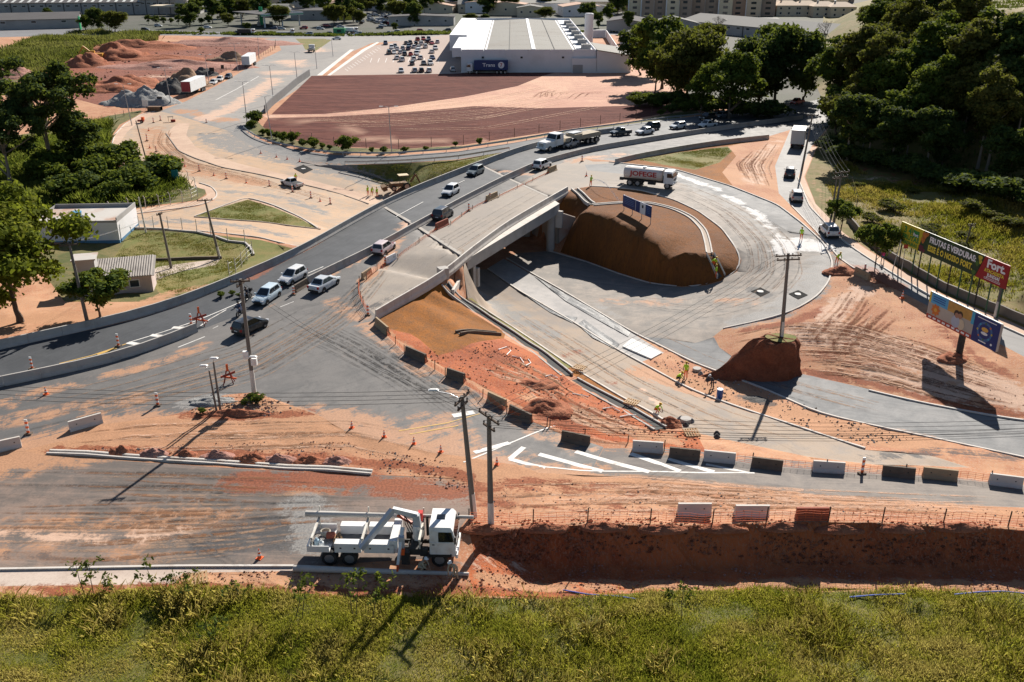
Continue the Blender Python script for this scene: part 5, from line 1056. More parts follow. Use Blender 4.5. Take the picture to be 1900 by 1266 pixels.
# ------------------------------------------------------------------ orange safety nets
NETM = mat('orange_net', (.80, .16, .04), .7, 0, .1, 2.0)
def net(px, h, label, post=4.0, mid=.32, postm=WOODD):
 q = drape(px, .5); root = empty('safety_net', q[0], 0, label, 'net'); r0 = q[0]; q = [v - r0 for v in q]
 mb = MB()
 for j in range(5):
  z = .12 + (h - .15) * j / 4.0
  sweep(mb, [v + Vector((0, 0, z * (1 - .12 * math.sin(i * .8) ** 2))) for i, v in enumerate(q)], [(-.006, -.011), (-.006, .011), (.006, .011), (.006, -.011)])
 for i in range(0, len(q) - 1):
  for f in (0,):
   v = q[i].lerp(q[i + 1], f); mb.box(v + Vector((0, 0, .1 + (h - .12) / 2)), (.018, .012, h - .16))
 nt_ = mb.build('net_mesh', NETM, root); nt_['kind'] = 'stuff'
 n = max(2, int(sum((q[i + 1] - q[i]).length for i in range(len(q) - 1)) / post))
 for k in range(n + 1):
  v = q[min(len(q) - 1, round(k * (len(q) - 1) / n))]; MB().tube([v + Vector((0, 0, -.1)), v + Vector((0.03, 0, h + .25))], .045, 6).build('post', postm, root)
net([(870,972),(960,974),(1090,970),(1250,972),(1450,968),(1580,968),(1750,972),(1900,980),(2100,990)], .95, 'long orange safety net on posts along the top of the red trench')
net([(1020,792),(1060,805),(1110,815),(1165,822)], .45, 'sagging orange net from the dark barrier to the first pale barrier', 3)
net([(1232,838),(1300,846),(1395,862),(1505,872),(1640,882),(1780,890),(1836,896)], .8, 'orange net strung behind the front barrier row', 5)
net([(718,624),(750,655)], .6, 'short orange net from the ochre barrier to the striped dark barrier', 2); net([(788,674),(826,698)], .6, 'short orange net joining two dark barriers at red earth edge', 3); net([(860,712),(902,742),(940,768),(985,785),(1015,790)], .55, 'orange net sagging along red earth behind tan and dark barriers', 3)
net([(667,530),(665,545),(672,565),(682,582)], .9, 'curved tan net closing the near end of the bridge lane', 2); net([(680,520),(716,494)], .8, 'orange net between tan barrier and white plastic barrier', 3); net([(738,482),(811,428)], .5, 'low orange net along the closed bridge lane', 4); net([(836,418),(870,392),(905,374)], .4, 'low orange net on bridge beside the black car', 4); net([(926,366),(1018,322)], .35, 'low orange net from bridge to the white car', 5)
# ------------------------------------------------------------------ utility poles, lamp posts, wires
PCON = mat('pole_dark_concrete', (.17, .15, .13), .9, 0, .2, 1.5, .2); PWHT = mat('pole_whitewash', (.62, .58, .53), .9, 0, .12, 2.0)
INS = mat('insulator', (.06, .05, .05), .4); WIRE = mat('wire_black', (.02, .02, .02), .6)
TOPS = {}
def toppt(base, top):
 d = ray(*top); s = base.y / d.y; return Vector((0, 0, CAMH)) + d * s
def upole(name, base, top, label, r=.17, arms=(), white=0.0, lamp=None, boxes=0, m=None, basept=None, cat='pole'):
 B = basept or G(*base); Tp = toppt(B, top); h = Tp.z - B.z; ax_ = (Tp - B)
 root = empty('utility_pole', B, 0, label, cat, 'utility poles')
 MB().tube([Vector((0, 0, -.3)), ax_], [r * 1.15, r * .72], 10).build('shaft', m or PCON, root, 40)
 if white: MB().tube([Vector((0, 0, -.05)) , ax_ * white], [r * 1.17, r * 1.15 - r * .4 * white], 10).build('whitewash', PWHT, root, 40)
 for k, (f, ln, rz) in enumerate(arms):
  c = ax_ * f; bx = MB().box(c + Vector((0, -.12, 0)), (ln, .11, .13), rz).build('crossarm', WOODD, root)
  for j in range(4):
   x = (j / 3.0 - .5) * ln * .92; p_ = c + Vector((x * math.cos(rz), x * math.sin(rz) - .12, .06)); MB().tube([p_, p_ + Vector((0, 0, .12)), p_ + Vector((0, 0, .2))], [.03, .07, .04], 6).build('insulator', INS, bx)
  TOPS.setdefault(name, []).append([B + c + Vector(((j / 3.0 - .5) * ln * .92 * math.cos(rz), (j / 3.0 - .5) * ln * .92 * math.sin(rz) - .12, .25)) for j in range(4)])
 if lamp:
  f, dx, dy = lamp; c = ax_ * f; e = c + Vector((dx, dy, .5)); MB().tube([c, c + Vector((dx * .4, dy * .4, .35)), e], .03, 6).build('lamp_arm', GALV, root); MB().loft([[e + Vector((x * k, y * k, z)) for x, y in ((-.35, -.13), (.35, -.13), (.35, .13), (-.35, .13))] for k, z in ((.9, -.03), (1, .04), (.6, .12))]).build('lamp_head', WHITE, root)
 for k in range(boxes): MB().box(ax_ * (.30 + .06 * k) + Vector((.35 if k == 0 else -.28, -.1, 0)), (.5, .35, .65)).build('meter_box', WHITE, root)
 TOPS[name + '_t'] = B + ax_; return root
upole('A', (880,958), (857,735), 'tall dark utility pole, left of the twin poles behind crane lorry', .19, ((.985, 2.2, R(68)), (.93, 1.5, R(68))), .2, (.97, -1.9, .35))
upole('B', (911,975), (907,770), 'tall dark utility pole, right of the twin poles behind crane lorry', .20, ((.985, 2.3, R(-55)), (.90, 1.3, R(-55))), .22)
upole('C', (472,732), (446,518), 'tall pole with white meter boxes standing on the pole island', .18, ((.985, 1.6, R(10)), (.96, 1.4, R(80))), 0.22, (.30, .35, -.3), 2)
upole('E', (1448,625), (1463,470), 'tall pole on the steep red earth mound beside the ramp', .18, ((.975, 2.6, R(8)), (.93, 2.3, R(8))), .2, basept=P(1450, 627, 1.3))
upole('F', (162,597), (128,452), 'leaning grey pole beside the overpass wall at left trees', .18, ((.985, 1.8, R(20)),), 0)
upole('Gp', (318,498), (296,396), 'dark pole in the yard behind the small corrugated roof building', .16, ((.985, .9, R(60)),), .0)
upole('H', (408,480), (380,370), 'pole with white foot and crossarm in the fenced yard', .16, ((.985, 2.0, R(15)),), .2)
upole('I', (271,432), (257,366), 'slim pale pole beside the white house', .12, (), 0, m=PWHT)
upole('J', (1847,588), (1868,492), 'leaning pole with white foot at the end of the red billboard', .19, (), .3)
upole('K', (1546,420), (1562,318), 'dark pole with many wires where the side road bends', .17, ((.98, 2.4, R(20)), (.90, 2.2, R(20))), 0)
upole('K2', (1543,400), (1553,330), 'second dark pole tight behind the wire pole on the bend', .14, ((.98, 1.6, R(20)),), 0)
upole('Lp', (1487,318), (1508,212), 'dark pole in tree shade beside the box lorry', .17, ((.985, 2.0, R(0)),), 0)
upole('M', (273,302), (252,224), 'dark slender pole over the sandy bend above the reeds', .13, (), 0)
upole('N', (1790,462), (1803,416), 'lone dark pole in the weedy field behind billboards', .13, ((.95, 1.0, R(10)),), 0)
upole('O', (402,762), (388,688), 'short camera pole, left of two on the pole island', .09, (), 0, (.98, -.4, 0), m=PCON); upole('P', (409,760), (396,672), 'short camera pole, right of two on the pole island', .10, (), 0, (.98, .15, -.2))
upole('Q', (1655,505), (1672,445), 'short post with a red road sign near the tree by side road', .06, (), 0, m=GALV)
def lamp_post(base, top, label, arms=2):
 B = G(*base); Tp = toppt(B, top); a = Tp - B; root = empty('street_lamp', B, 0, label, 'street lamp', 'street lamps along the far roads')
 MB().tube([Vector((0, 0, -.2)), a * .5, a], [.11, .09, .06], 8).build('post', GALV, root)
 for s in ((-1, 1) if arms == 2 else (1,)):
  e = a + Vector((s * 1.3, 0, .25)); MB().tube([a, a + Vector((s * .5, 0, .2)), e], .035, 6).build('lamp_arm', GALV, root); MB().box(e + Vector((s * .2, 0, 0)), (.7, .25, .1)).build('lamp_head', WHITE, root)
for b, tp_, l in (((245,233),(228,158),'street lamp above the grass bank by the eucalyptus'), ((318,195),(305,128),'street lamp between gravel heap and red ended trailer'), ((389,160),(380,103),'street lamp beyond the red ended trailer near the parked cars'), ((442,133),(434,82),'street lamp at the white trailer'), ((458,226),(450,153),'street lamp at the near tip of the tan median'), ((508,192),(500,123),'street lamp by the dark field wall at its far end'), ((506,265),(491,180),'street lamp in the bushes at the guard rail bend'), ((727,285),(721,200),'street lamp alone before the ploughed field'), ((552,155),(546,98),'street lamp beside the far right hand carriageway'), ((481,110),(478,70),'street lamp at the far fence of the red earth site'), ((588,128),(584,90),'street lamp by the white canal edge'), ((618,105),(615,75),'farthest street lamp before the warehouse lot')): lamp_post(b, tp_, l)
def wire(a, b, sag, name='power_cable', label=None, r=.014):
 pts = [a.lerp(b, k / 14.0) + Vector((0, 0, -sag * (1 - (2 * k / 14.0 - 1) ** 2))) for k in range(15)]
 c = pts[0]; o = MB().tube([p_ - c for p_ in pts], r, 4).build(name, WIRE); o.location = c; tag(o, label, 'cable', 'overhead cables'); return o
n_ = 0
def wires(A, B, sag, desc):
 for k, (a, b) in enumerate(zip(A, B)): wire(a, b, sag, label='overhead cable %s, %s of %d' % (desc, ORD[k], len(A)))
off = lambda L, v: [x + Vector(v) for x in L]
wires(TOPS['A'][0], off(TOPS['A'][0], (-42, 4, -1.0)), .7, 'from left twin pole towards the left frame edge')
wires(TOPS['B'][0], off(TOPS['B'][0], (45, 3.0, -2.0)), .9, 'from right twin pole towards the right frame edge'); wires(TOPS['B'][1], off(TOPS['B'][1], (45, 4.0, -2.2)), 1.0, 'under the top set of right twin pole')
wires(TOPS['A'][0], TOPS['B'][0], .3, 'joining the twin poles'); wires(TOPS['B'][0], TOPS['E'][0], .8, 'from twin pole to the mound pole'); wires(TOPS['A'][1][:2], TOPS['C'][0][:2], .8, 'from twin pole to the pole island')
wires(TOPS['F'][0], off(TOPS['F'][0], (-28, -9, .3)), .5, 'from leaning pole past the big tree'); wires(TOPS['F'][0][:2], TOPS['Gp'][0][:2], .5, 'between leaning pole and the yard pole'); wires(TOPS['Gp'][0][:3], TOPS['H'][0][:3], .4, 'between the two yard poles')
wires(TOPS['K'][0], TOPS['Lp'][0], .6, 'along the side road into the trees'); wires(TOPS['K'][1], TOPS['Lp'][0], 1.0, 'lower along the side road'); wires(TOPS['K'][0][:3], [TOPS['J_t'] + Vector((0, 0, -.2 * k)) for k in range(3)], .8, 'over the billboards')
for k in range(3): wire(TOPS['K'][0][k], G(1525 + 6 * k, 345), .1, label='stay wire %s of three slanting down to the verge by the bend' % ORD[k])
# ------------------------------------------------------------------ billboards
def board_frame(pA, pB):                     # vertical board plane through two ground points
 A_, B_ = G(*pA), G(*pB); d = B_ - A_; d.z = 0; d.normalize(); return A_, d
def onplane(A_, d, px):
 n = Vector((-d.y, d.x, 0)); r = ray(*px); s = n.dot(A_ - Vector((0, 0, CAMH))) / n.dot(r); return Vector((0, 0, CAMH)) + r * s
def panel(root, A_, d, c4, m, name='panel', th=.12):   # corners as (along, z) pairs
 n = Vector((-d.y, d.x, 0)); n = n if n.dot(Vector((0, -1, 0)) + Vector((-.3, 0, 0))) > 0 else -n
 v = [Vector((d.x * s, d.y * s, z)) for s, z in c4]; mb = MB(); mb.add([x for x in v] + [x - n * th for x in v], [(0, 1, 2, 3), (7, 6, 5, 4), (0, 4, 5, 1), (1, 5, 6, 2), (2, 6, 7, 3), (3, 7, 4, 0)])
 return mb.build(name, m, root), n
YB = mat('board_yellow', (.52, .42, .02), .55, 0, .05, 1.0); GB = mat('board_green', (.012, .035, .014), .5, 0, .35, .8, 0, (.05, .10, .02, .6)); RB = mat('board_red', (.30, .008, .014), .5, 0, .05, 1.0)
A_, dB = board_frame((1664,497), (1832,584)); A0 = A_.copy()
def al(px): q = onplane(A_, dB, px); return ((q - A0).dot(dB), q.z - A0.z)
POSTG = mat('post_green', (.03, .09, .05), .6)
def board_text(root, n, d, s, z, body, size, m, width=None, bold=.02, off_=.02, slant=0):
 rot = Matrix((d, Vector((0, 0, 1)), n)).transposed().to_euler(); sgn = 1
 if d.cross(Vector((0, 0, 1))).dot(n) < 0: rot = Matrix((-d, Vector((0, 0, 1)), n)).transposed().to_euler()
 return text(body, size, m, root, Vector((d.x * s, d.y * s, z)) + n * off_, rot, width=width, bold=bold)
z0_, z1_ = 3.15, 5.72
sy0, sy1, sg1, sr1 = al((1673,408))[0], al((1716,425))[0], al((1828,476))[0], al((1874,495))[0]
hb = {}
for nm, lab, c4, m in (('billboard', 'yellow billboard with green lettering, leftmost of three beside the field', [(sy0, z0_), (sy1 - .7, z0_), (sy1, z1_), (sy0 + .1, z1_)], YB), ('billboard', 'long dark green billboard with fruit and two lines of lettering', [(sy1 - .62, z0_), (sg1 - .95, z0_), (sg1, z1_), (sy1 + .08, z1_)], GB), ('billboard', 'red billboard with white lettering at the right end of three', [(sg1 - .87, z0_), (sr1, z0_), (sr1, z1_), (sg1 + .08, z1_)], RB)):
 r = empty('billboard', A0, 0, lab, 'billboard', 'three billboards beside the field'); pnl, nb = panel(r, A0, dB, c4, m); hb[m] = (r, nb)
 a0, a1 = c4[0][0] + .5, c4[1][0] - .5; k = max(2, round((a1 - a0) / 1.35))
 for i in range(k):
  s = a0 + (a1 - a0) * i / (k - 1); g = A0 + dB * s; q = Vector((dB.x * s, dB.y * s, 0)) - nb * .22; hz = HZ(g.x, g.y) - A0.z
  MB().box(q + Vector((0, 0, (hz - .2 + z1_) / 2)), (.12, .12, z1_ - hz + .2)).build('post', POSTG if i % 3 else CHAS, r)
r, nb = hb[YB]; cyl = (sy0 + sy1) / 2 - .2
board_text(r, nb, dB, cyl - .9, 4.95, '3', 1.1, GRNL, bold=.03); board_text(r, nb, dB, cyl + .1, 4.95, '4!', 1.1, GRNL, bold=.03); gp_, _ = panel(r, A0, dB, [(cyl + .55, 4.5), (cyl + 1.6, 4.5), (cyl + 1.6, 5.3), (cyl + .55, 5.3)], GRNL, 'print_block', .02); gp_.location = nb * .02
board_text(r, nb, dB, cyl + 1.05, 4.8, 'Fort', .5, WHL, off_=.05); board_text(r, nb, dB, cyl + .2, 4.15, 'FRUTAS', .75, GRNL, 3.0, .03); board_text(r, nb, dB, cyl + .1, 3.5, 'VERDURAS', .55, GRNL, 2.9, .02)
r, nb = hb[GB]; cg = (sy1 + sg1) / 2
board_text(r, nb, dB, cg, 4.95, 'FRUTAS E VERDURAS:', .95, WHL, sg1 - sy1 - 2.4, .035); board_text(r, nb, dB, cg - .2, 3.95, 'ESSE \u00c9 O NOSSO FORT.', .95, YELL, sg1 - sy1 - 2.6, .035)
FRU = [mat('print_carrot', (.45, .15, .03), .6, 0, .3, 3.0), mat('print_beet', (.12, .02, .04), .6, 0, .3, 3.0), mat('print_leaf', (.06, .14, .02), .6, 0, .3, 3.0), mat('print_lemon', (.5, .42, .04), .6, 0, .3, 3.0)]
nnb = nb
for s, z, rr, m in ((sy1 + .25, 5.2, .42, FRU[0]), (sy1 + .7, 5.45, .22, FRU[0]), (sy1 + .05, 4.6, .35, FRU[0]), (sy1 - .1, 3.6, .40, FRU[1]), (sy1 + .4, 3.4, .25, FRU[1]), (sg1 - .6, 5.3, .3, FRU[3]), (sg1 - .9, 4.6, .28, FRU[2]), (sg1 - .5, 4.9, .22, FRU[3]), (sg1 - 1.2, 3.5, .3, FRU[2]), (cg, 5.55, .14, FRU[2])):
 c = Vector((dB.x * s, dB.y * s, z)); MB().poly([c + nb * .015 + (dB * math.cos(a) + Vector((0, 0, 1)) * math.sin(a)) * rr * (1 + .18 * math.sin(3 * a)) for a in [2 * math.pi * k / 16 for k in range(16)]]).build('print_fruit', m, r)
r, nb = hb[RB]; cr_ = (sg1 + sr1) / 2
board_text(r, nb, dB, cr_ + .05, 5.05, 'Fort.', 1.25, WHL, 2.7, .05); board_text(r, nb, dB, cr_ - .1, 4.3, 'ATACADISTA', .5, YELL, 2.9, .02); board_text(r, nb, dB, cr_ - .1, 3.85, 'JUNDIA\u00cd', .5, WHL, 1.9, .02)
for k in range(2): bb, _ = panel(r, A0, dB, [(cr_ - 1.4, 3.38 + k * .14), (cr_ + 1.0, 3.38 + k * .14), (cr_ + 1.0, 3.43 + k * .14), (cr_ - 1.4, 3.43 + k * .14)], WHL, 'small_print', .01); bb.location = nb * .015
# big billboard on one column
Bp = G(1771, 664); best = None
for th in range(-179, 0, 1):
 d = Vector((math.cos(R(th)), math.sin(R(th)), 0)); q1, q2 = onplane(Bp, d, (1727,541)), onplane(Bp, d, (1858,603))
 if (q1 - Vector((0, 0, CAMH))).y > 0 and q2.y > 0 and 2 < q1.z < 14:
  e = abs(q1.z - q2.z)
  if best is None or e < best[0]: best = (e, d, q1, q2)
_, dC, q1, q2 = best
if (q2 - q1).dot(dC) < 0: dC = -dC
A_ = Bp; s0, s1 = (q1 - Bp).dot(dC), (q2 - Bp).dot(dC); zt = (q1.z + q2.z) / 2 - Bp.z; zb = onplane(Bp, dC, (1718,588)).z - Bp.z; zb = max(zb, zt - (s1 - s0) * .36)
r = empty('billboard', Bp, 0, 'wide advertising billboard on a single dark column above the red earth', 'billboard')
pnl, nC = panel(r, Bp, dC, [(s0, zb), (s1, zb), (s1, zt), (s0, zt)], mat('board_photo', (.42, .38, .33), .55, 0, .3, .5, 0, (.55, .50, .42, .6)), 'panel', .3)
W_, H_ = s1 - s0, zt - zb
def spot(x0, x1, y0, y1, m, k=.012, nm='print_block', sl=0):
 o, _ = panel(r, Bp, dC, [(s0 + W_ * x0, zb + H_ * y0), (s0 + W_ * (x1 - sl), zb + H_ * y0), (s0 + W_ * x1, zb + H_ * y1), (s0 + W_ * x0, zb + H_ * y1)], m, nm, .01); o.location = nC * k; return o
spot(.0, .66, 0, .17, mat('print_red', (.42, .05, .03), .5)); spot(.66, 1, 0, 1, mat('print_navy', (.012, .03, .16), .5), .012); spot(.62, .66, 0.55, 1, mat('print_cyan', (.05, .35, .55), .5)); spot(.03, .28, .62, 1, mat('print_sky', (.08, .36, .62), .5)); spot(.28, .62, .62, 1, mat('print_ochre', (.50, .28, .07), .6, 0, .4, 2.0), .012)
spot(0, .03, .62, 1, mat('print_yellow', (.65, .48, .05), .5))
for k in range(3): spot(.06, .24, .88 - k * .08, .92 - k * .08, mat('print_dblue', (.02, .10, .35), .5), .026, 'small_print')
for k in range(9): spot(.03 + k * .07, .03 + k * .07 + .045, .05, .12, WHL, .026, 'small_print')
def disc(x, y, rr, m, k=.03, lob=0, ry=1.0):
 c = Vector((dC.x * (s0 + W_ * x), dC.y * (s0 + W_ * x), zb + H_ * y)); MB().poly([c + nC * k + (dC * math.cos(a) + Vector((0, 0, 1)) * math.sin(a) * ry) * rr * (1 + lob * math.sin(8 * a)) for a in [2 * math.pi * i / 32 for i in range(32)]]).build('print_shape', m, r)
OR_ = mat('print_orange', (.60, .17, .03), .5); SK = mat('print_skin', (.38, .20, .13), .6); HR = mat('print_hair', (.05, .03, .02), .6); TE = mat('print_tee', (.42, .46, .55), .6)
disc(.12, .42, .55, OR_, .03, .18); disc(.12, .42, .2, mat('print_gold', (.7, .4, .08)), .04)
disc(.42, .66, .36, HR); disc(.47, .68, .34, HR, .032); disc(.425, .60, .26, SK, .036); disc(.47, .62, .26, SK, .037); disc(.42, .36, .55, TE, .034, 0, 1.1); disc(.50, .34, .45, mat('print_cream', (.6, .5, .36), .6), .033, 0, 1.2)
disc(.82, .5, .95, mat('print_ring', (.05, .13, .30), .5), .026); disc(.82, .5, .72, mat('print_navy', (.012, .03, .16)), .03); disc(.82, .57, .42, mat('print_gold', (.7, .4, .08)), .034, .0, .5); disc(.82, .43, .42, WHL, .036, 0, .35)
for k in range(8): disc(.82 + .095 * math.cos(k * .785), .5 + .29 * math.sin(k * .785), .1, [FRU[3], OR_, FRU[2], mat('print_cyan', (.05, .35, .55))][k % 4], .04)
spot(.70, .95, .90, .93, WHL, .026, 'small_print'); spot(.76, .86, .10, .14, WHL, .026, 'small_print'); disc(.93, .16, .12, WHL)
MB().tube([Vector((0, 0, -.4)) - nC * .45, Vector((0, 0, zb + .4)) - nC * .45], .33, 14).build('column', CHAS, r, 40); MB().box(Vector((dC.x, dC.y, 0)) * (s0 + s1) / 2 + Vector((0, 0, zt + .03)) - nC * .1, (W_, .12, .08), math.atan2(dC.y, dC.x)).build('top_rail', WHITE, r)
# blue information sign on the island
A_, dS = board_frame((1155,391), (1204,416)); S0 = A_.copy(); r = empty('information_sign', S0, 0, 'blue information board on four posts inside the loop', 'sign')
def al2(px): q = onplane(S0, dS, px); return ((q - S0).dot(dS), q.z - S0.z)
sa, sb, za, zb2 = al2((1156,364))[0], al2((1208.7,383))[0], al2((1156,364))[1], al2((1154.7,381.7))[1]; zt2 = max(za, zb2 + 1.6)
NAVY = mat('sign_navy', (.015, .045, .16), .5); _, nS = panel(r, S0, dS, [(sa, zb2), (sb, zb2), (sb, zt2), (sa, zt2)], NAVY, 'panel', .1)
def sp2(f0, f1, g0, g1, m, k=.015):
 o, _ = panel(r, S0, dS, [(sa + (sb - sa) * f0, zb2 + (zt2 - zb2) * g0), (sa + (sb - sa) * f1, zb2 + (zt2 - zb2) * g0), (sa + (sb - sa) * f1, zb2 + (zt2 - zb2) * g1), (sa + (sb - sa) * f0, zb2 + (zt2 - zb2) * g1)], m, 'print_block', .01); o.location = nS * k
sp2(.62, .81, .02, .98, WHL); sp2(.46, .47, .05, .95, WHL); sp2(.69, .74, .55, .8, CHAS, .028)
for k in range(4): sp2(.06, .40, .75 - k * .15, .79 - k * .15, mat('print_paleblue', (.10, .20, .42), .5), .02); sp2(.85, .96, .75 - k * .15, .78 - k * .15, mat('print_paleblue', (.10, .20, .42)), .02)
for f in (.02, .33, .66, .97):
 s = sa + (sb - sa) * f; g = S0 + dS * s; MB().box(Vector((dS.x * s, dS.y * s, (HZ(g.x, g.y) - S0.z - .2 + zt2) / 2)) - nS * .16, (.1, .1, zt2 - (HZ(g.x, g.y) - S0.z) + .2)).build('post', GALV, r)
# small signs
def sign(px, h, wid, hh, m, label):
 q = G(*px); r = empty('road_sign', q, 0, label, 'sign'); MB().tube([(0, 0, -.1), (0, 0, h)], .04, 6).build('post', GALV, r); MB().box((0, -.06, h - hh / 2), (wid, .05, hh)).build('plate', m, r)
sign((271,205), 2.6, 1.4, 1.6, WHITE, 'white notice board with red foot by the site fence'); sign((327,340), 2.4, 1.2, 1.6, mat('sign_teal', (.02, .20, .18), .5), 'teal sign at the corner of the reeds and bent fence'); sign((298,196), 2.2, 1.3, 1.3, CHAS, 'dark sign near gravel heap beside the lamp'); sign((394,140), 2.4, 1.6, 1.4, CHAS, 'dark sign by the site fence near the parked cars'); sign((414,135), 2.4, 1.0, 1.2, CHAS, 'second dark sign by the site fence farther up'); sign((1672,447 + 60), 3.6, .5, .5, mat('print_red', (.42, .05, .03)), 'round red sign on a leaning post by the footpath')
# ------------------------------------------------------------------ people
SKIN = mat('skin', (.30, .17, .11), .6); HIVIS = mat('hi_vis_vest', (.45, .72, .03), .6, 0, .12, 6.0); HIOR = mat('orange_trousers', (.75, .12, .02), .7, 0, .15, 5.0); KHAKI = mat('khaki_cloth', (.42, .36, .26), .85, 0, .15, 5.0); NAVYC = mat('dark_cloth', (.03, .035, .05), .85, 0, .2, 5.0); MAG = mat('magenta_cloth', (.50, .03, .18), .8, 0, .15, 5.0); JEAN = mat('denim', (.05, .08, .16), .85, 0, .2, 5.0); HELY = mat('helmet_yellow', (.75, .45, .02), .4); HELW = mat('helmet_white', (.75, .75, .73), .4); BOOT = mat('boots', (.03, .025, .02), .8)
def pose(kind):
 J = {}
 if kind in ('stand', 'hose', 'lean'):
  b = {'stand': 0, 'hose': .06, 'lean': .45}[kind]
  J = dict(pel=(0, 0, .95), chest=(b * .7, 0, 1.32 - b * .12), neck=(b, 0, 1.50 - b * .25), head=(b * 1.12 + .02, 0, 1.66 - b * .3))
  J.update(lsh=(b * .85, .19, 1.43 - b * .22), rsh=(b * .85, -.19, 1.43 - b * .22), lhip=(0, .1, .90), rhip=(0, -.1, .90), lkn=(.04, .13, .5), rkn=(-.02, -.13, .5), lan=(-.02, .14, .08), ran=(-.10, -.15, .08), lto=(.12, .16, .04), rto=(.05, -.17, .04))
  if kind == 'stand': J.update(lel=(-.02, .27, 1.16), rel=(.06, -.26, 1.17), lha=(.10, .26, .95), rha=(.22, -.20, 1.02))
  elif kind == 'hose': J.update(lel=(.20, .25, 1.18), rel=(.18, -.25, 1.15), lha=(.42, .10, 1.10), rha=(.30, -.08, 1.02))
  else: J.update(lel=(.55, .22, .98), rel=(.52, -.22, .95), lha=(.62, .12, .72), rha=(.60, -.12, .68))
 elif kind == 'crouch':
  J = dict(pel=(-.15, 0, .42), chest=(.12, 0, .72), neck=(.28, 0, .86), head=(.36, 0, 1.0), lsh=(.2, .19, .82), rsh=(.2, -.19, .82), lhip=(-.13, .1, .40), rhip=(-.13, -.1, .40), lkn=(.28, .18, .50), rkn=(.26, -.2, .48), lan=(.06, .16, .09), ran=(.04, -.18, .09), lto=(.2, .18, .04), rto=(.18, -.2, .04), lel=(.36, .26, .6), rel=(.38, -.26, .6), lha=(.55, .12, .42), rha=(.55, -.1, .40))
 elif kind == 'ride':
  J = dict(pel=(-.1, 0, .82), chest=(.08, 0, 1.16), neck=(.16, 0, 1.33), head=(.22, 0, 1.5), lsh=(.12, .19, 1.27), rsh=(.12, -.19, 1.27), lhip=(-.08, .11, .8), rhip=(-.08, -.11, .8), lkn=(.32, .2, .68), rkn=(.32, -.2, .68), lan=(.12, .19, .30), ran=(.12, -.19, .30), lto=(.28, .2, .27), rto=(.28, -.2, .27), lel=(.34, .30, 1.06), rel=(.34, -.30, 1.06), lha=(.55, .26, 1.0), rha=(.55, -.26, 1.0))
 return J
RAD = dict(pel=.15, chest=.17, neck=.06, head=.105, lsh=.075, rsh=.075, lhip=.095, rhip=.095, lkn=.065, rkn=.065, lan=.05, ran=.05, lto=.045, rto=.045, lel=.05, rel=.05, lha=.04, rha=.04)
EDG = [('pel', 'chest'), ('chest', 'neck'), ('neck', 'head'), ('chest', 'lsh'), ('lsh', 'lel'), ('lel', 'lha'), ('chest', 'rsh'), ('rsh', 'rel'), ('rel', 'rha'), ('pel', 'lhip'), ('lhip', 'lkn'), ('lkn', 'lan'), ('lan', 'lto'), ('pel', 'rhip'), ('rhip', 'rkn'), ('rkn', 'ran'), ('ran', 'rto')]
BM = {}
def body_mesh(kind, top, legs, sleeves):
 key = (kind, top.name, legs.name, sleeves.name)
 if key in BM: return BM[key]
 J = pose(kind); names = list(J); verts = [Vector(J[n]) for n in names]; edges = [(names.index(a), names.index(b)) for a, b in EDG]; rad = [RAD[n] for n in names]
 for s in 'lr':                               # hands: palm with four fingers and a thumb
  h = Vector(J[s + 'ha']); e = Vector(J[s + 'el']); d = (h - e).normalized(); u = d.cross(Vector((0, 0, 1))).normalized(); hi = names.index(s + 'ha')
  pi = len(verts); verts.append(h + d * .07); edges.append((hi, pi)); rad.append(.035)
  for k in range(4):
   b0 = len(verts); off_ = u * (k - 1.5) * .021; L_ = (.075, .085, .08, .06)[k]
   verts.append(h + d * (.10 + L_ * .5) + off_); verts.append(h + d * (.09 + L_) + off_ - Vector((0, 0, .03))); rad += [.010, .008]; edges += [(pi, b0), (b0, b0 + 1)]
  b0 = len(verts); verts.append(h + d * .05 + u * .055); verts.append(h + d * .09 + u * .075); rad += [.012, .009]; edges += [(hi, b0), (b0, b0 + 1)]
 hd = Vector(J['head']); i0 = len(verts); verts.append(hd + Vector((.02, 0, .09))); rad.append(.085); edges.append((names.index('head'), i0))
 me = bpy.data.meshes.new('b'); me.from_pydata(verts, edges, []); ob = bpy.data.objects.new('b', me); COL.objects.link(ob)
 sk = ob.modifiers.new('s', 'SKIN'); sk.use_smooth_shade = True; ob.modifiers.new('u', 'SUBSURF').levels = 1; ob.modifiers['u'].render_levels = 1
 for i, v in enumerate(me.skin_vertices[0].data): v.radius = (rad[i], rad[i]); v.use_root = (i == 0)
 dg = bpy.context.evaluated_depsgraph_get(); out = bpy.data.meshes.new_from_object(ob.evaluated_get(dg)); bpy.data.objects.remove(ob)
 for m in (top, legs, sleeves, SKIN, BOOT): out.materials.append(m)
 seg = [(Vector(J[a]), Vector(J[b]), {'pel': 0, 'lsh': 2, 'lel': 2, 'rsh': 2, 'rel': 2, 'neck': 3, 'lan': 4, 'ran': 4}.get(a, 1 if ('hip' in a or 'kn' in a or 'hip' in b) else 0)) for a, b in EDG]
 idx = []
 for p_ in out.polygons:
  c = p_.center; bst = min(seg, key=lambda s: (c - (s[0] + (s[1] - s[0]) * max(0, min(1, (c - s[0]).dot(s[1] - s[0]) / max(1e-6, (s[1] - s[0]).length_squared))))).length)
  k = bst[2]
  if min((c - Vector(J['lha'])).length, (c - Vector(J['rha'])).length) < .16 and k == 2 and (c - Vector(J['lel'])).length > .17 and (c - Vector(J['rel'])).length > .17: k = 3
  idx.append(k)
 out.polygons.foreach_set('material_index', idx); out.name = 'person'; BM[key] = out; return out
HEADM = {}
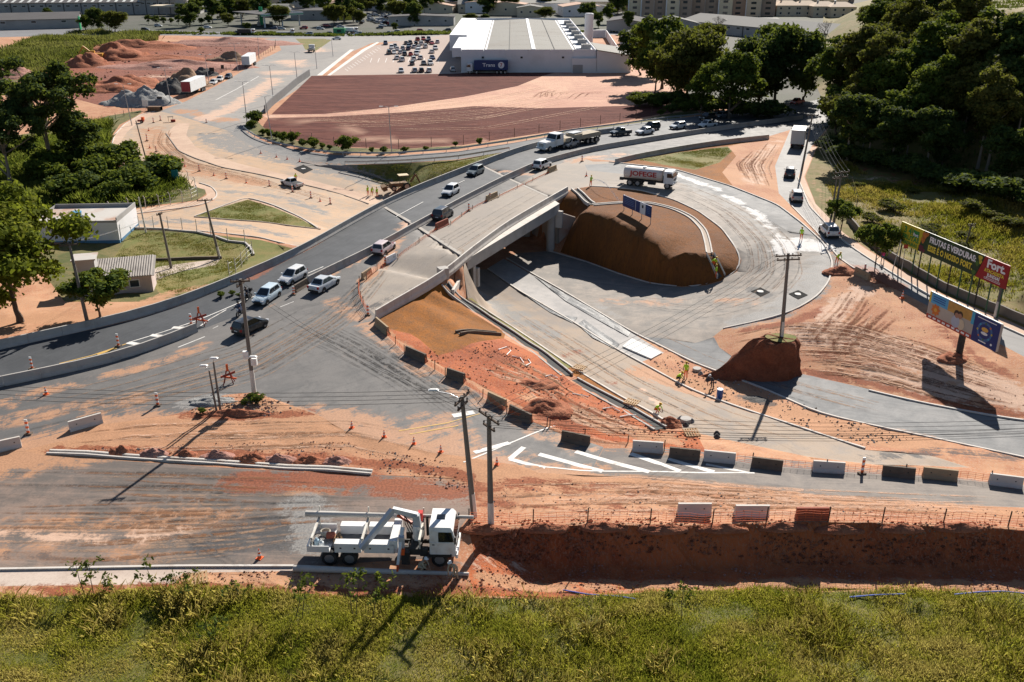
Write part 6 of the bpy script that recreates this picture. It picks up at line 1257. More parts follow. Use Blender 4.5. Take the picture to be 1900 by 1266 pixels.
def person(loc, rz, kind, top, legs, sleeves, label, hat=None, vest=None, hair=True, group='workers on the site'):
 root = link_mesh('person', body_mesh(kind, top, legs, sleeves)); root.location = loc; root.rotation_euler[2] = rz; tag(root, label, 'person', group)
 h = Vector(pose(kind)['head']) + Vector((.015, 0, .04))
 f = MB(); f.box(h + Vector((.105, 0, -.02)), (.04, .03, .05), 0, 0, .3); f.build('nose', SKIN, root)
 for s in (-1, 1):
  MB().box(h + Vector((.098, s * .036, .015)), (.015, .03, .012)).build('eye', BOOT, root); MB().box(h + Vector((0, s * .105, -.01)), (.04, .02, .06)).build('ear', SKIN, root)
 MB().box(h + Vector((.095, 0, -.07)), (.012, .05, .012)).build('mouth', mat('lips', (.22, .08, .07), .6), root)
 dome = MB(); n = 12; secs = [[h + Vector((.125 * k * math.cos(2 * math.pi * i / n), .115 * k * math.sin(2 * math.pi * i / n), z)) for i in range(n)] for k, z in ((1.0, .04), (.97, .09), (.75, .15), (.35, .175))]
 dome.loft(secs)
 if hat is not None:
  dome.loft([[h + Vector((.03 + .17 * k * math.cos(2 * math.pi * i / n), .135 * k * math.sin(2 * math.pi * i / n), z)) for i in range(n)] for k, z in ((1, .03), (1, .05))]); dome.build('helmet', hat, root, True)
 else: dome.build('hair', BOOT, root, True)
 return root
W = [
 ((683,363), (640,350), 'stand', HIVIS, HIOR, HIVIS, 'worker in lime vest and orange trousers, left of three by the overpass wall', HELY), ((690,363), (705,375), 'lean', HIVIS, HIOR, HIVIS, 'worker bending over, middle of three by the overpass wall', HELY), ((700,366), (680,360), 'stand', HIVIS, HIOR, HIVIS, 'worker in lime vest, right of three by the overpass wall', HELY),
 ((1096,346), (1145,360), 'hose', HIVIS, HIOR, HIVIS, 'worker in lime vest spraying water from a hose onto the island', HELY), ((1486,446), (1460,470), 'stand', HIVIS, HIOR, HIVIS, 'worker in orange trousers standing on the wet pale patch of loop', HELY), ((1552,490), (1570,500), 'lean', HIVIS, HIOR, HIVIS, 'worker bending beside the outer kerb of the loop', HELY),
 ((1323,492), (1340,505), 'crouch', HIVIS, HIOR, HIVIS, 'worker crouching at the top of the concrete chute in the loop', HELY), ((1328,516), (1300,510), 'stand', HIVIS, HIOR, HIVIS, 'worker standing at the foot of concrete chute in the loop', HELY),
 ((1272,702), (1255,712), 'stand', HIVIS, HIOR, HIVIS, 'worker standing by the open manhole on the unfinished median', HELY), ((1258,708), (1280,712), 'crouch', HIVIS, NAVYC, HIVIS, 'worker down low at the median kerb beside another worker', HELY), ((1218,767), (1240,775), 'crouch', HIVIS, HIOR, HIVIS, 'lone worker in lime vest at the edge of the underpass road', HELY),
 ((1321,722), (1300,730), 'lean', NAVYC, NAVYC, NAVYC, 'dark clothed worker stooping near the blue drum', HELW), ((1637,487), (1620,470), 'stand', MAG, JEAN, MAG, 'pedestrian in magenta top walking on the footpath', None),
 ((782,1060), (800,1066), 'crouch', KHAKI, KHAKI, KHAKI, 'linesman in khaki crouching beside the lying pole and crane lorry', HELW), ((846,1075), (830,1090), 'lean', KHAKI, KHAKI, KHAKI, 'linesman in khaki bending over the thin end of lying pole', HELW),
]
for px, fr, kd, tp_, lg, sl_, lab, hat in W:
 q, rz = place(px, fr); person(q, rz, kd, tp_, lg, sl_, lab, hat)
q, rz = place((549,340), (560,350)); q = q + Vector((0, 0, .75)); person(q, rz, 'crouch', HIVIS, HIOR, HIVIS, 'worker in lime vest sitting in the bed of the white pickup', HELY)
def motorbike(px, fr, col, label, rl, shirt):
 q, rz = place(px, fr); r = empty('motorcycle', q, rz, label, 'motorcycle', 'motorcycles in traffic'); pm = mat('bike_' + col[0], col[1], .35)
 for x in (-.62, .66): wheel(r, (x, 0, .3), .3, .12)
 MB().loft([[Vector((x, y * k, z)) for y, z in ((-.12, zb_), (-.15, (zb_ + zt_) / 2), (-.08, zt_), (.08, zt_), (.15, (zb_ + zt_) / 2), (.12, zb_))] for x, k, zb_, zt_ in ((-.75, .5, .68, .82), (-.4, 1, .5, .82), (.05, 1, .45, .95), (.35, .9, .5, .95), (.5, .4, .7, .9))]).build('body', pm, r, 40)
 MB().box((-.15, 0, .38), (.5, .26, .28)).build('engine', CHAS, r); MB().tube([(.66, 0, .3), (.5, 0, .95)], .035, 6).build('fork', GALV, r); MB().tube([(.45, -.32, 1.0), (.52, 0, .98), (.45, .32, 1.0)], .02, 6).build('handlebar', CHAS, r); MB().box((.6, 0, .86), (.1, .18, .16)).build('headlight', LAMPW, r); MB().box((-.35, 0, .84), (.6, .26, .1)).build('saddle', BLACKP, r); MB().box((-.8, 0, 1.0), (.3, .36, .32)).build('top_box', BLACKP, r)
 person(q, rz, 'ride', shirt, NAVYC, shirt, rl, mat('helmet_black', (.02, .02, .02), .2), group='motorcycle riders')
motorbike((460,557), (435,577), ('black', (.02, .02, .022)), 'dark motorcycle, farther of two filtering beside the pale hatchback', 'rider in dark jacket on the farther motorcycle at the lane split', NAVYC); motorbike((446,585), (428,602), ('navy', (.03, .05, .12)), 'motorcycle with headlight, nearer of two behind the pole with boxes', 'rider in blue jacket on the nearer motorcycle at the lane split', JEAN); motorbike((1107,263), (1085,267), ('grey', (.10, .10, .11)), 'motorcycle following the beam lorry on the overpass', 'rider in grey on the motorcycle behind the beam lorry', mat('grey_cloth', (.25, .26, .30), .85))
# hose jet is water: a thin arc of drops
q0 = G(1096, 346) + Vector((.5, -.3, 1.1)); q1 = G(1150, 375); pts = [q0.lerp(q1, k / 16.0) + Vector((0, 0, 1.1 * math.sin(math.pi * k / 16.0) * (1 - k / 32.0))) for k in range(17)]
rr = np.random.default_rng(3); mb = MB()
for k in range(420):
 f = rr.random(); i = min(15, int(f * 16)); p_ = pts[i].lerp(pts[i + 1], f * 16 - i) + Vector(rr.normal(0, .015 + .09 * f, 3)); s = .02 + .015 * rr.random()
 mb.add([p_ + Vector((s, 0, 0)), p_ + Vector((-s, s, 0)), p_ + Vector((-s, -s, 0)), p_ + Vector((0, 0, s * 1.5))], [(0, 1, 3), (1, 2, 3), (2, 0, 3), (0, 2, 1)])
o = mb.build('water_spray', mat('water_drops', (.80, .82, .84), .2)); tag(o, 'arc of hose water falling on the brown island', 'water', kind='stuff')
# ------------------------------------------------------------------ buildings
WALLW = mat('wall_white', (.70, .70, .71), .8, 0, .06, .3, 0, (.52, .50, .48, .4)); WALLC = mat('wall_cream', (.62, .52, .38), .85, 0, .08, .4); WALLG = mat('wall_grey', (.34, .33, .32), .85, 0, .15, .3, 0, (.2, .19, .18, .5)); WALLB = mat('wall_brown', (.36, .27, .21), .85, 0, .1, .4)
ROOFG = mat('roof_grey', (.22, .215, .20), .9, 0, .15, .12, 0, (.20, .19, .18, .5), .1); ROOFD = mat('roof_dark', (.10, .095, .095), .9, 0, .25, .2, spec=.1); ROOFT = mat('roof_tile', (.40, .24, .16), .85, 0, .2, .5); ROOFP = mat('roof_pale_metal', (.27, .26, .235), .8, 0, .10, .10, 0, (.22, .20, .175, .6), .08); ROOFC = mat('roof_cream_tile', (.55, .42, .30), .85, 0, .15, .5)
WIN = mat('window_glass', (.03, .04, .05), .15, 0, .3, .5); BLUEB = mat('blue_base', (.08, .20, .33), .7)
def local(c0, d):                               # maps local (along d, perpendicular away, z) to world offsets from c0
 d = Vector((d.x, d.y, 0)).normalized(); n = Vector((-d.y, d.x, 0))
 return d, n
def gable(root, L_, D_, h, rise, wm, rm, ridge='x', over=.35, name='roof'):
 MB().bbox(0, L_, 0, D_, -.5, h).build('wall', wm, root)
 mb = MB(); o = over
 if ridge == 'x':
  mb.loft([[Vector((x, -o, h - .05)), Vector((x, D_ / 2, h + rise)), Vector((x, D_ + o, h - .05)), Vector((x, D_ + o, h + .10)), Vector((x, D_ / 2, h + rise + .15)), Vector((x, -o, h + .10))] for x in (-o, L_ + o)])
  gg = [[(0, 0, h), (0, D_ / 2, h + rise), (0, D_, h)], [(L_, 0, h), (L_, D_ / 2, h + rise), (L_, D_, h)]]
 else:
  mb.loft([[Vector((-o, y, h - .05)), Vector((L_ / 2, y, h + rise)), Vector((L_ + o, y, h - .05)), Vector((L_ + o, y, h + .10)), Vector((L_ / 2, y, h + rise + .15)), Vector((-o, y, h + .10))] for y in (-o, D_ + o)])
  gg = [[(0, 0, h), (L_ / 2, 0, h + rise), (L_, 0, h)], [(0, D_, h), (L_ / 2, D_, h + rise), (L_, D_, h)]]
 for g in gg: MB().poly(g).build('gable', wm, root)
 return mb.build(name, rm, root)
def windows(root, face, L_, D_, z, n, w_, h, m=WIN, door=False):
 for k in range(n):
  s = (k + .5) / n
  c, dm = {'f': ((L_ * s, -.02, z), (w_, .06, h)), 'r': ((L_ + .02, D_ * s, z), (.06, w_, h)), 'l': ((-.02, D_ * s, z), (.06, w_, h))}[face]
  f = MB().box(c, (dm[0] + .16 if dm[0] > .1 else .05, dm[1] + .16 if dm[1] > .1 else .05, h + .16)).build('window', WHITE, root); MB().box(c, dm).build('pane', m, f)
def house_at(name, label, c0, d, L_, D_, h, rise, wm, rm, ridge='x', wins=3, cat='building', group=None, storeys=1):
 dd, n = local(c0, d); r = empty(name, c0, math.atan2(dd.y, dd.x), label, cat, group); gable(r, L_, D_, h, rise, wm, rm, ridge)
 for s in range(storeys):
  if wins: windows(r, 'f', L_, D_, h * (s + .55) / storeys, wins, 1.2, 1.1); windows(r, 'l', L_, D_, h * (s + .55) / storeys, 2, 1.1, 1.1)
 return r
# white flat-roofed house with water tank
zr, zb_ = 1.35, -2.0
c_fr = P(216, 409, zr); c_fl = P(57, 412, zr); c_br = P(224, 380, zr)
dx_ = (c_fr - c_fl); Lh = dx_.length; dd = dx_.normalized(); nn_ = Vector((-dd.y, dd.x, 0)); Dh = (c_br - c_fr).dot(nn_)
r = empty('white_house', Vector((c_fl.x, c_fl.y, zb_)), math.atan2(dd.y, dd.x), 'white flat roofed house with blue base and roof tank behind the fence', 'house')
hh = zr - zb_
MB().bbox(0, Lh, 0, Dh, -.4, hh - .35).build('wall', WALLW, r)
RUST = mat('roof_rusty', (.48, .45, .41), .7, 0, .12, .35, 0, (.34, .15, .07, .75)); MB().bbox(.15, Lh - .15, .15, Dh - .15, hh - .36, hh - .28).build('roof', RUST, r)
pm = MB(); pm.bbox(0, Lh, 0, .15, hh - .35, hh - .02); pm.bbox(Lh - .15, Lh, .15, Dh, hh - .35, hh + .35); pm.bbox(0, .15, .15, Dh, hh - .35, hh + .1); pm.bbox(.15, Lh - .15, Dh - .15, Dh, hh - .35, hh + .25); pm.build('roof_parapet', WALLG, r)
MB().bbox(-.02, Lh + .02, -.025, Dh + .02, -.4, .45).build('blue_plinth', BLUEB, r)
f = MB().bbox(Lh * .56, Lh * .70, -.05, .05, hh * .52, hh * .70).build('window', WALLG, r); MB().bbox(Lh * .565, Lh * .695, -.06, -.045, hh * .54, hh * .68).build('pane', WIN, f); MB().bbox(Lh * .38, Lh * .43, -.06, .05, .45, 2.2).build('door', WHITE, r)
tk_ = MB().tube([(Lh * .44, Dh * .35, hh - .28), (Lh * .44, Dh * .35, hh + .25), (Lh * .44, Dh * .35, hh + .55)], [.62, .72, .78], 14).build('water_tank', mat('tank_blue', (.10, .30, .48), .5), r, 40); MB().box((Lh * .46, Dh * .33, hh - .22), (1.8, 1.4, .12)).build('tank_stand', CHAS, r)
# small building with corrugated roof
zw = 1.25
f_r = G(285, 541); dd2 = (P(283, 511, f_r.z + 2.2) - P(150, 522, f_r.z + 2.2)); dd2.z = 0; L2 = dd2.length; d2 = dd2.normalized(); n2 = Vector((-d2.y, d2.x, 0)); o2 = f_r - d2 * L2
D2 = max(4.0, (P(279.5, 475, f_r.z + 3.1) - f_r).dot(n2)); r = empty('corrugated_roof_hut', o2, math.atan2(d2.y, d2.x), 'low pinkish building with corrugated grey roof beside a small tree', 'building')
MB().bbox(0, L2, 0, D2, -.6, 2.15).build('wall', mat('wall_pinkish', (.55, .45, .42), .85, 0, .1, .5, 0, (.35, .27, .24, .5)), r)
FIB = mat('fibre_cement', (.33, .30, .27), .9, 0, .2, .8, 0, (.15, .13, .12, .6)); rf = MB().bbox(-.3, L2 + .3, -.4, D2 + .3, 0, .02);
rv = []
nk = int((L2 + .8) / .28)
for k in range(nk):                              # each corrugated sheet column is a real ridge
 x = -.4 + k * .28; o = MB().loft([[Vector((x, y, z)), Vector((x + .07, y, z + .09)), Vector((x + .17, y, z + .09)), Vector((x + .24, y, z)), Vector((x + .24, y, z - .04)), Vector((x, y, z - .04))] for y, z in ((-.5, 2.2), (D2 + .3, 3.1))]).build('roof_sheet', FIB, r)
MB().bbox(-.4, L2 + .4, -.5, D2 + .3, 0, .01)
mb = MB(); mb.loft([[Vector((-.4, y, z)), Vector((L2 + .4, y, z)), Vector((L2 + .4, y, z - .06)), Vector((-.4, y, z - .06))] for y, z in ((-.5, 2.18), (D2 + .3, 3.08))]); mb.build('roof_deck', FIB, r)
MB().bbox(-.6, 1.7, 1.2, 3.6, 2.0, 4.1).build('tank_house', mat('wall_greyish', (.42, .40, .38), .85, 0, .12, .6), r); MB().bbox(-.8, 1.9, 1.0, 3.8, 4.1, 4.25).build('tank_house_roof', RUST, r); windows(r, 'f', L2, D2, 1.2, 2, 1.0, .8)
# warehouse
wf0, wf1 = P(856, 92, 7.2), P(1102, 89, 7.2); dw = wf1 - wf0; dw.z = 0; dw.y = 0; Lw = dw.length; wd = dw.normalized(); wn_ = Vector((-wd.y, wd.x, 0)); hW = 7.2
Dw = (P(1000, 35, hW) - wf0).dot(wn_); r = empty('warehouse', Vector((wf0.x, wf0.y, 0)), math.atan2(wd.y, wd.x), 'large white warehouse with pale low pitched roof behind the red field', 'warehouse')
MB().bbox(0, Lw, 0, Dw, -.5, hW - .6).build('wall', WALLW, r)
for k in range(6):
 MB().bbox(Lw * k / 6 + .05, Lw * (k + 1) / 6 - .05, -.12, -.002, 0, hW).build('wall_panel', WALLW, r)
MB().bbox(-.15, 0, 0, Dw, -.1, hW).build('wall_panel', WALLW, r); MB().bbox(Lw, Lw + .3, 0, Dw, -.1, hW).build('wall_panel', WALLW, r); MB().bbox(0, Lw, Dw, Dw + .3, -.1, hW + .3).build('wall_panel', WALLW, r)
for k in range(8):                               # roof bays between seams, rising to the ridge
 for s in (0, 1):
  x0, x1 = (Lw * .54) * (0 if s == 0 else 1), (Lw * .54 if s == 0 else Lw)
  a, b = (x0 + .1, x1 - .6) if s == 0 else (x0 + .6, x1 - .1); za, zb3 = (hW - .9, hW - .05) if s == 0 else (hW - .05, hW - .9); y0, y1 = Dw * k / 8 + .06, Dw * (k + 1) / 8 - .06
  MB().add([(a, y0, za), (b, y0, zb3), (b, y1, zb3), (a, y1, za), (a, y0, za - .3), (b, y0, zb3 - .3), (b, y1, zb3 - .3), (a, y1, za - .3)], [(0, 1, 2, 3), (7, 6, 5, 4), (0, 4, 5, 1), (1, 5, 6, 2), (2, 6, 7, 3), (3, 7, 4, 0)]).build('roof_bay', ROOFP, r)
 if k % 2: MB().bbox(Lw * .14, Lw * .54 - .7, Dw * k / 8 - .1, Dw * k / 8 + .1, hW - .85, hW - .4).build('roof_seam', ROOFG, r) if False else None
for f in (.17, .36, .70, .86): MB().bbox(Lw * f - .12, Lw * f + .12, .2, Dw - .2, hW - .62 + (.2 if .3 < f < .75 else -.12), hW - .25 + (.12 if .3 < f < .75 else -.2)).build('roof_seam', ROOFG, r)
MB().bbox(Lw * .54 - .62, Lw * .54 + .62, .1, Dw - .1, hW - .3, hW + .12).build('ridge_cap', WALLW, r)
for f in (.16, .45, .76): MB().box((Lw * f, -.2, hW * .66), (.7, .25, .55)).build('wall_light', CHAS, r)
for k in range(7):
 y = Dw * (.04 + .125 * k); a = MB().box((Lw - 2.6, y, hW + .25), (3.0, 3.2, 1.7)).build('cooling_unit', WALLG, r); MB().box((Lw - 2.6, y, hW + 1.12), (2.2, 2.4, .06)).build('fan_grille', CHAS, a); MB().box((Lw - 5.0, y, hW - .35), (1.6, 1.2, .5)).build('duct', WALLW, a)
MB().bbox(-6.5, -.2, Dw * .30, Dw * .92, hW - 4.5, hW + 1.0).build('porch_block', WALLW, r)
for y in (.32, .6, .9): MB().tube([(-5.2, Dw * y, -.3), (-5.2, Dw * y, hW - 4.5)], .7, 12).build('porch_column', WALLW, r)
MB().bbox(-3.0, -.2, 2.0, Dw * .29, hW - 2.5, hW + .3).build('side_fin', WALLW, r)
r2 = empty('loading_annex', r.location, r.rotation_euler[2], 'low white annex with sloping pale roof at the right of warehouse', 'building')
mb = MB(); mb.loft([[Vector((Lw + .5, y, -.3)), Vector((Lw + 11.5, y, -.3)), Vector((Lw + 11.5, y, 5.3)), Vector((Lw + .5, y, 7.0))] for y in (-1.5, 24)]); mb.build('wall', WALLW, r2)
mb = MB(); mb.loft([[Vector((Lw + .4, y, 7.05)), Vector((Lw + 11.9, y, 5.32)), Vector((Lw + 11.9, y, 5.55)), Vector((Lw + .4, y, 7.3))] for y in (-2.0, 24.5)]); mb.build('roof', ROOFP, r2)
MB().bbox(Lw - 7.5, Lw + .4, -1.6, -.25, 0, 4.6).build('dock', WALLW, r2); MB().bbox(Lw - 7.2, Lw - 4, -1.75, -1.62, 0, 2.6).build('dock_door', WALLG, r2)
q = wf0 + wd * (Lw + 4) + wn_ * (Dw * .55); o = MB().tube([(0, 0, -.3), (0, 0, 13.2), (0, 0, 13.5)], [1.75, 1.75, 1.4], 20).build('water_tower', WALLW, None, 40); o.location = (q.x, q.y, 0); tag(o, 'tall white cylindrical water tower behind the warehouse', 'water tower')
for (x0, y0, x1, y1, lab) in ((Lw + 12, 30, Lw + 16, Dw * .9, 'long white yard wall running back from the annex'), (Lw + 6, Dw * .9, Lw + 16, Dw * .9 + .4, 'short white wall closing the yard behind warehouse')):
 a, b = wf0 + wd * x0 + wn_ * y0, wf0 + wd * x1 + wn_ * y1; d = b - a; o = MB().bbox(0, math.hypot(d.x, d.y), -.15, .15, -.3, 3.2).build('yard_wall', WALLW); o.location = (a.x, a.y, 0); o.rotation_euler[2] = math.atan2(d.y, d.x); tag(o, lab, 'wall')
X = Vector((1, 0, 0))
def at(px, py): q = G(px, py); return Vector((q.x, q.y, 0))
house_at('shed', 'grey roofed shed behind the yard wall near the warehouse trees', at(1125, 60), Vector((1, -.2, 0)), 16, 30, 5, 1.2, WALLG, ROOFD, 'y', 0); house_at('shed', 'lower dark roofed shed beside the trees right of the yard wall', at(1150, 82), Vector((1, -.3, 0)), 9, 22, 4, 1, WALLW, ROOFD, 'y', 2)
# top-left industry
def hall(label, p0, p1, depth, h, rise, wm, rm, strips=0, ribs=0):
 a, b = at(*p0), at(*p1); d = b - a; L_ = d.length; r = empty('factory_hall', a, math.atan2(d.y, d.x), label, 'factory'); rf = gable(r, L_, depth, h, rise, wm, rm, 'x', .6)
 for k in range(strips):
  x = L_ * (k + .5) / strips; sl = rise / (depth / 2)
  MB().add([(x, .5, h + .2 + sl * .5), (x + 1.6, .5, h + .2 + sl * .5), (x + 1.6, depth / 2 - 1, h + .2 + sl * (depth / 2 - 1)), (x, depth / 2 - 1, h + .2 + sl * (depth / 2 - 1))], [(0, 1, 2, 3)]).build('skylight', mat('skylight_pale', (.62, .62, .58), .5), rf)
 for k in range(ribs): MB().box((L_ * (k + .5) / ribs, -.1, h / 2), (.5, .2, h)).build('wall_rib', ROOFD, r)
 windows(r, 'f', L_, depth, h * .75, max(4, ribs * 2), 2.2, 1.0)
 return r
hall('long grey factory hall with skylight strips along the top left edge', (-60,30), (265,27), 70, 7, 6, WALLG, ROOFD, 22, 10); hall('factory hall with pale canopy and skylights farther along the top edge', (262,27), (372,26), 75, 8.5, 5, WALLG, ROOFD, 9, 5); hall('grey factory block behind the palms near the petrol station', (372,24), (470,12), 90, 9, 4, WALLG, ROOFG, 0, 6)
a = at(290, 29); r = empty('entrance_canopy', a, R(1), 'pale concrete canopy on columns at the factory gate', 'canopy'); MB().bbox(0, 26, -9, 4, 5.3, 6.1).build('roof_slab', WALLC, r); MB().bbox(12, 19, 2, 10, 6.1, 14).build('tower', WALLG, r)
for x in (1, 9, 17, 25): MB().tube([(x, -8, -.2), (x, -8, 5.3)], .3, 8).build('column', WALLG, r)
hall('dark roofed shed with green trim behind the reeds at left', (-80,58), (148,52), 42, 4.5, 2.2, WALLG, ROOFD, 0, 0)
q = at(150, 55); o = MB().box((0, 0, 3), (.5, 1.5, 6.5)).build('green_post', mat('trim_green', (.02, .35, .14), .5)); o.location = q; tag(o, 'bright green upright at the corner of the dark roofed shed', 'post')
# petrol station
a, b = at(497, 52), at(566, 44); d = b - a; r = empty('petrol_station', a, math.atan2(d.y, d.x) * .6, 'petrol station canopy with green and white edge', 'petrol station'); L_ = d.length
MB().bbox(-3, L_ * .62, 0, 34, 6.2, 6.6).build('canopy_roof', ROOFD, r); mb = MB(); mb.bbox(-3.2, L_ * .62 + .2, -.25, -.02, 5.6, 7.0); mb.build('canopy_edge', WALLW, r); MB().bbox(L_ * .62, L_ * .62 + .25, -.2, 34, 5.6, 7.0).build('canopy_edge', WALLW, r); MB().bbox(-3.2, L_ * .62 + .2, -.29, -.26, 5.9, 6.3).build('green_stripe', mat('trim_green', (.02, .35, .14)), r); MB().bbox(L_ * .62 + .26, L_ * .62 + .29, 0, 34, 5.9, 6.3).build('green_stripe', mat('trim_green', (.02, .35, .14)), r)
for x in (0, L_ * .3, L_ * .6):
 for y in (3, 30): MB().bbox(x - .3, x + .3, y - .3, y + .3, -.2, 6.2).build('canopy_column', WALLW, r)
for x in (3, 10): MB().bbox(x - .5, x + .5, 15, 17, -.1, 1.8).build('fuel_pump', WALLG, r)
r = house_at('station_shop', 'station shop with grey roof and bright yellow corner', at(540, 38), Vector((1, .1, 0)), 34, 26, 5.2, .5, WALLG, ROOFD, 'x', 4); MB().bbox(27, 34.3, -.35, -.05, 0, 5.6).build('yellow_front', mat('yellow_wall', (.62, .52, .05), .7), r)
q = at(486, 46); o = MB().bbox(-.9, .9, -.3, .3, -.2, 9).build('price_totem', mat('trim_green', (.02, .35, .14))); o.location = q; tag(o, 'tall dark green price totem by the petrol station', 'sign')
# town behind: individual houses and sheds
ORD3 = ORD[:20] + ['twenty-%s' % o for o in ORD[:9]] + ['thirty-%s' % o for o in ORD[:9]]
TOWN = [((604,24),20,16,5,1.5,WALLC,ROOFT,'cream house with tiled roof left of the tall dark tree'), ((625,14),18,14,5,2,WALLW,ROOFT,'white house with tiled roof behind the dark tree'), ((655,20),22,14,6,2,WALLW,ROOFT,'white two storey house right of the dark tree'), ((640,36),9,8,5,1.8,WALLG,ROOFD,'small dark kiosk house beside the palm in the car yard'), ((700,24),30,20,5,1,WALLG,ROOFG,'grey roofed showroom behind the used car yard'), ((690,10),30,20,5,1.5,WALLB,ROOFD,'dark roofed shed above the used car yard'), ((735,20),24,14,5,1.2,WALLG,ROOFG,'open sided grey canopy in the used car yard'), ((722,48),34,14,4.5,.6,WALLG,ROOFD,'dark flat workshop by the avenue'), ((790,22),34,34,6,1.8,WALLC,ROOFD,'beige shop with dark roof left of the warehouse'), ((815,10),60,30,7,2,WALLG,ROOFG,'long grey roofed hall above the beige shop'), ((850,24),20,14,5,2.6,WALLC,ROOFP,'gabled cream house behind the warehouse porch'), ((880,24),28,10,5,.8,WALLC,ROOFG,'long cream wall building behind the warehouse'), ((950,25),36,22,6,1.5,WALLW,ROOFP,'white and blue shed behind the warehouse roof'), ((1010,22),50,22,6,1.5,WALLC,ROOFG,'cream hall behind the warehouse near the dark trees'), ((560,8),40,18,5,2,WALLW,ROOFT,'row house with red tiles at the top edge'), ((520,12),30,16,5,2,WALLB,ROOFT,'brown house with red tiles behind the petrol station'), ((900,6),50,20,6,2,WALLB,ROOFD,'dark shed at the top edge above warehouse'), ((760,4),50,22,6,2,WALLC,ROOFT,'cream block at the top edge above the car yard'), ((1000,6),60,22,6,2,WALLG,ROOFG,'grey shed at the top edge near the apartments'), ((470,8),40,22,6,2,WALLC,ROOFT,'tiled house at the top edge above the hedge'), ((430,2),50,22,6,2,WALLB,ROOFT,'reddish brick building at the top edge above the hedge'), ((660,3),50,22,6,2,WALLW,ROOFT,'pale house at the top edge above the palms'), ((1220,66),20,22,5,2.4,WALLG,ROOFG,'grey gabled shed between the tree clumps'), ((1345,62),26,16,6,.5,WALLW,ROOFP,'white box building behind the dark broad tree')]
for (px, L_, D_, h, rs, wm, rm, lab) in TOWN: house_at('town_building', lab, at(*px), X, L_, D_, h, rs, wm, rm, 'x' if len(lab) % 2 else 'y', 4, 'building', 'town buildings along the top edge')
rtw = random.Random(4)
for k in range(34):
 x = 290 + k * 29 + rtw.uniform(-8, 8); y = rtw.uniform(3, 34); house_at('town_building', 'small town building near the top edge, %s from left' % ORD3[k], at(x, y), Vector((1, rtw.uniform(-.2, .2), 0)), rtw.uniform(14, 30), rtw.uniform(12, 22), rtw.uniform(4, 7), rtw.uniform(1, 2.4), rtw.choice([WALLW, WALLC, WALLG, WALLB, WALLW]), rtw.choice([ROOFT, ROOFD, ROOFG, ROOFT]), rtw.choice('xy'), 3, 'building', 'town buildings along the top edge')
def apartments(px, L_, D_, h, label, n):
 a = at(*px); r = empty('apartment_block', a, R(-6), label, 'apartment block', 'apartment blocks at the top edge'); fl = int(h / 3)
 for k in range(n):
  x0, x1 = L_ * k / n, L_ * (k + 1) / n; dep = 0 if k % 2 else 2.0
  t_ = MB().bbox(x0, x1, dep, D_, -.5, h - (0 if k % 2 else 1.5)).build('wall', WALLB if k % 3 else WALLC, r)
  MB().bbox(x0 - .3, x0 + .3, dep - .25, dep, 0, h - 1.6).build('pilaster', WALLW, t_)
  for f in range(fl):
   w1 = MB().box(((x0 + x1) / 2, dep - .03, 1.6 + 3 * f), ((x1 - x0) * .34, .08, 1.3)).build('window', WIN, t_)
 return r
apartments((1165,42), 34, 20, 24, 'brown and cream apartment block at top edge right of warehouse', 5); apartments((1255,40), 30, 18, 15, 'lower apartment block with white pilasters behind bare trees', 4); apartments((1300,30), 44, 20, 24, 'brown apartment tower with white stripes at the top edge', 5); apartments((1410,4), 70, 20, 20, 'pale distant apartment row behind the cream houses', 8)
for k, px in enumerate(((1385,24), (1412,27), (1440,30), (1475,30), (1508,32), (1540,33), (1400,14), (1440,15), (1490,17), (1530,18))):
 a = at(*px); r = empty('cream_house', a, 0, 'cream house with hipped tile roof, %s of ten in the terrace by apartments' % ORD[k], 'house', 'cream houses by the apartments'); w_, d_ = 15, 13
 MB().bbox(0, w_, 0, d_, -.3, 6).build('wall', WALLC, r); MB().add([(-.5, -.5, 6), (w_ + .5, -.5, 6), (w_ + .5, d_ + .5, 6), (-.5, d_ + .5, 6), (4.5, d_ / 2, 8.6), (w_ - 4.5, d_ / 2, 8.6)], [(0, 1, 5, 4), (1, 2, 5), (2, 3, 4, 5), (3, 0, 4), (3, 2, 1, 0)]).build('roof', ROOFC, r); windows(r, 'f', w_, d_, 4.4, 3, 1.2, 1.2); windows(r, 'f', w_, d_, 1.6, 3, 1.2, 1.2); MB().tube([(4, d_ / 2, 8.3), (4, d_ / 2, 9.4)], .6, 8).build('water_tank', GALV, r)
hall('long low grey roofed shed below the cream houses', (1262,56), (1560,54), 26, 4.5, 3.0, WALLG, ROOFG, 0, 8)
# low boundary wall beside the weedy field
def wall_line(name, px, h, th, m, label, seg=3.0, cat='wall'):
 q = drape(px, 1.5); root = empty(name, q[0], 0, label, cat); r0 = q[0]; k = 0
 q = [v - r0 for v in q]; L_ = 0; pts = [q[0]]
 for a, b in zip(q[:-1], q[1:]):
  pts.append(b); L_ += (b - a).length
  if L_ > seg or b is q[-1]:
   mb = MB(); sweep(mb, pts, [(-th, -.5), (-th, h), (th, h), (th, -.5)]); mb.build('wall_section', m, root); pts = [b]; L_ = 0
 return root
wall_line('boundary_wall', [(1572,410),(1600,440),(1633,470),(1686,500),(1751,540),(1815,566),(1900,602),(2050,668)], 1.0, .12, mat('wall_shade_tone', (.16, .14, .12), .9, 0, .25, 1.0), 'low boundary wall with painted-in shade between footpath and the weedy field')  # shade of the backlit face is put into the base colour
wall_line('field_wall', [(492,211),(505,197),(528,178),(552,157),(575,141)], 2.0, .12, mat('wall_darkgrey', (.13, .13, .13), .9, 0, .3, .8), 'dark grey wall along the left edge of the ploughed field')
wall_line('retaining_wall', [(232,424),(300,426),(366,432),(400,440),(425,449),(455,452),(466,462),(471,474)], .25, .14, CONC, 'low curved retaining wall under the bent top fence posts')
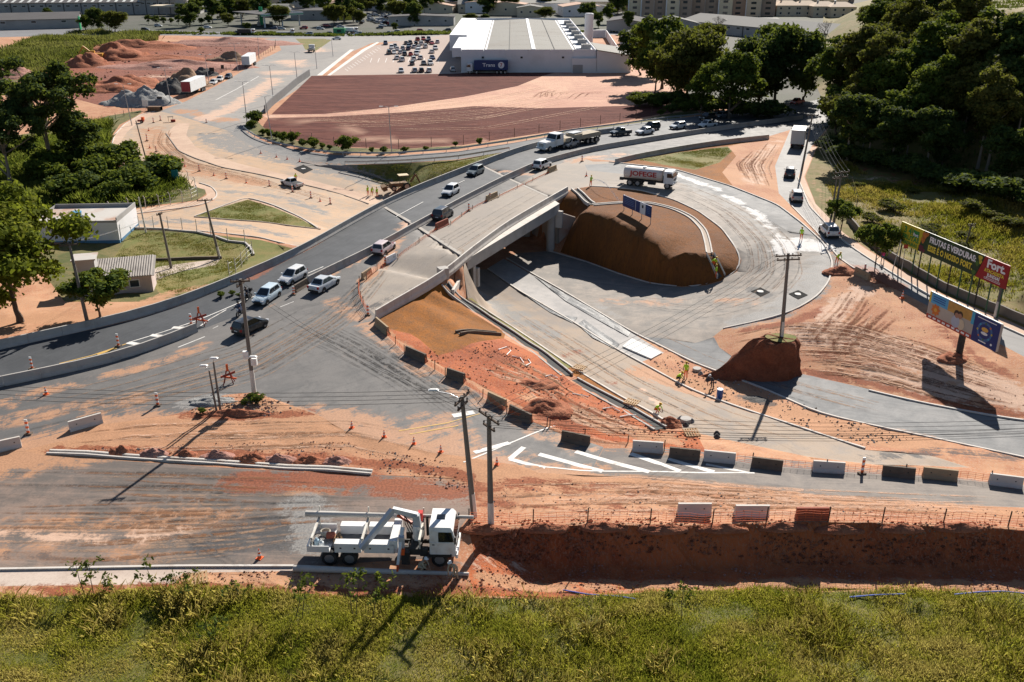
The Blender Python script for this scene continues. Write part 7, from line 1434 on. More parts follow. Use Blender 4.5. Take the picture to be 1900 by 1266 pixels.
wall_line('yard_edge', [(285,484),(340,482),(412,480)], .35, .12, CONCD, 'dark edging wall of the paved yard strip between poles')
# bent-top concrete fence posts
FP = MB().tube([(0, 0, -.3), (0, 0, 1.75), (.22, -.05, 2.1)], [.07, .06, .05], 6).mesh('fence_post', CONCP)
def fposts(lst, label, rz, group):
 root = empty('wire_fence', G(*lst[0]), 0, label, 'fence')
 pv = None
 for px in lst:
  q = G(*px) - root.location; o = link_mesh('fence_post', FP, root); o.location = q; o.rotation_euler[2] = rz
  if pv is not None:
   for z in (.5, 1.1, 1.7): MB().tube([pv + Vector((0, 0, z)), q + Vector((0, 0, z))], .008, 4).build('strand', GALV, root)
  pv = q
fposts([(240,424),(259,425),(286,426),(313,427),(339,429),(366,432),(392,439),(423,449),(455,452),(469,474),(459,483),(449,496),(438,508),(426,514)], 'lower fence of bent top concrete posts around the grassy yard', R(-60), ''); fposts([(206,398),(240,391),(271,387),(296,384),(317,380),(339,375),(356,371),(367,365),(363,350),(350,338)], 'upper fence of bent top concrete posts along the reeds', R(200), '')
def wfence(px, label, step, h=1.5):
 q = drape(px, step); root = empty('post_fence', q[0], 0, label, 'fence'); me = MB().tube([(0, 0, -.2), (0, 0, h)], .06, 5).mesh('post', WOODD)
 for k, v in enumerate(q):
  o = link_mesh('post', me, root); o.location = v - q[0]
  if k:
   for z in (.5, 1.2): MB().tube([q[k - 1] - q[0] + Vector((0, 0, z)), v - q[0] + Vector((0, 0, z))], .012, 4).build('strand', CHAS, root)
wfence([(540,258),(620,272),(740,277),(860,269),(1000,248),(1150,226),(1290,201)], 'wire fence on posts along the near edge of ploughed field', 5.0, 2.0); wfence([(392,142),(420,132),(445,122),(480,108),(510,92),(512,80)], 'dark post fence around the red earth site', 4.5); wfence([(215,222),(245,210),(272,202)], 'wire fence above the grass bank by the white notice board', 4); wfence([(1580,345),(1590,380),(1610,410),(1640,440),(1690,470)], 'old leaning wooden posts at the edge of weedy field', 6.0, 1.4)
# guard rail along the far ramp
q = smooth_line(drape([a[:2] for a in GR[1:]], 2.0)); root = empty('guard_rail', q[0], 0, 'steel guard rail curving along the far ramp under the bushes', 'guard rail'); r0 = q[0]; q = [v - r0 for v in q]
mb = MB(); sweep(mb, q, [(-.03, .45), (.03, .52), (-.03, .6), (.03, .68), (-.03, .75), (-.06, .75), (-.02, .68), (-.07, .6), (-.02, .52), (-.06, .45)]); mb.build('rail', GALV, root)
pme = MB().box((0, 0, .3), (.1, .14, .9)).mesh('post', GALV)
for v in q[::2]: o = link_mesh('post', pme, root); o.location = v + Vector((0, .08, 0))
q = smooth_line(drape([(640,306),(720,304),(850,296),(945,280)], 2.0)); root = empty('guard_rail', q[0], 0, 'steel guard rail between far ramp and the grass triangle', 'guard rail'); r0 = q[0]; q = [v - r0 for v in q]; mb = MB(); sweep(mb, q, [(-.03, .45), (.03, .6), (-.03, .75), (-.06, .75), (-.06, .45)]); mb.build('rail', GALV, root)
for v in q[::2]: o = link_mesh('post', pme, root); o.location = v + Vector((0, .08, 0))
# ------------------------------------------------------------------ heaps, mound, site clutter
def heap(px, rx, ry, h, m, label, seed, name='earth_heap', cat='heap', sharp=1.0, rz=0.0, res=30):
 q = G(*px); mb = MB(); v = []; n = res
 for j in range(n // 2 + 1):
  f = j / (n // 2)
  for i in range(n):
   a = 2 * math.pi * i / n; p_ = Vector((math.cos(a) * f * rx, math.sin(a) * f * ry, 0)); nz = mn.noise(Vector((p_.x * .8 / max(rx, 1) * 3 + seed, p_.y * .8 / max(ry, 1) * 3, seed)))
   v.append((p_.x * (1 + .18 * nz), p_.y * (1 + .18 * nz), h * (1 - f ** sharp) * (1 + .35 * nz) + (.16 * h * mn.noise(Vector((p_.x / rx * 7 + seed, p_.y / ry * 7, 2 * seed))) + .12 * nz * h if f < .95 else -.15)))
 f_ = [(j * n + i, j * n + (i + 1) % n, (j + 1) * n + (i + 1) % n, (j + 1) * n + i) for j in range(n // 2) for i in range(n)]
 o = mb.add(v, f_).build(name, m, None, True); o.location = q; o.rotation_euler[2] = rz; tag(o, label, cat); return o
def heapmat(name, a, b):
 t = NT(name); v = t.OC(); n1 = t.noise(v, .9, 6, .65); n2 = t.noise(v, 5, 3, .7); t.bump(t.math('ADD', n1, t.math('MULTIPLY', n2, .5)), .9, .25); return t.out(t.mix(t.step(t.math('ADD', t.math('MULTIPLY', n1, .6), t.math('MULTIPLY', n2, .4)), .35, .65), a, b), .95, 0, .15)
HRED = heapmat('heap_red', (.26, .085, .045), (.36, .15, .085)); HGRAV = heapmat('heap_gravel', (.22, .22, .215), (.33, .325, .31)); HSAND = heapmat('heap_sand', (.30, .20, .13), (.24, .15, .10)); HDARK = heapmat('heap_dark', (.07, .068, .065), (.12, .115, .11)); HPURP = heapmat('heap_purple', (.30, .14, .11), (.40, .23, .18))
heap((272,193), 9, 6, 4.8, HGRAV, 'large blue grey gravel heap beside the red ended trailer', 1, 'gravel_heap'); heap((238,192), 7, 5, 3.2, HGRAV, 'lower gravel heap under the street lamp at left', 2, 'gravel_heap'); heap((318,172), 7, 5, 4, HDARK, 'dark gravel heap behind the trailer', 3, 'gravel_heap'); heap((344,160), 8, 6, 5.2, HSAND, 'brown sand heap right behind the trailer roof', 4, 'sand_heap'); heap((378,140), 5, 4, 2.5, HDARK, 'small dark heap near the site fence and parked cars', 5, 'gravel_heap')
heap((210,165), 12, 9, 3.2, HRED, 'red earth heap left of the gravel heaps', 6); heap((250,158), 11, 8, 3, HRED, 'red brown earth heap above the gravel heaps', 7); heap((215,108), 13, 11, 5.5, HRED, 'tall dark red earth cone beside the digger', 8); heap((165,122), 9, 8, 4.5, HRED, 'pointed red earth cone in front of the digger', 9); heap((255,90), 26, 12, 3.4, HRED, 'long red earth bank at the back of the site', 10); heap((430,82), 30, 12, 3, HPURP, 'long purple brown earth bank near the far road', 11); heap((330,125), 28, 10, 2.4, HPURP, 'broad clodded earth bank in the middle of the site', 12); heap((430,112), 9, 5, 3, HSAND, 'brown heap behind the white trailer', 13, 'sand_heap'); heap((10,142), 12, 8, 4, HPURP, 'purple earth heap at the left frame edge', 14); heap((300,110), 18, 8, 1.6, HRED, 'low orange red ridge in the site', 15)
# mound under the pole
mm_ = heapmat('mound_cut', (.15, .05, .027), (.24, .085, .045)); q = P(1440, 655, -.8); mb = MB(); n = 44; v = []
ZK = [(-2.9, 1.3), (-2.6, 1.2), (-2.2, 1.12), (-1.8, 1.06), (-1.3, 1.02), (-.8, .98), (-.3, .96), (.2, .93), (.7, .89), (1.1, .82), (1.32, .7), (1.38, 0.0)]
for z, k in ZK:
 for i in range(n):
  a = 2 * math.pi * i / n; rr_ = 2.05 * k * (1 + .2 * mn.noise(Vector((math.cos(a) * 2, math.sin(a) * 2, z * .6))) + .12 * mn.noise(Vector((math.cos(a) * 7, math.sin(a) * 7, z * 2.5))) + .06 * mn.noise(Vector((math.cos(a) * 16, math.sin(a) * 16, z * 6)))); left = max(0, -math.cos(a)) * (2.6 - z) * .75 * k
  v.append((math.cos(a) * (rr_ + left), math.sin(a) * rr_ * .85, z + .25 * mn.noise(Vector((math.cos(a) * 3, math.sin(a) * 3, z)))))
o = mb.add(v, [(j * n + i, j * n + (i + 1) % n, (j + 1) * n + (i + 1) % n, (j + 1) * n + i) for j in range(len(ZK) - 1) for i in range(n)]).build('earth_mound', mm_, None, 40); cb_ = P(1448, 627, 1.3); o.location = (cb_.x, cb_.y - .3, 0); tag(o, 'steep red earth block left standing around a pole beside the ramp', 'mound')
gt = MB(); gt.poly([(1.5 * math.cos(a) * (1 + .1 * math.sin(3 * a)), 1.15 * math.sin(a), 1.44) for a in [2 * math.pi * k / 18 for k in range(18)]]); gt.build('turf_cap', GM['verge'], o)
heap((1770,666), 1.6, 1.2, .7, HRED, 'little red heap at the foot of the billboard column', 20); heap((1560,505), 2.2, 1.5, .8, HRED, 'dug red heap beside the crouching worker and loop kerb', 21); heap((1240,790), 1.3, 1.0, .8, HRED, 'reddish earth heap at the end of the lower channel', 22); heap((1010,760), 2.6, 2.0, .9, HRED, 'freshly dug orange heap at the front of the red cut', 23); heap((985,715), 2.6, 1.2, .5, HRED, 'low dark clod ridge across the red cut', 24)
for k, x in enumerate((225, 285, 345, 405, 465, 520, 575, 625)): heap((x, 838 + (x - 225) * .055 + random.uniform(-2, 2)), 1.0 + random.random() * .5, .7, .55, HPURP if k % 2 else HRED, 'purplish spoil heap, %s from left along the long kerb' % ORD[k], 30 + k)
for k in range(9): heap((900 + k * 110, 982 - (k % 3) * 2), 1.8, .5, .35, HRED, 'crumbly spoil on the trench lip, %s from the twin poles' % ORD[k], 50 + k)
heap((440,768), 3.2, .6, .45, HRED, 'dark red dug edge in front of the pole island', 70); heap((395,745), 2.2, 1.0, .4, HGRAV, 'grey rubble on the left of the pole island', 71, 'rubble_heap'); heap((1400,742), 1.3, .9, .15, HDARK, 'flat dark gravel patch on the sandy median', 72, 'gravel_heap')
def pallet(px, rz, label, tilt_=0.0, dz=0.1):
 r = empty('wooden_pallet', G(*px, dz), rz, label, 'pallet'); r.rotation_euler = (tilt_, 0, rz)
 for k in range(6): MB().box((-.55 + k * .22, 0, .12), (.13, 1.1, .03)).build('slat', WOOD, r)
 for y in (-.5, 0, .5): MB().box((0, y, .05), (1.25, .1, .1)).build('bearer', WOOD, r)
pallet((367,1078), R(20), 'pale wooden pallet lying by the grass left of the crane lorry', .1); pallet((1172,755), R(-30), 'wooden pallet bridging the lower channel', 0, .42); pallet((1075,690), R(-30), 'wooden pallet near the break in the long channel', 0, .4); pallet((1283,806), R(10), 'wooden pallet by the rubble near the pale barriers', .15)
def tubeobj(name, pts, r, m, label, cat):
 c = pts[0]; o = MB().tube([p_ - c for p_ in pts], r, 8).build(name, m); o.location = c; tag(o, label, cat)
tubeobj('plastic_drum', [G(1335,738), G(1335,738) + Vector((0, 0, .9))], .3, mat('drum_blue', (.02, .08, .28), .4), 'blue plastic drum on the sandy median', 'drum')
rebar = mat('white_hose', (.72, .70, .66), .5)
for k, pl in enumerate(([(925,650),(940,645),(948,652),(940,660)], [(950,662),(965,665),(972,675)], [(975,680),(985,675),(980,668)], [(1012,700),(1022,697),(1035,703)], [(1062,732),(1080,735),(1092,738)], [(1118,760),(1135,757),(1150,765)], [(1150,775),(1165,772),(1180,772)])): tubeobj('white_pipe', [G(*a, .08) for a in pl], .05, rebar, 'piece of white bent pipe on the red cut, %s down the slope' % ORD[k], 'pipe')
tubeobj('blue_hose', [G(x, y, .12) for x, y in ((1045,1098),(1090,1106),(1150,1110),(1200,1118))], .05, mat('hose_blue', (.10, .16, .55), .5), 'blue hose snaking along the grass edge near the trench end', 'hose'); tubeobj('blue_hose', [G(x, y, .15) for x, y in ((1575,1112),(1620,1108),(1680,1106))], .05, mat('hose_blue', (.1, .16, .55)), 'short blue hose piece at the grass edge mid right', 'hose'); tubeobj('blue_hose', [G(x, y, .15) for x, y in ((1770,1107),(1820,1102),(1860,1101),(1910,1106))], .05, mat('hose_blue', (.1, .16, .55)), 'blue hose at the right frame edge by the grass', 'hose')
for k, (x, y) in enumerate(((1240,785),(1262,778),(1272,790),(1282,783),(1330,812),(1335,700),(1315,705),(1300,695),(1330,806))): heap((x, y), .35, .3, .35, HGRAV if k % 2 else HDARK, 'broken concrete lump in the rubble by the underpass mouth, %s from left' % ORD[k], 80 + k, 'rubble_lump', 'rubble', 1.6, 0, 10)
tubeobj('manhole_ring', [G(1272,783), G(1272,783) + Vector((0, 0, .35))], .5, CONC, 'concrete manhole ring by the end of lower channel', 'ring'); tubeobj('manhole_ring', [G(1293,688), G(1293,688) + Vector((0, 0, .3))], .45, CONC, 'concrete manhole ring next to the worker on the median', 'ring')
# site machines
def digger(px, rz, label, m, s=1.0):
 r = empty('excavator', G(*px), rz, label, 'excavator'); r.scale = (s, s, s)
 for y in (-1, 1): MB().loft([[Vector((x, y * 1.0 + w_, z)) for x, z in ((-1.9, .1), (-2.2, .5), (-1.9, .9), (1.9, .9), (2.2, .5), (1.9, .1))] for w_ in (-.28, .28)]).build('track', CHAS, r)
 MB().box((-.5, 0, 1.55), (3.2, 2.3, 1.1)).build('house', m, r); cb = MB().box((.8, .6, 2.2), (1.3, 1.0, 1.5)).build('cab', m, r); MB().box((1.47, .6, 2.4), (.03, .85, 1.0)).build('window', GLASS, cb)
 boom('boom', (1.0, -.2, 1.8), (3.6, -.2, 4.2), .25, .22, m, r); boom('boom_stick', (3.5, -.2, 4.2), (5.2, -.2, 1.9), .2, .16, m, r); MB().box((5.2, -.2, 1.4), (.8, 1.0, .9), 0, 0, .4).build('bucket', CHAS, r)
DYEL = mat('digger_yellow', (.55, .27, .03), .5, 0, .12, 2.0, 0, (.25, .15, .06, .5)); digger((180,112), R(190), 'yellow excavator working behind the red earth cones', DYEL, 1.15)
r = empty('backhoe_loader', G(742,352), R(200), 'muddy backhoe loader with pale canopy half hidden by overpass wall', 'loader'); MUD = mat('machine_mud', (.20, .12, .06), .8, 0, .3, 2.0)
for x, rr_ in ((-1.1, .7), (1.3, .5)): axle(r, x, .95, rr_)
MB().box((.2, 0, 1.0), (3.0, 1.3, .7)).build('engine_hood', MUD, r); MB().box((-.7, 0, 2.65), (1.8, 1.6, .1)).build('canopy', mat('canopy_cream', (.55, .45, .28), .7), r)
for sx in (-1, 1):
 for sy in (-1, 1): MB().tube([(-.7 + sx * .8, sy * .7, 1.2), (-.7 + sx * .8, sy * .7, 2.62)], .05, 6).build('canopy_post', CHAS, r)
boom('loader_arm', (.6, .6, 1.2), (2.6, .6, .7), .1, .1, MUD, r); boom('loader_arm', (.6, -.6, 1.2), (2.6, -.6, .7), .1, .1, MUD, r); MB().box((2.9, 0, .55), (.8, 2.0, .8), 0, 0, .3).build('bucket', MUD, r); boom('backhoe_arm', (-2.0, 0, 1.2), (-3.0, 0, 2.6), .14, .12, MUD, r); boom('backhoe_arm', (-3.0, 0, 2.6), (-3.8, 0, 1.0), .12, .1, MUD, r)
r = empty('hand_trolley', G(262,228), 0, 'red wheeled generator trolley on the sandy bend', 'trolley'); MB().box((0, 0, .5), (1.4, .7, .4)).build('tray', TRR, r); MB().box((.5, 0, 1.0), (.6, .6, .6)).build('engine', ORANGE, r)
for s in (-1, 1): wheel(r, (.2, s * .4, .3), .3)
r = empty('tool_crate', G(317,226), .2, 'red crate beside a metal stand on the sandy junction', 'crate'); MB().box((.6, -.4, .3), (1.0, .5, .5)).build('crate_box', TRR, r); MB().box((0, .2, 1.1), (1.3, .6, .08)).build('stand_top', CHAS, r)
for sx in (-.5, .5): MB().tube([(sx, .2, 0), (sx, .2, 1.1)], .04, 5).build('leg', CHAS, r)
o = MB().box((0, 0, .55), (3.2, 1.6, 1.1)).build('skip_bin', mat('skip_brown', (.16, .09, .05), .8, 0, .2, 2.0)); o.location = G(288,206); tag(o, 'brown steel skip at the end of the sandy pavement', 'skip')
for s in (-.7, .7): MB().box((s * 2.2, 0, .6), (.12, 1.7, .9)).build('rib', CHAS, o)
o = MB().box((0, 0, 1.3), (5.5, 2.2, 2.6)).build('site_kiosk', mat('kiosk_green', (.05, .28, .12), .6)); o.location = G(630,63); tag(o, 'small green kiosk at the far avenue', 'kiosk'); MB().box((0, -1.12, 1.4), (2.0, .06, 1.0)).build('window', WIN, o)
# ------------------------------------------------------------------ foliage
ORD2 = ORD3
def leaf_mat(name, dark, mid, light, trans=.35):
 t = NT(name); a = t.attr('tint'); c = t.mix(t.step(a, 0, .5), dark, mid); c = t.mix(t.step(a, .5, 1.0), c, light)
 t.set(t.b.inputs['Base Color'], c); t.b.inputs['Roughness'].default_value = .85; t.b.inputs['Specular IOR Level'].default_value = .08
 tr = t.n.new('ShaderNodeBsdfTranslucent'); t.set(tr.inputs[0], t.mix(.35, c, (.30, .34, .03))); mx = t.n.new('ShaderNodeMixShader'); mx.inputs[0].default_value = trans
 t.link(t.b.outputs[0], mx.inputs[1]); t.link(tr.outputs[0], mx.inputs[2]); t.link(mx.outputs[0], t.n['Material Output'].inputs[0]); return t.m
LF_DARK = leaf_mat('leaves_dark', (.020, .036, .012), (.042, .072, .021), (.10, .13, .034), .36)
LF_MID = leaf_mat('leaves_mid', (.028, .05, .010), (.065, .10, .018), (.14, .17, .035), .36)
LF_LIME = leaf_mat('leaves_lime', (.05, .068, .008), (.12, .15, .016), (.24, .24, .035), .45)
LF_OLIVE = leaf_mat('leaves_olive', (.035, .042, .012), (.085, .088, .022), (.17, .15, .04), .36)
BARK = mat('bark', (.10, .075, .055), .95, 0, .3, 3.0, .4); BARKP = mat('bark_pale', (.22, .18, .14), .9, 0, .25, 2.0, .3)
def quads_mesh(name, C, U, V, tint, m, extra=None):
 n = len(C); v = np.empty((n, 4, 3)); v[:, 0] = C - U - V; v[:, 1] = C + U - V * .6; v[:, 2] = C + U * .6 + V; v[:, 3] = C - U * .7 + V
 me = bpy.data.meshes.new(name); me.vertices.add(n * 4); me.vertices.foreach_set('co', v.reshape(-1).astype(np.float32))
 me.loops.add(n * 4); me.loops.foreach_set('vertex_index', np.arange(n * 4, dtype=np.int32)); me.polygons.add(n); me.polygons.foreach_set('loop_start', np.arange(0, n * 4, 4, dtype=np.int32)); me.polygons.foreach_set('loop_total', np.full(n, 4, dtype=np.int32))
 me.attributes.new('tint', 'FLOAT', 'POINT').data.foreach_set('value', np.repeat(tint, 4).astype(np.float32)); me.materials.append(m); me.update(); return me
def unit(a): return a / np.maximum(1e-6, np.linalg.norm(a, axis=1, keepdims=True))
def crown_pts(rng, blobs, n, leaf, droop=0.0):
 B = np.array(blobs); wgt = B[:, 3] ** 2; k = rng.choice(len(B), n, p=wgt / wgt.sum()); d = unit(rng.normal(size=(n, 3))); d[:, 2] = np.where(rng.random(n) < .25, d[:, 2], np.abs(d[:, 2]) * .9 + d[:, 2] * .1)
 d = unit(d); C = B[k, :3] + d * (B[k, 3] * (.35 + .42 * rng.random(n) + .5 * rng.random(n) ** 2))[:, None] * np.array([1, 1, .8]); nrm = unit(d * .8 + rng.normal(size=(n, 3)) * .65 + np.array([0, 0, .3])); a = unit(np.cross(nrm, rng.normal(size=(n, 3)))); b = np.cross(nrm, a); s = leaf * (.55 + .8 * rng.random(n))[:, None]
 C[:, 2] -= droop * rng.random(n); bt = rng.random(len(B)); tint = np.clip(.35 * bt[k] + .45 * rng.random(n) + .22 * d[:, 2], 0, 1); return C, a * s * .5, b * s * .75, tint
def tree_kind(seed, h, rx, crown_lo, nb, br, n, leaf, m, bark, sparse=False, trunk_r=.3, limbs=7, flat=1.0):
 rng = np.random.default_rng(seed); blobs = []; zc = (crown_lo + h) / 2; rz = (h - crown_lo) / 2
 for k in range(nb):
  d = rng.normal(size=3); d /= np.linalg.norm(d); d[2] = abs(d[2]) * .85 + d[2] * .15 if rng.random() < .7 else d[2]; f = (.55 + .5 * rng.random()) if not sparse else (.35 + .7 * rng.random())
  w_ = 1.0 if d[2] > -.2 else .75; blobs.append((d[0] * rx * f * w_, d[1] * rx * f * w_, zc + d[2] * rz * f * .92, br * (.6 + .7 * rng.random())))
 if not sparse: blobs.append((0, 0, zc, br * 1.5)); blobs.append((0, 0, zc - rz * .4, br * 1.3))
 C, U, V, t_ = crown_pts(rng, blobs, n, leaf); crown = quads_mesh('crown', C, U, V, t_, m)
 tk = MB(); b0 = Vector((0, 0, -.4)); top = Vector((rng.normal() * .3, rng.normal() * .3, zc)); tk.tube([b0, Vector((0, 0, crown_lo * .5)), Vector((top.x * .5, top.y * .5, crown_lo)), top], [trunk_r * 1.25, trunk_r * .9, trunk_r * .7, trunk_r * .3], 8)
 for k in range(limbs):
  b = blobs[k % len(blobs)]; e = Vector(b[:3]); s = Vector((0, 0, min(zc, max(crown_lo * .6, e.z - rx * (.45 + .3 * rng.random()))))); tk.tube([s, s.lerp(e, .5) + Vector((0, 0, -.25)), e], [trunk_r * .45, trunk_r * .3, trunk_r * .1], 6)
 return crown, tk.mesh('trunk', bark, 40), h, rx
TK = {}
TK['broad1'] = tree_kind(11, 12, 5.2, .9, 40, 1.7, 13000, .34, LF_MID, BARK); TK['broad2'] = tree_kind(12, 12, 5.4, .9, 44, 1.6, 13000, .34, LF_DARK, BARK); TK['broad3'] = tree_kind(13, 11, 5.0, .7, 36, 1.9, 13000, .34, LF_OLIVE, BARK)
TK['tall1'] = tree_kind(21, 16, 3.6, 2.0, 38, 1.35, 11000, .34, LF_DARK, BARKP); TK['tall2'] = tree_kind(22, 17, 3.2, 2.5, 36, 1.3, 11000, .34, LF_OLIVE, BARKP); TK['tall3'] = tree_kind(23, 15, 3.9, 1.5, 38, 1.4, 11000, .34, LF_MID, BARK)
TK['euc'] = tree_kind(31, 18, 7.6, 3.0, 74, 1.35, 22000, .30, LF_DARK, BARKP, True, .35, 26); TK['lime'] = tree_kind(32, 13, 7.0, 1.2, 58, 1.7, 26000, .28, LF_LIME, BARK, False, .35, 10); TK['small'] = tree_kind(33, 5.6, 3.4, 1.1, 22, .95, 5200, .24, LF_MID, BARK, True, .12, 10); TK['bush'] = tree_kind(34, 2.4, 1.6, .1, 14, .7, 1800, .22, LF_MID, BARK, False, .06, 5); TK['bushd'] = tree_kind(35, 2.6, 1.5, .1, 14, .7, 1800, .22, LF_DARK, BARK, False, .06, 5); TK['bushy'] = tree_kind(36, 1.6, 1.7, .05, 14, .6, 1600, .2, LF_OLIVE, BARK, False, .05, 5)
rb0 = random.Random(21)
def bare_tree(seed, h):
 rng = np.random.default_rng(seed); mb = MB()
 def br(p, d, L_, r, lv):
  e = p + d * L_; mb.tube([p, p.lerp(e, .5) + Vector(rng.normal(0, L_ * .05, 3)), e], [r, r * .8, r * .6], 5)
  if lv:
   for _ in range(3): br(e, (d + Vector(rng.normal(0, .5, 3)) + Vector((0, 0, .15))).normalized(), L_ * .68, r * .55, lv - 1)
 br(Vector((0, 0, -.3)), Vector((0, 0, 1)), h * .28, h * .022, 5); return mb.mesh('trunk', BARK)
TK['bare'] = (None, bare_tree(5, 12), 12, 5)
def tree(kind, base, top, label, wf=1.0, group=None, name='tree', rz=None, zoff=0.0, basept=None):
 B = basept or G(*base); cr, tk, h0, rx = TK[kind]; h = max(.5, toppt(B, (base[0], top)).z - B.z) if top else h0
 k = h / h0; r = empty(name, B, random.uniform(0, 6.28) if rz is None else rz, label, 'tree' if not kind.startswith('bush') else 'shrub', group); kw = k * wf; r.scale = (kw, kw, k)
 if cr: link_mesh('crown', cr, r)
 link_mesh('trunk', tk, r); return r
tree('euc', (98,322), 100, 'tall sparse eucalyptus with dark leaf clumps at the left', 1.12, rz=.6); tree('euc', (20,345), 175, 'second dark leafed tree low at the left frame edge', 1.2); tree('tall1', (150,318), 190, 'slim dark tree right of the tall eucalyptus', 1.2); tree('lime', (38,598), 358, 'big light green tree filling the left edge beside the overpass', 1.0); tree('lime', (-45,520), 335, 'yellow green tree cut by the left frame edge behind the big tree', .9); tree('small', (186,588), 500, 'small leafy tree before the corrugated roof building', 1.15)
tree('small', (1624,492), 412, 'small dark tree on the footpath left of the yellow billboard', .75); tree('small', (1560,428), 370, 'small dark tree beside the bend of the side road', .95)
for kd, b, tp_, wf, lab in (('broad2', (1188,140), 42, 1.0, 'dark green tree at the warehouse end of the tree clump'), ('broad1', (1228,165), 28, 1.05, 'tall green tree at the back of the clump right of warehouse'), ('broad1', (1215,175), 75, .9, 'green tree low in the clump by the pale field corner'), ('broad3', (1272,195), 50, .95, 'yellowish feathery tree in the middle of the clump'), ('broad3', (1255,195), 85, .8, 'olive tree low before the feathery tree'), ('broad1', (1352,220), 94, .98, 'rounded light green tree standing out in front of the clump'), ('broad1', (1300,212), 130, .8, 'low green tree at the left foot of the rounded tree'), ('broad2', (1440,195), 44, 1.12, 'very broad dark tree over the road bend'), ('broad2', (1405,200), 70, .9, 'dark tree between the rounded tree and the broad one'), ('broad2', (1490,185), 70, .9, 'dark tree right of the broad one above the sunlit road'), ('broad3', (1310,120), 40, .8, 'olive tree behind the feathery one near bare branches'), ('bare', (1328,80), 12, 1.0, 'leafless tree with dark branches before the apartment tower'), ('bare', (1530,90), 20, 1.0, 'leafless spreading tree before the cream houses'), ('tall1', (1165,62), 15, 1.0, 'dark tree at the top edge left of apartments'), ('broad2', (1092,45), 4, 1.0, 'dark tree behind the white water tower'), ('broad1', (1130,45), 6, .8, 'green palm like tree right of the water tower'), ('broad2', (1110,52), 22, .8, 'green shrub tree behind the warehouse roof corner'), ('broad3', (1010,38), 12, 1.4, 'grey green spreading tree behind the warehouse'), ('broad3', (872,40), 24, 1.6, 'low hedge tree behind the warehouse roof, left'), ('broad2', (900,40), 26, 1.4, 'low hedge tree behind the warehouse roof, right'), ('broad2', (769,48), 0, .75, 'very dark tall tree above the used car yard'), ('tall1', (638,45), 0, 1.3, 'tall dark tree by the palm in the town'), ('broad3', (668,46), 18, .9, 'olive tree in front of the used car yard'), ('broad2', (733,58), 42, .9, 'small dark round tree at the avenue edge'), ('broad3', (830,46), 28, .8, 'small tree left of the warehouse porch'),
 ('broad3', (215,62), 19, 1.25, 'grey olive round tree behind the reeds top left'), ('broad2', (182,58), 14, .9, 'dark tree beside the grey olive round tree'), ('broad1', (160,60), 27, .9, 'bright green bush tree by the green upright'), ('broad1', (90,34), 14, 1.0, 'small tree in front of the factory hall left'), ('broad2', (458,58), 42, 1.2, 'round dark tree on the avenue island'), ('broad2', (412,42), 10, .8, 'dark tree at the factory corner'), ('broad3', (424,50), 24, .9, 'brown bush tree beside the factory corner'), ('broad1', (374,64), 50, 1.1, 'small bright round bush on the avenue')): tree(kd, b, tp_, lab, wf, 'trees round the warehouse and town')
for k in range(20): tree('bushd' if k % 2 else 'bush', (1185 + k * 13 + rb0.uniform(-4, 4), 196 + k * 1.1 + rb0.uniform(-5, 5)), 172 + k + rb0.uniform(-8, 8), 'dense bush under the tree clump by the field corner, %s from left' % ORD2[k], 1.5, 'bushes under the tree clump', 'bush')
for k in range(26): x = 1545 + k * 15; tree('bushd', (x, 292 + k * 3.6 + rb0.uniform(-6, 6)), 262 + k * 3.6 + rb0.uniform(-8, 8), 'dark understory bush along the wood edge, %s from left' % ORD2[k], 1.6, 'bushes along the wood edge', 'bush')
for k, x in enumerate(range(276, 400, 14)): tree('broad1' if k % 2 else 'tall3', (x, 45 + (k % 3)), 27 + (k % 4) * 2, 'street tree before the factory canopy, %s from left' % ORD[k], 1.1 if k % 2 else 1.3, 'street trees by the factory')
for k in range(12): tree('broad1', (432 + k * 9.5, 34 - k * 2.0), 18 - k * 1.6, 'rounded hedge tree in the row left of the petrol station, %s from left' % ORD[k], .9, 'hedge trees by the petrol station')
for k in range(38): tree(random.choice(['broad1', 'broad2', 'broad3', 'tall1']), (300 + k * 24 + random.uniform(-9, 9), random.uniform(14, 52) if k < 21 else random.uniform(10, 30)), None, 'leafy tree among the town roofs, %s from left' % ORD2[k], 1.1, 'trees among the town roofs')
for k in range(16): tree(random.choice(['broad1', 'broad2', 'broad3']), (560 + k * 40 + random.uniform(-12, 12), 18 + random.uniform(-8, 8)), None, 'distant town tree at the top edge, %s from left' % ORD[k], 1.0, 'distant town trees')
for k in range(14): tree(random.choice(['broad1', 'broad2', 'broad3', 'tall1']), (20 + k * 60 + random.uniform(-20, 20), 1 + random.uniform(-4, 3)), None, 'faraway tree on the skyline, %s from left' % ORD[k], 1.2, 'faraway trees')
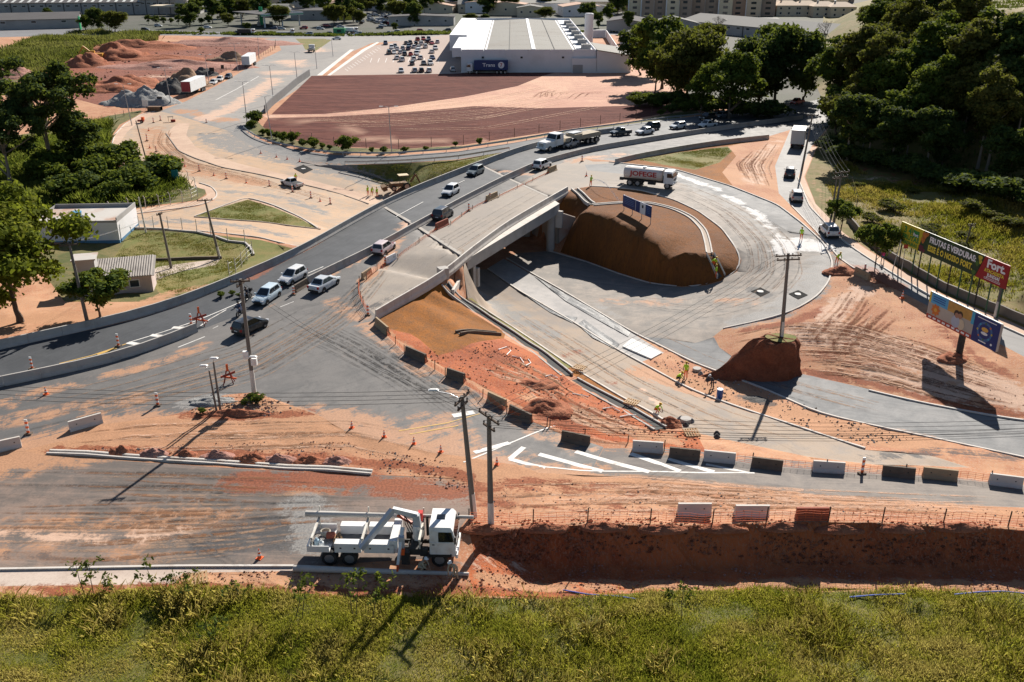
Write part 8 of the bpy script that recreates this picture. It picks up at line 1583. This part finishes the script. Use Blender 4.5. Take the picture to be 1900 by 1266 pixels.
# the wooded hill at right: each tree its own thing
rngf = random.Random(5); F = []
rows = [(292, 1548, 1900, 9, 10), (262, 1536, 1910, 10, 12), (232, 1530, 1930, 11, 13), (200, 1540, 1940, 10, 13), (165, 1560, 1960, 9, 13), (130, 1570, 1950, 8, 12), (95, 1590, 1800, 6, 11), (55, 1600, 1780, 5, 10), (25, 1620, 1760, 4, 9)]
for ri, (y, x0, x1, n, hm) in enumerate(rows):
 for k in range(n):
  x = x0 + (x1 - x0) * (k + rngf.uniform(.1, .9)) / n; yy = y + rngf.uniform(-12, 12)
  if ri == 0: yy += (x - 1548) * .10
  kd = rngf.choice(['tall1', 'tall2', 'tall3', 'broad2', 'broad3', 'broad2', 'tall1']); B = G(x, yy)
  r = tree(kd, (x, yy), None, '%s tree on the wooded hill, %s from left in %s row up the slope' % ({'tall1': 'dark slender', 'tall2': 'olive slender', 'tall3': 'green slender', 'broad2': 'dark spreading', 'broad3': 'olive spreading'}[kd], ORD[k], ORD[ri]), 1.0, 'trees on the wooded hill', 'hill_tree', None, 0, B)
  s = rngf.uniform(.75, 1.15) * hm / 12.0 * (.42 if x > 1800 and yy < 185 else 1); r.scale = (s * rngf.uniform(.95, 1.25),) * 2 + (s,)
for k, (x, y, tp_) in enumerate(((1668,300,155), (1580,262,135), (1620,240,60), (1600,285,180))): tree('tall3' if k == 0 else 'tall2', (x, y), tp_, ['bright topped slender tree in front of the dark wood', 'eucalyptus at the edge of the wood above the box lorry', 'highest eucalyptus rising from the wood edge', 'thin dark tree at the near wood edge'][k], 1.0, 'trees at the wood edge')
# shrubs along the field fence and verges
sh = [(474,232,26),(468,238,14),(490,250,10),(500,255,14),(512,258,13),(525,262,16),(545,264,18),(562,273,14),(580,275,18),(598,276,10),(612,278,9),(645,280,26),(690,283,9),(712,285,12),(752,283,10),(790,280,8),(845,272,9),(890,268,11),(1245,212,20),(1228,214,10),(1268,210,18),(1290,206,14),(1320,208,16)]
for k, (x, y, hp) in enumerate(sorted(sh)): tree(['bush', 'bushd', 'bush'][k % 3], (x, y), y - hp, 'roadside bush below the ploughed field, %s from left' % ORD2[k], 1.0, 'bushes below the ploughed field', 'bush')
rb = random.Random(9)
for k, (x, y) in enumerate(sorted((rb.uniform(80, 330), rb.uniform(300, 378)) for _ in range(26))):
 if x > 260 and y < 318: y += 25
 tree(rb.choice(['bush', 'bushd', 'bush']), (x, y), y - rb.uniform(26, 46), 'leafy bush in the reeds above the white house, %s from left' % ORD2[k], rb.uniform(1, 1.5), 'bushes in the reeds', 'bush')
for k, (x, y) in enumerate(sorted((rb.uniform(1590, 1880), rb.uniform(340, 470)) for _ in range(14))):
 tree('bushy', (x, y), y - rb.uniform(8, 18), 'weedy olive shrub in the field behind billboards, %s from left' % ORD[k], rb.uniform(1.2, 2.2), 'shrubs in the weedy field', 'bush')
for k, (x, y, hp) in enumerate(((470,742,12), (480,748,14), (455,750,9), (375,768,6), (445,552,8), (410,552,10), (430,548,8))): tree('bush', (x, y), y - hp, ['green weed clump at the foot of the pole with boxes', 'leafy weed clump right of the pole with boxes', 'low weed by the short camera poles', 'small weed at the left tip of pole island', 'yellow green weed beside the overpass wall', 'low bush by the overpass wall near the hut', 'tiny bush at the dirt strip by overpass wall'][k], 1.1, 'weeds near the roads', 'bush')
# thin saplings at the near edge
SAPM = leaf_mat('sapling_leaves', (.03, .045, .012), (.06, .09, .02), (.12, .15, .03), .4)
def sapling(px, top, label, seed, n=60, leaf=.16):
 B = G(*px); rng = np.random.default_rng(seed); a = toppt(B, top) - B; root = empty('sapling', B, 0, label, 'sapling', 'saplings at the near grass edge'); mb = MB(); mb.tube([Vector((0, 0, -.1)), a * .5 + Vector((rng.normal() * .06, 0, 0)), a], [.03, .022, .01], 5); tips = []
 for k in range(5): s = a * rng.uniform(.45, .95); e = s + Vector((rng.normal() * .35, rng.normal() * .3, rng.uniform(.1, .4))); mb.tube([s, e], [.012, .006], 4); tips.append(e)
 mb.build('stem', BARK, root); T_ = np.array([list(a)] * 2 + [list(e) for e in tips]); k = rng.integers(0, len(T_), n); C = T_[k] + rng.normal(0, .13, (n, 3)); nr = unit(rng.normal(size=(n, 3)) + [0, 0, .6]); u = unit(np.cross(nr, rng.normal(size=(n, 3)))); v = np.cross(nr, u); s = leaf * (.6 + .7 * rng.random(n))[:, None]
 link_mesh('leaves', quads_mesh('leaves', C, u * s * .35, v * s * .8, rng.random(n), SAPM), root)
for k, (px, tp_) in enumerate(sorted((((175,1108), (165,1047)), ((158,1105), (140,1045)), ((287,1106), (270,1047)), ((196,1104), (195,1076)), ((305,1104), (310,1070)), ((340,1110), (345,1065)), ((560,1150), (568,1070)), ((548,1148), (560,1085)), ((660,1150), (670,1058)), ((690,1150), (700,1070)), ((655,1145), (645,1075)), ((705,1140), (712,1085)), ((395,1200), (380,1160)), ((398,1200), (400,1150)), ((1265,1150), (1268,1090)), ((1240,1120), (1245,1100)), ((437,1118), (437,1088))))): sapling(px, tp_, 'thin leafy sapling at the near grass edge, %s from left' % ORD[k], 100 + k)
# ------------------------------------------------------------------ grasses (nobody could count them)
def inpoly(X, poly):
 ins = np.zeros(len(X), bool)
 for (x1, y1), (x2, y2) in zip(poly, poly[1:] + poly[:1]):
  if y1 != y2: ins ^= ((X[:, 1] < y1) != (X[:, 1] < y2)) & (X[:, 0] < (x2 - x1) * (X[:, 1] - y1) / (y2 - y1) + x1)
 return ins
def vnoise(X, sc, off): return np.array([mn.noise(Vector((x * sc + off, y * sc, off))) for x, y in X])
def grass(name, label, px, ntuft, blades, hgt, wid, m, seed, spread=.16, hvar=.6, patch=.25, tb=.0, dens_=.75, dmin=.12):
 poly = [tuple(G(*a)[:2]) for a in px]; q = np.array(poly); rng = np.random.default_rng(seed); lo, hi = q.min(0), q.max(0); X = np.empty((0, 2))
 while len(X) < ntuft:
  c = lo + rng.random((ntuft * 2, 2)) * (hi - lo); X = np.vstack([X, c[inpoly(c, poly)]])
 X = X[:ntuft]; pn = vnoise(X, patch, seed * 1.7); pn2 = vnoise(X, patch * 3.3, seed * 2.3)
 keep = rng.random(ntuft) < np.clip(dens_ + pn * 1.2 + pn2 * .6, dmin, 1); X, pn, pn2 = X[keep], pn[keep], pn2[keep]; Z = HZN(X); nt_ = len(X)
 H = hgt * np.clip(.75 + hvar * (pn * 1.3 + pn2), .3, 2.2); k = np.repeat(np.arange(nt_), blades); n = len(k)
 base = np.c_[X[k] + rng.normal(0, spread, (n, 2)), Z[k] - .03]; ang = rng.random(n) * 6.283; L_ = H[k] * (.5 + .8 * rng.random(n)); out = rng.random(n) * .75 + .1
 tip = base + np.c_[np.cos(ang) * L_ * out, np.sin(ang) * L_ * out, L_ * (1 - .35 * out)]; sd_ = np.c_[-np.sin(ang), np.cos(ang), np.zeros(n)] * (wid * (.6 + .7 * rng.random(n)))[:, None]
 mid = base * .5 + tip * .5 + np.c_[np.zeros((n, 2)), L_ * .14]
 v = np.empty((n, 5, 3)); v[:, 0] = base - sd_ * .6; v[:, 1] = base + sd_ * .6; v[:, 2] = mid + sd_; v[:, 3] = tip; v[:, 4] = mid - sd_
 me = bpy.data.meshes.new(name); me.vertices.add(n * 5); me.vertices.foreach_set('co', v.reshape(-1).astype(np.float32)); me.loops.add(n * 5); me.loops.foreach_set('vertex_index', np.arange(n * 5, dtype=np.int32)); me.polygons.add(n); me.polygons.foreach_set('loop_start', np.arange(0, n * 5, 5, dtype=np.int32)); me.polygons.foreach_set('loop_total', np.full(n, 5, dtype=np.int32))
 tint = np.clip(.45 + tb + .9 * pn2[k] + .6 * vnoise(X, patch * .6, seed * 5.1)[k] + rng.normal(0, .16, n), 0, 1); me.attributes.new('tint', 'FLOAT', 'POINT').data.foreach_set('value', np.repeat(tint, 5).astype(np.float32)); me.materials.append(m); me.update(); o = link_mesh(name, me); tag(o, label, 'grass', kind='stuff'); return o
GR_FG = leaf_mat('grass_foreground_blades', (.14, .165, .018), (.33, .305, .04), (.50, .39, .13), .55); GR_R = leaf_mat('grass_right_blades', (.10, .105, .014), (.24, .205, .028), (.36, .26, .08), .45); GR_L = leaf_mat('reed_blades', (.045, .08, .015), (.11, .155, .026), (.22, .23, .06), .45); GR_V = leaf_mat('verge_blades', (.075, .085, .018), (.14, .14, .03), (.22, .18, .05), .3)
grass('grass', 'rough green and straw coloured grass filling the foreground', [(-250,1118),(0,1114),(150,1106),(300,1094),(560,1103),(700,1111),(1050,1112),(1250,1099),(1500,1093),(1900,1103),(2150,1108),(2150,1420),(-250,1420)], 66000, 6, .40, .015, GR_FG, 3, .2, .7, .16, .10, 1.2, .85)
grass('grass', 'tall clumps of seeding straw grass in the foreground', [(-250,1118),(300,1096),(700,1112),(1050,1114),(1250,1101),(1900,1105),(2150,1110),(2150,1420),(-250,1420)], 5000, 9, .75, .010, GR_FG, 14, .25, .8, .12, .3, .35)
grass('grass', 'yellow green weeds covering the field behind the billboards', [(1560,300),(1620,330),(1700,335),(1800,360),(1900,385),(2000,420),(2050,640),(1900,590),(1815,560),(1751,532),(1686,492),(1640,466),(1600,430),(1565,390),(1535,345)], 9000, 7, .6, .04, GR_R, 4, .3, .7, .12)
grass('hedge', 'dark hedge on the median of far avenue', [(250,60),(620,65),(860,61),(1180,57),(1180,60),(860,64),(620,68),(250,63)], 2500, 7, 1.5, .3, LF_DARK, 15, .5, .3, .03)
grass('grass', 'dark undergrowth on the floor of the wooded hill', [(1520,225),(1560,300),(1700,335),(1900,385),(2000,420),(2000,60),(1850,-10),(1680,-10),(1560,120)], 9000, 7, 1.0, .12, LF_DARK, 5, .6, .5, .08)
grass('grass', 'dry tawny grass on the upper clearing of the hill', [(1800,60),(1860,30),(1930,40),(1930,110),(1860,115),(1810,95)], 2500, 7, .9, .05, GR_R, 8, .4, .5, .1, .3)
grass('reeds', 'tall green reeds between the sandy bend and white house', [(-60,300),(60,260),(150,238),(205,222),(205,255),(200,280),(212,305),(250,328),(330,326),(348,345),(352,360),(300,378),(232,388),(160,392),(60,402),(-60,430)], 9000, 8, 1.5, .05, GR_L, 6, .35, .7, .10)
grass('reeds', 'pale green thicket on the bank behind the red earth site', [(-60,150),(60,142),(140,118),(170,92),(220,84),(290,75),(285,64),(140,60),(0,92),(-60,100)], 7000, 7, 2.4, .16, leaf_mat('bank_blades', (.05, .065, .02), (.12, .13, .04), (.20, .19, .07), .35), 7, .9, .6, .03)
grass('grass', 'short grass on the triangular verges and fenced yard', [(361,403),(400,389),(461,371),(510,385),(557,406),(590,423),(540,418),(470,410)], 5000, 5, .12, .03, GR_V, 9, .15, .4, .2); grass('grass', 'short grass in the fenced yard behind overpass wall', [(240,430),(366,435),(430,441),(462,458),(455,490),(420,520),(330,545),(290,530),(290,500),(215,478)], 7000, 5, .16, .03, GR_V, 10, .2, .5, .2); grass('grass', 'short green grass on the triangle beside the far ramp', [(650,308),(720,306),(850,298),(935,283),(895,301),(780,348),(752,355)], 6000, 5, .14, .03, GR_V, 11, .2, .4, .15); grass('grass', 'short green grass on the verge beyond the tanker', [(1185,297),(1260,284),(1350,273),(1356,281),(1333,301),(1290,314),(1232,306)], 5000, 5, .14, .03, GR_V, 12, .2, .4, .15)
# ------------------------------------------------------------------ tyre tracks, clods, litter
def track_mat(name, col, amt):
 t = NT(name); p = t.P(); n = t.noise(p, 1.3, 6.0, .75, .4, '2D'); n2 = t.noise(p, 7.0, 3.0, .7, 0, '2D'); t.set(t.b.inputs['Base Color'], t.mix(n2, vs(col, .75), vs(col, 1.15))); t.b.inputs['Roughness'].default_value = .95; t.b.inputs['Specular IOR Level'].default_value = .15
 tr = t.n.new('ShaderNodeBsdfTransparent'); mx = t.n.new('ShaderNodeMixShader'); t.set(mx.inputs[0], t.math('MULTIPLY', t.math('MULTIPLY', t.step(t.math('ADD', t.math('MULTIPLY', n, .7), t.math('MULTIPLY', n2, .3)), .38, .60), t.attr('fade')), amt)); t.link(tr.outputs[0], mx.inputs[1]); t.link(t.b.outputs[0], mx.inputs[2]); t.link(mx.outputs[0], t.n['Material Output'].inputs[0]); return t.m
TRK = {'pale': track_mat('track_pale', (.62, .40, .28), .8), 'tan': track_mat('track_tan', (.46, .30, .20), .45), 'red': track_mat('track_red', (.20, .07, .035), .8), 'dark': track_mat('track_dark', (.045, .044, .044), .3), 'brown': track_mat('track_brown', (.26, .13, .07), .7)}
rt = random.Random(17)
def tracks(label, A, B, n, kinds, wid=.28, pair=1.7, dz=.03, jit=.05):
 V, Fc, FD, MI = [], [], [], []
 names = list(dict.fromkeys(kinds))
 for k in range(n):
  f = rt.random(); kd = rt.choice(kinds); f2 = min(1, max(0, f + rt.uniform(-.12, .12))); g0, g1 = sorted((rt.uniform(0, .45), rt.uniform(.55, 1.0))); pl = []
  m = len(A); N = 26
  for i in range(N + 1):
   g = (g0 + (g1 - g0) * i / N) * (m - 1); j = min(m - 2, int(g)); u = g - j; ff = f + (f2 - f) * i / N
   sm = lambda L: Vector((L[j][0] + (L[j + 1][0] - L[j][0]) * u, L[j][1] + (L[j + 1][1] - L[j][1]) * u))
   a, b = sm(A), sm(B); pl.append(a.lerp(b, ff))
  for _ in range(3): pl = [pl[0]] + [(pl[i - 1] + pl[i] * 2 + pl[i + 1]) / 4 for i in range(1, N)] + [pl[-1]]
  W3 = [G(p_.x, p_.y) for p_ in pl]
  for side in ((-.5, .5) if pair else (0,)):
   w_ = wid * rt.uniform(.7, 1.25); st = len(V); tot = 0; pts = []
   for i, p_ in enumerate(W3):
    d = W3[min(i + 1, N)] - W3[max(i - 1, 0)]; d.z = 0
    if d.length < 1e-4: d = Vector((1, 0, 0))
    d.normalize(); nn = Vector((-d.y, d.x, 0)); pts.append((p_ + nn * side * pair, nn))
   sub = []
   for (a, na), (b, nb_) in zip(pts[:-1], pts[1:]):
    q = max(1, min(8, int((b - a).length / .6)))
    for s in range(q): sub.append((a.lerp(b, s / q), na))
   sub.append(pts[-1])
   for i, (c, nn) in enumerate(sub):
    e = min(1, i / 4.0, (len(sub) - 1 - i) / 4.0); h = HZ(c.x, c.y)
    if abs(h - c.z) > 1.0: h = c.z
    for s, fd in ((-.5, 0.0), (-.22, 1.0), (.22, 1.0), (.5, 0.0)):
     x, y = c.x + nn.x * s * w_, c.y + nn.y * s * w_; V.append((x, y, h + dz)); FD.append(fd * e)
   for i in range(len(sub) - 1):
    for s in range(3): Fc.append((st + i * 4 + s, st + i * 4 + s + 1, st + i * 4 + s + 5, st + i * 4 + s + 4)); MI.append(names.index(kd))
 me = bpy.data.meshes.new('tyre_tracks'); me.from_pydata(V, [], Fc); me.attributes.new('fade', 'FLOAT', 'POINT').data.foreach_set('value', FD)
 for x in names: me.materials.append(TRK[x])
 me.polygons.foreach_set('material_index', MI); o = link_mesh('tyre_tracks', me); tag(o, label, 'tracks', kind='stuff')
tracks('tyre tracks sweeping across the red earth below the billboards', [(1330,622),(1430,600),(1560,600),(1700,640),(1900,715)], [(1500,688),(1560,688),(1650,704),(1780,740),(1900,765)], 44, ['pale', 'pale', 'pale', 'red', 'brown'], .38)
tracks('tyre tracks turning down beside the loop kerb', [(1565,520),(1550,570),(1500,620),(1470,640)], [(1690,570),(1640,610),(1600,650),(1640,700)], 12, ['pale', 'red', 'brown'], .45)
tracks('scraped marks on the red cut slope', [(840,668),(900,690),(960,705),(1030,735)], [(930,655),(985,685),(1050,725),(1150,780)], 14, ['red', 'pale', 'brown'], .4); tracks('digger tracks at the front of the red cut', [(960,700),(1020,750),(1080,780),(1180,812)], [(1060,745),(1110,765),(1180,790),(1240,815)], 14, ['tan', 'red', 'pale'], .4)
tracks('tyre tracks on the sandy strip beside the pole island', [(60,815),(250,790),(450,785),(640,780),(800,810)], [(120,835),(300,828),(480,825),(650,818),(860,865)], 14, ['brown', 'pale', 'tan'], .3)
tracks('long wheel marks on the dusty foreground road', [(-60,880),(250,885),(550,895),(860,905)], [(-60,1045),(200,1040),(400,1020),(545,990)], 30, ['dark', 'tan', 'brown', 'dark'], .35, 1.8, .02)
tracks('skid marks curving over the wide junction', [(470,600),(600,640),(720,700),(860,800)], [(570,570),(690,640),(800,715),(940,815)], 18, ['dark'], .22, 1.5, .02); tracks('wheel marks from the left road into the bridge', [(0,760),(250,700),(450,640),(600,560),(700,490)], [(0,820),(250,760),(480,700),(640,600),(740,470)], 14, ['dark', 'tan'], .3, 1.6, .02)
tracks('rubber and dust marks round the loop', [(1100,335),(1250,352),(1340,395),(1395,450),(1405,495),(1360,538),(1250,558),(1100,530)], [(1150,318),(1300,338),(1420,395),(1490,460),(1495,515),(1440,570),(1300,605),(1150,565)], 11, ['dark', 'dark', 'tan'], .2, 1.7, .02, .05)
tracks('tracks on the dirt strip beside the side road', [(1420,262),(1375,305),(1400,350)], [(1458,250),(1425,310),(1440,362)], 14, ['pale', 'red', 'brown'], .4); tracks('wheel marks along the underpass lane', [(900,560),(1000,622),(1150,720),(1300,792),(1500,845)], [(950,545),(1080,622),(1200,695),(1350,768),(1560,832)], 6, ['dark', 'tan'], .3, 1.7, .02)
tracks('wheel marks along the new ramp', [(1190,600),(1330,660),(1480,715),(1650,755),(1900,805)], [(1180,615),(1300,672),(1420,718),(1620,785),(1900,845)], 5, ['dark', 'tan'], .25, 1.7, .02); tracks('wheel marks on the front road and its sandy shoulder', [(880,895),(1200,890),(1500,918),(1900,935)], [(900,962),(1200,955),(1500,950),(1900,962)], 18, ['brown', 'tan', 'pale'], .3)
tracks('dusty wheel marks on the closed bridge lane', [(690,560),(790,465),(900,400),(1000,345)], [(750,540),(850,478),(945,412),(1035,355)], 4, ['dark', 'tan'], .3, 1.6, .02); tracks('wheel marks on the dusty far junction', [(300,230),(290,270),(330,305),(450,335),(620,380)], [(330,225),(305,262),(350,300),(470,328),(650,375)], 12, ['brown', 'tan'], .4); tracks('curved tracks in the ploughed field', [(980,182),(990,172),(1010,166)], [(1100,188),(1110,174),(1180,172)], 12, ['red', 'pale'], .5, 1.8, .05); tracks('long tracks crossing the ploughed field', [(500,214),(700,203),(900,180),(1100,140)], [(520,230),(700,260),(900,262),(1250,190)], 8, ['pale'], .5, 1.8, .06)
HDRED = heapmat('heap_dark_red', (.12, .04, .02), (.2, .07, .04))
def scatter(name, label, px, n, smin, smax, mats, seed, sink=.3):
 poly = [tuple(G(*a)[:2]) for a in px]; q = np.array(poly); rng = np.random.default_rng(seed); lo, hi = q.min(0), q.max(0); X = np.empty((0, 2))
 while len(X) < n: c = lo + rng.random((n * 2, 2)) * (hi - lo); X = np.vstack([X, c[inpoly(c, poly)]])
 X = X[:n]; pn = vnoise(X, .5, seed); X = X[rng.random(n) < np.clip(.5 + pn * 1.6, .05, 1)]; Z = HZN(X); n = len(X); s = smin + (smax - smin) * rng.random(n) ** 3
 O = np.array([(1, 0, 0), (0, 1, 0), (-1, 0, 0), (0, -1, 0), (.2, .1, .8), (-.1, .1, -.6)]); v = O[None] * s[:, None, None] * (.6 + .8 * rng.random((n, 6, 3))); v += np.c_[X, Z + s * (.5 - sink)][:, None]
 F0 = np.array([(0, 1, 4), (1, 2, 4), (2, 3, 4), (3, 0, 4), (1, 0, 5), (2, 1, 5), (3, 2, 5), (0, 3, 5)]); F = (F0[None] + (np.arange(n) * 6)[:, None, None]).reshape(-1, 3)
 me = bpy.data.meshes.new(name); me.from_pydata(v.reshape(-1, 3).tolist(), [], F.tolist())
 for m in mats: me.materials.append(m)
 me.polygons.foreach_set('material_index', np.repeat(rng.integers(0, len(mats), n), 8).tolist()); o = link_mesh(name, me); tag(o, label, 'rubble', kind='stuff')
scatter('earth_clods', 'loose clods over the red cut', [(760,650),(860,655),(935,632),(1060,712),(1230,802),(1290,802),(1300,835),(1120,812),(1000,768),(880,708)], 3200, .02, .13, [HRED, HSAND, HPURP], 1); scatter('earth_clods', 'crumbled earth along the trench lip', [(870,968),(1100,962),(1400,964),(1900,972),(1900,992),(1400,984),(1100,984),(870,992)], 2600, .02, .13, [HRED, HSAND], 2); scatter('earth_clods', 'crumbling lumps sticking out of the trench wall', [(880,985),(1100,980),(1400,980),(1900,990),(1900,1040),(1400,1035),(1100,1035),(900,1030)], 5000, .03, .17, [HRED, HRED, HDRED], 12, .2); scatter('earth_clods', 'clods on the trench floor', [(880,1045),(1100,1050),(1900,1060),(1900,1098),(1250,1094),(1050,1106),(880,1100)], 2600, .02, .12, [HRED, HPURP], 3)
scatter('earth_clods', 'clods scattered on the red earth by the billboard', [(1380,615),(1500,595),(1560,510),(1640,525),(1800,640),(1900,700),(1900,770),(1620,720),(1500,690)], 1200, .02, .09, [HSAND, HSAND, HRED], 4); scatter('gravel', 'spoil and gravel along the long kerb', [(100,836),(300,825),(640,820),(840,860),(900,900),(860,915),(690,872),(400,858)], 2200, .02, .11, [HPURP, HGRAV, HRED], 5); scatter('gravel', 'gravel on the pole island', [(345,765),(415,735),(470,730),(560,752),(580,768),(450,775)], 1200, .03, .14, [HGRAV, HPURP, HSAND], 6); scatter('gravel', 'gravel and rubble on the unfinished median', [(1200,668),(1240,660),(1420,726),(1600,785),(1700,815),(1600,828),(1400,765),(1290,725)], 1500, .03, .14, [HGRAV, HSAND], 7); scatter('gravel', 'grit on the shoulder between road and trench', [(900,890),(1100,890),(1500,930),(1900,948),(1900,972),(900,965)], 1500, .02, .10, [HGRAV, HSAND, HRED], 8); scatter('earth_clods', 'clods round the crane lorry and grass edge', [(330,1062),(560,1058),(860,1072),(1050,1100),(700,1106),(340,1092)], 1500, .02, .11, [HRED, HPURP, HSAND], 9); scatter('earth_clods', 'clods over the far red earth site', [(70,140),(170,95),(290,78),(450,74),(500,88),(380,140),(230,185)], 1500, .1, .5, [HRED, HPURP, HSAND], 10)
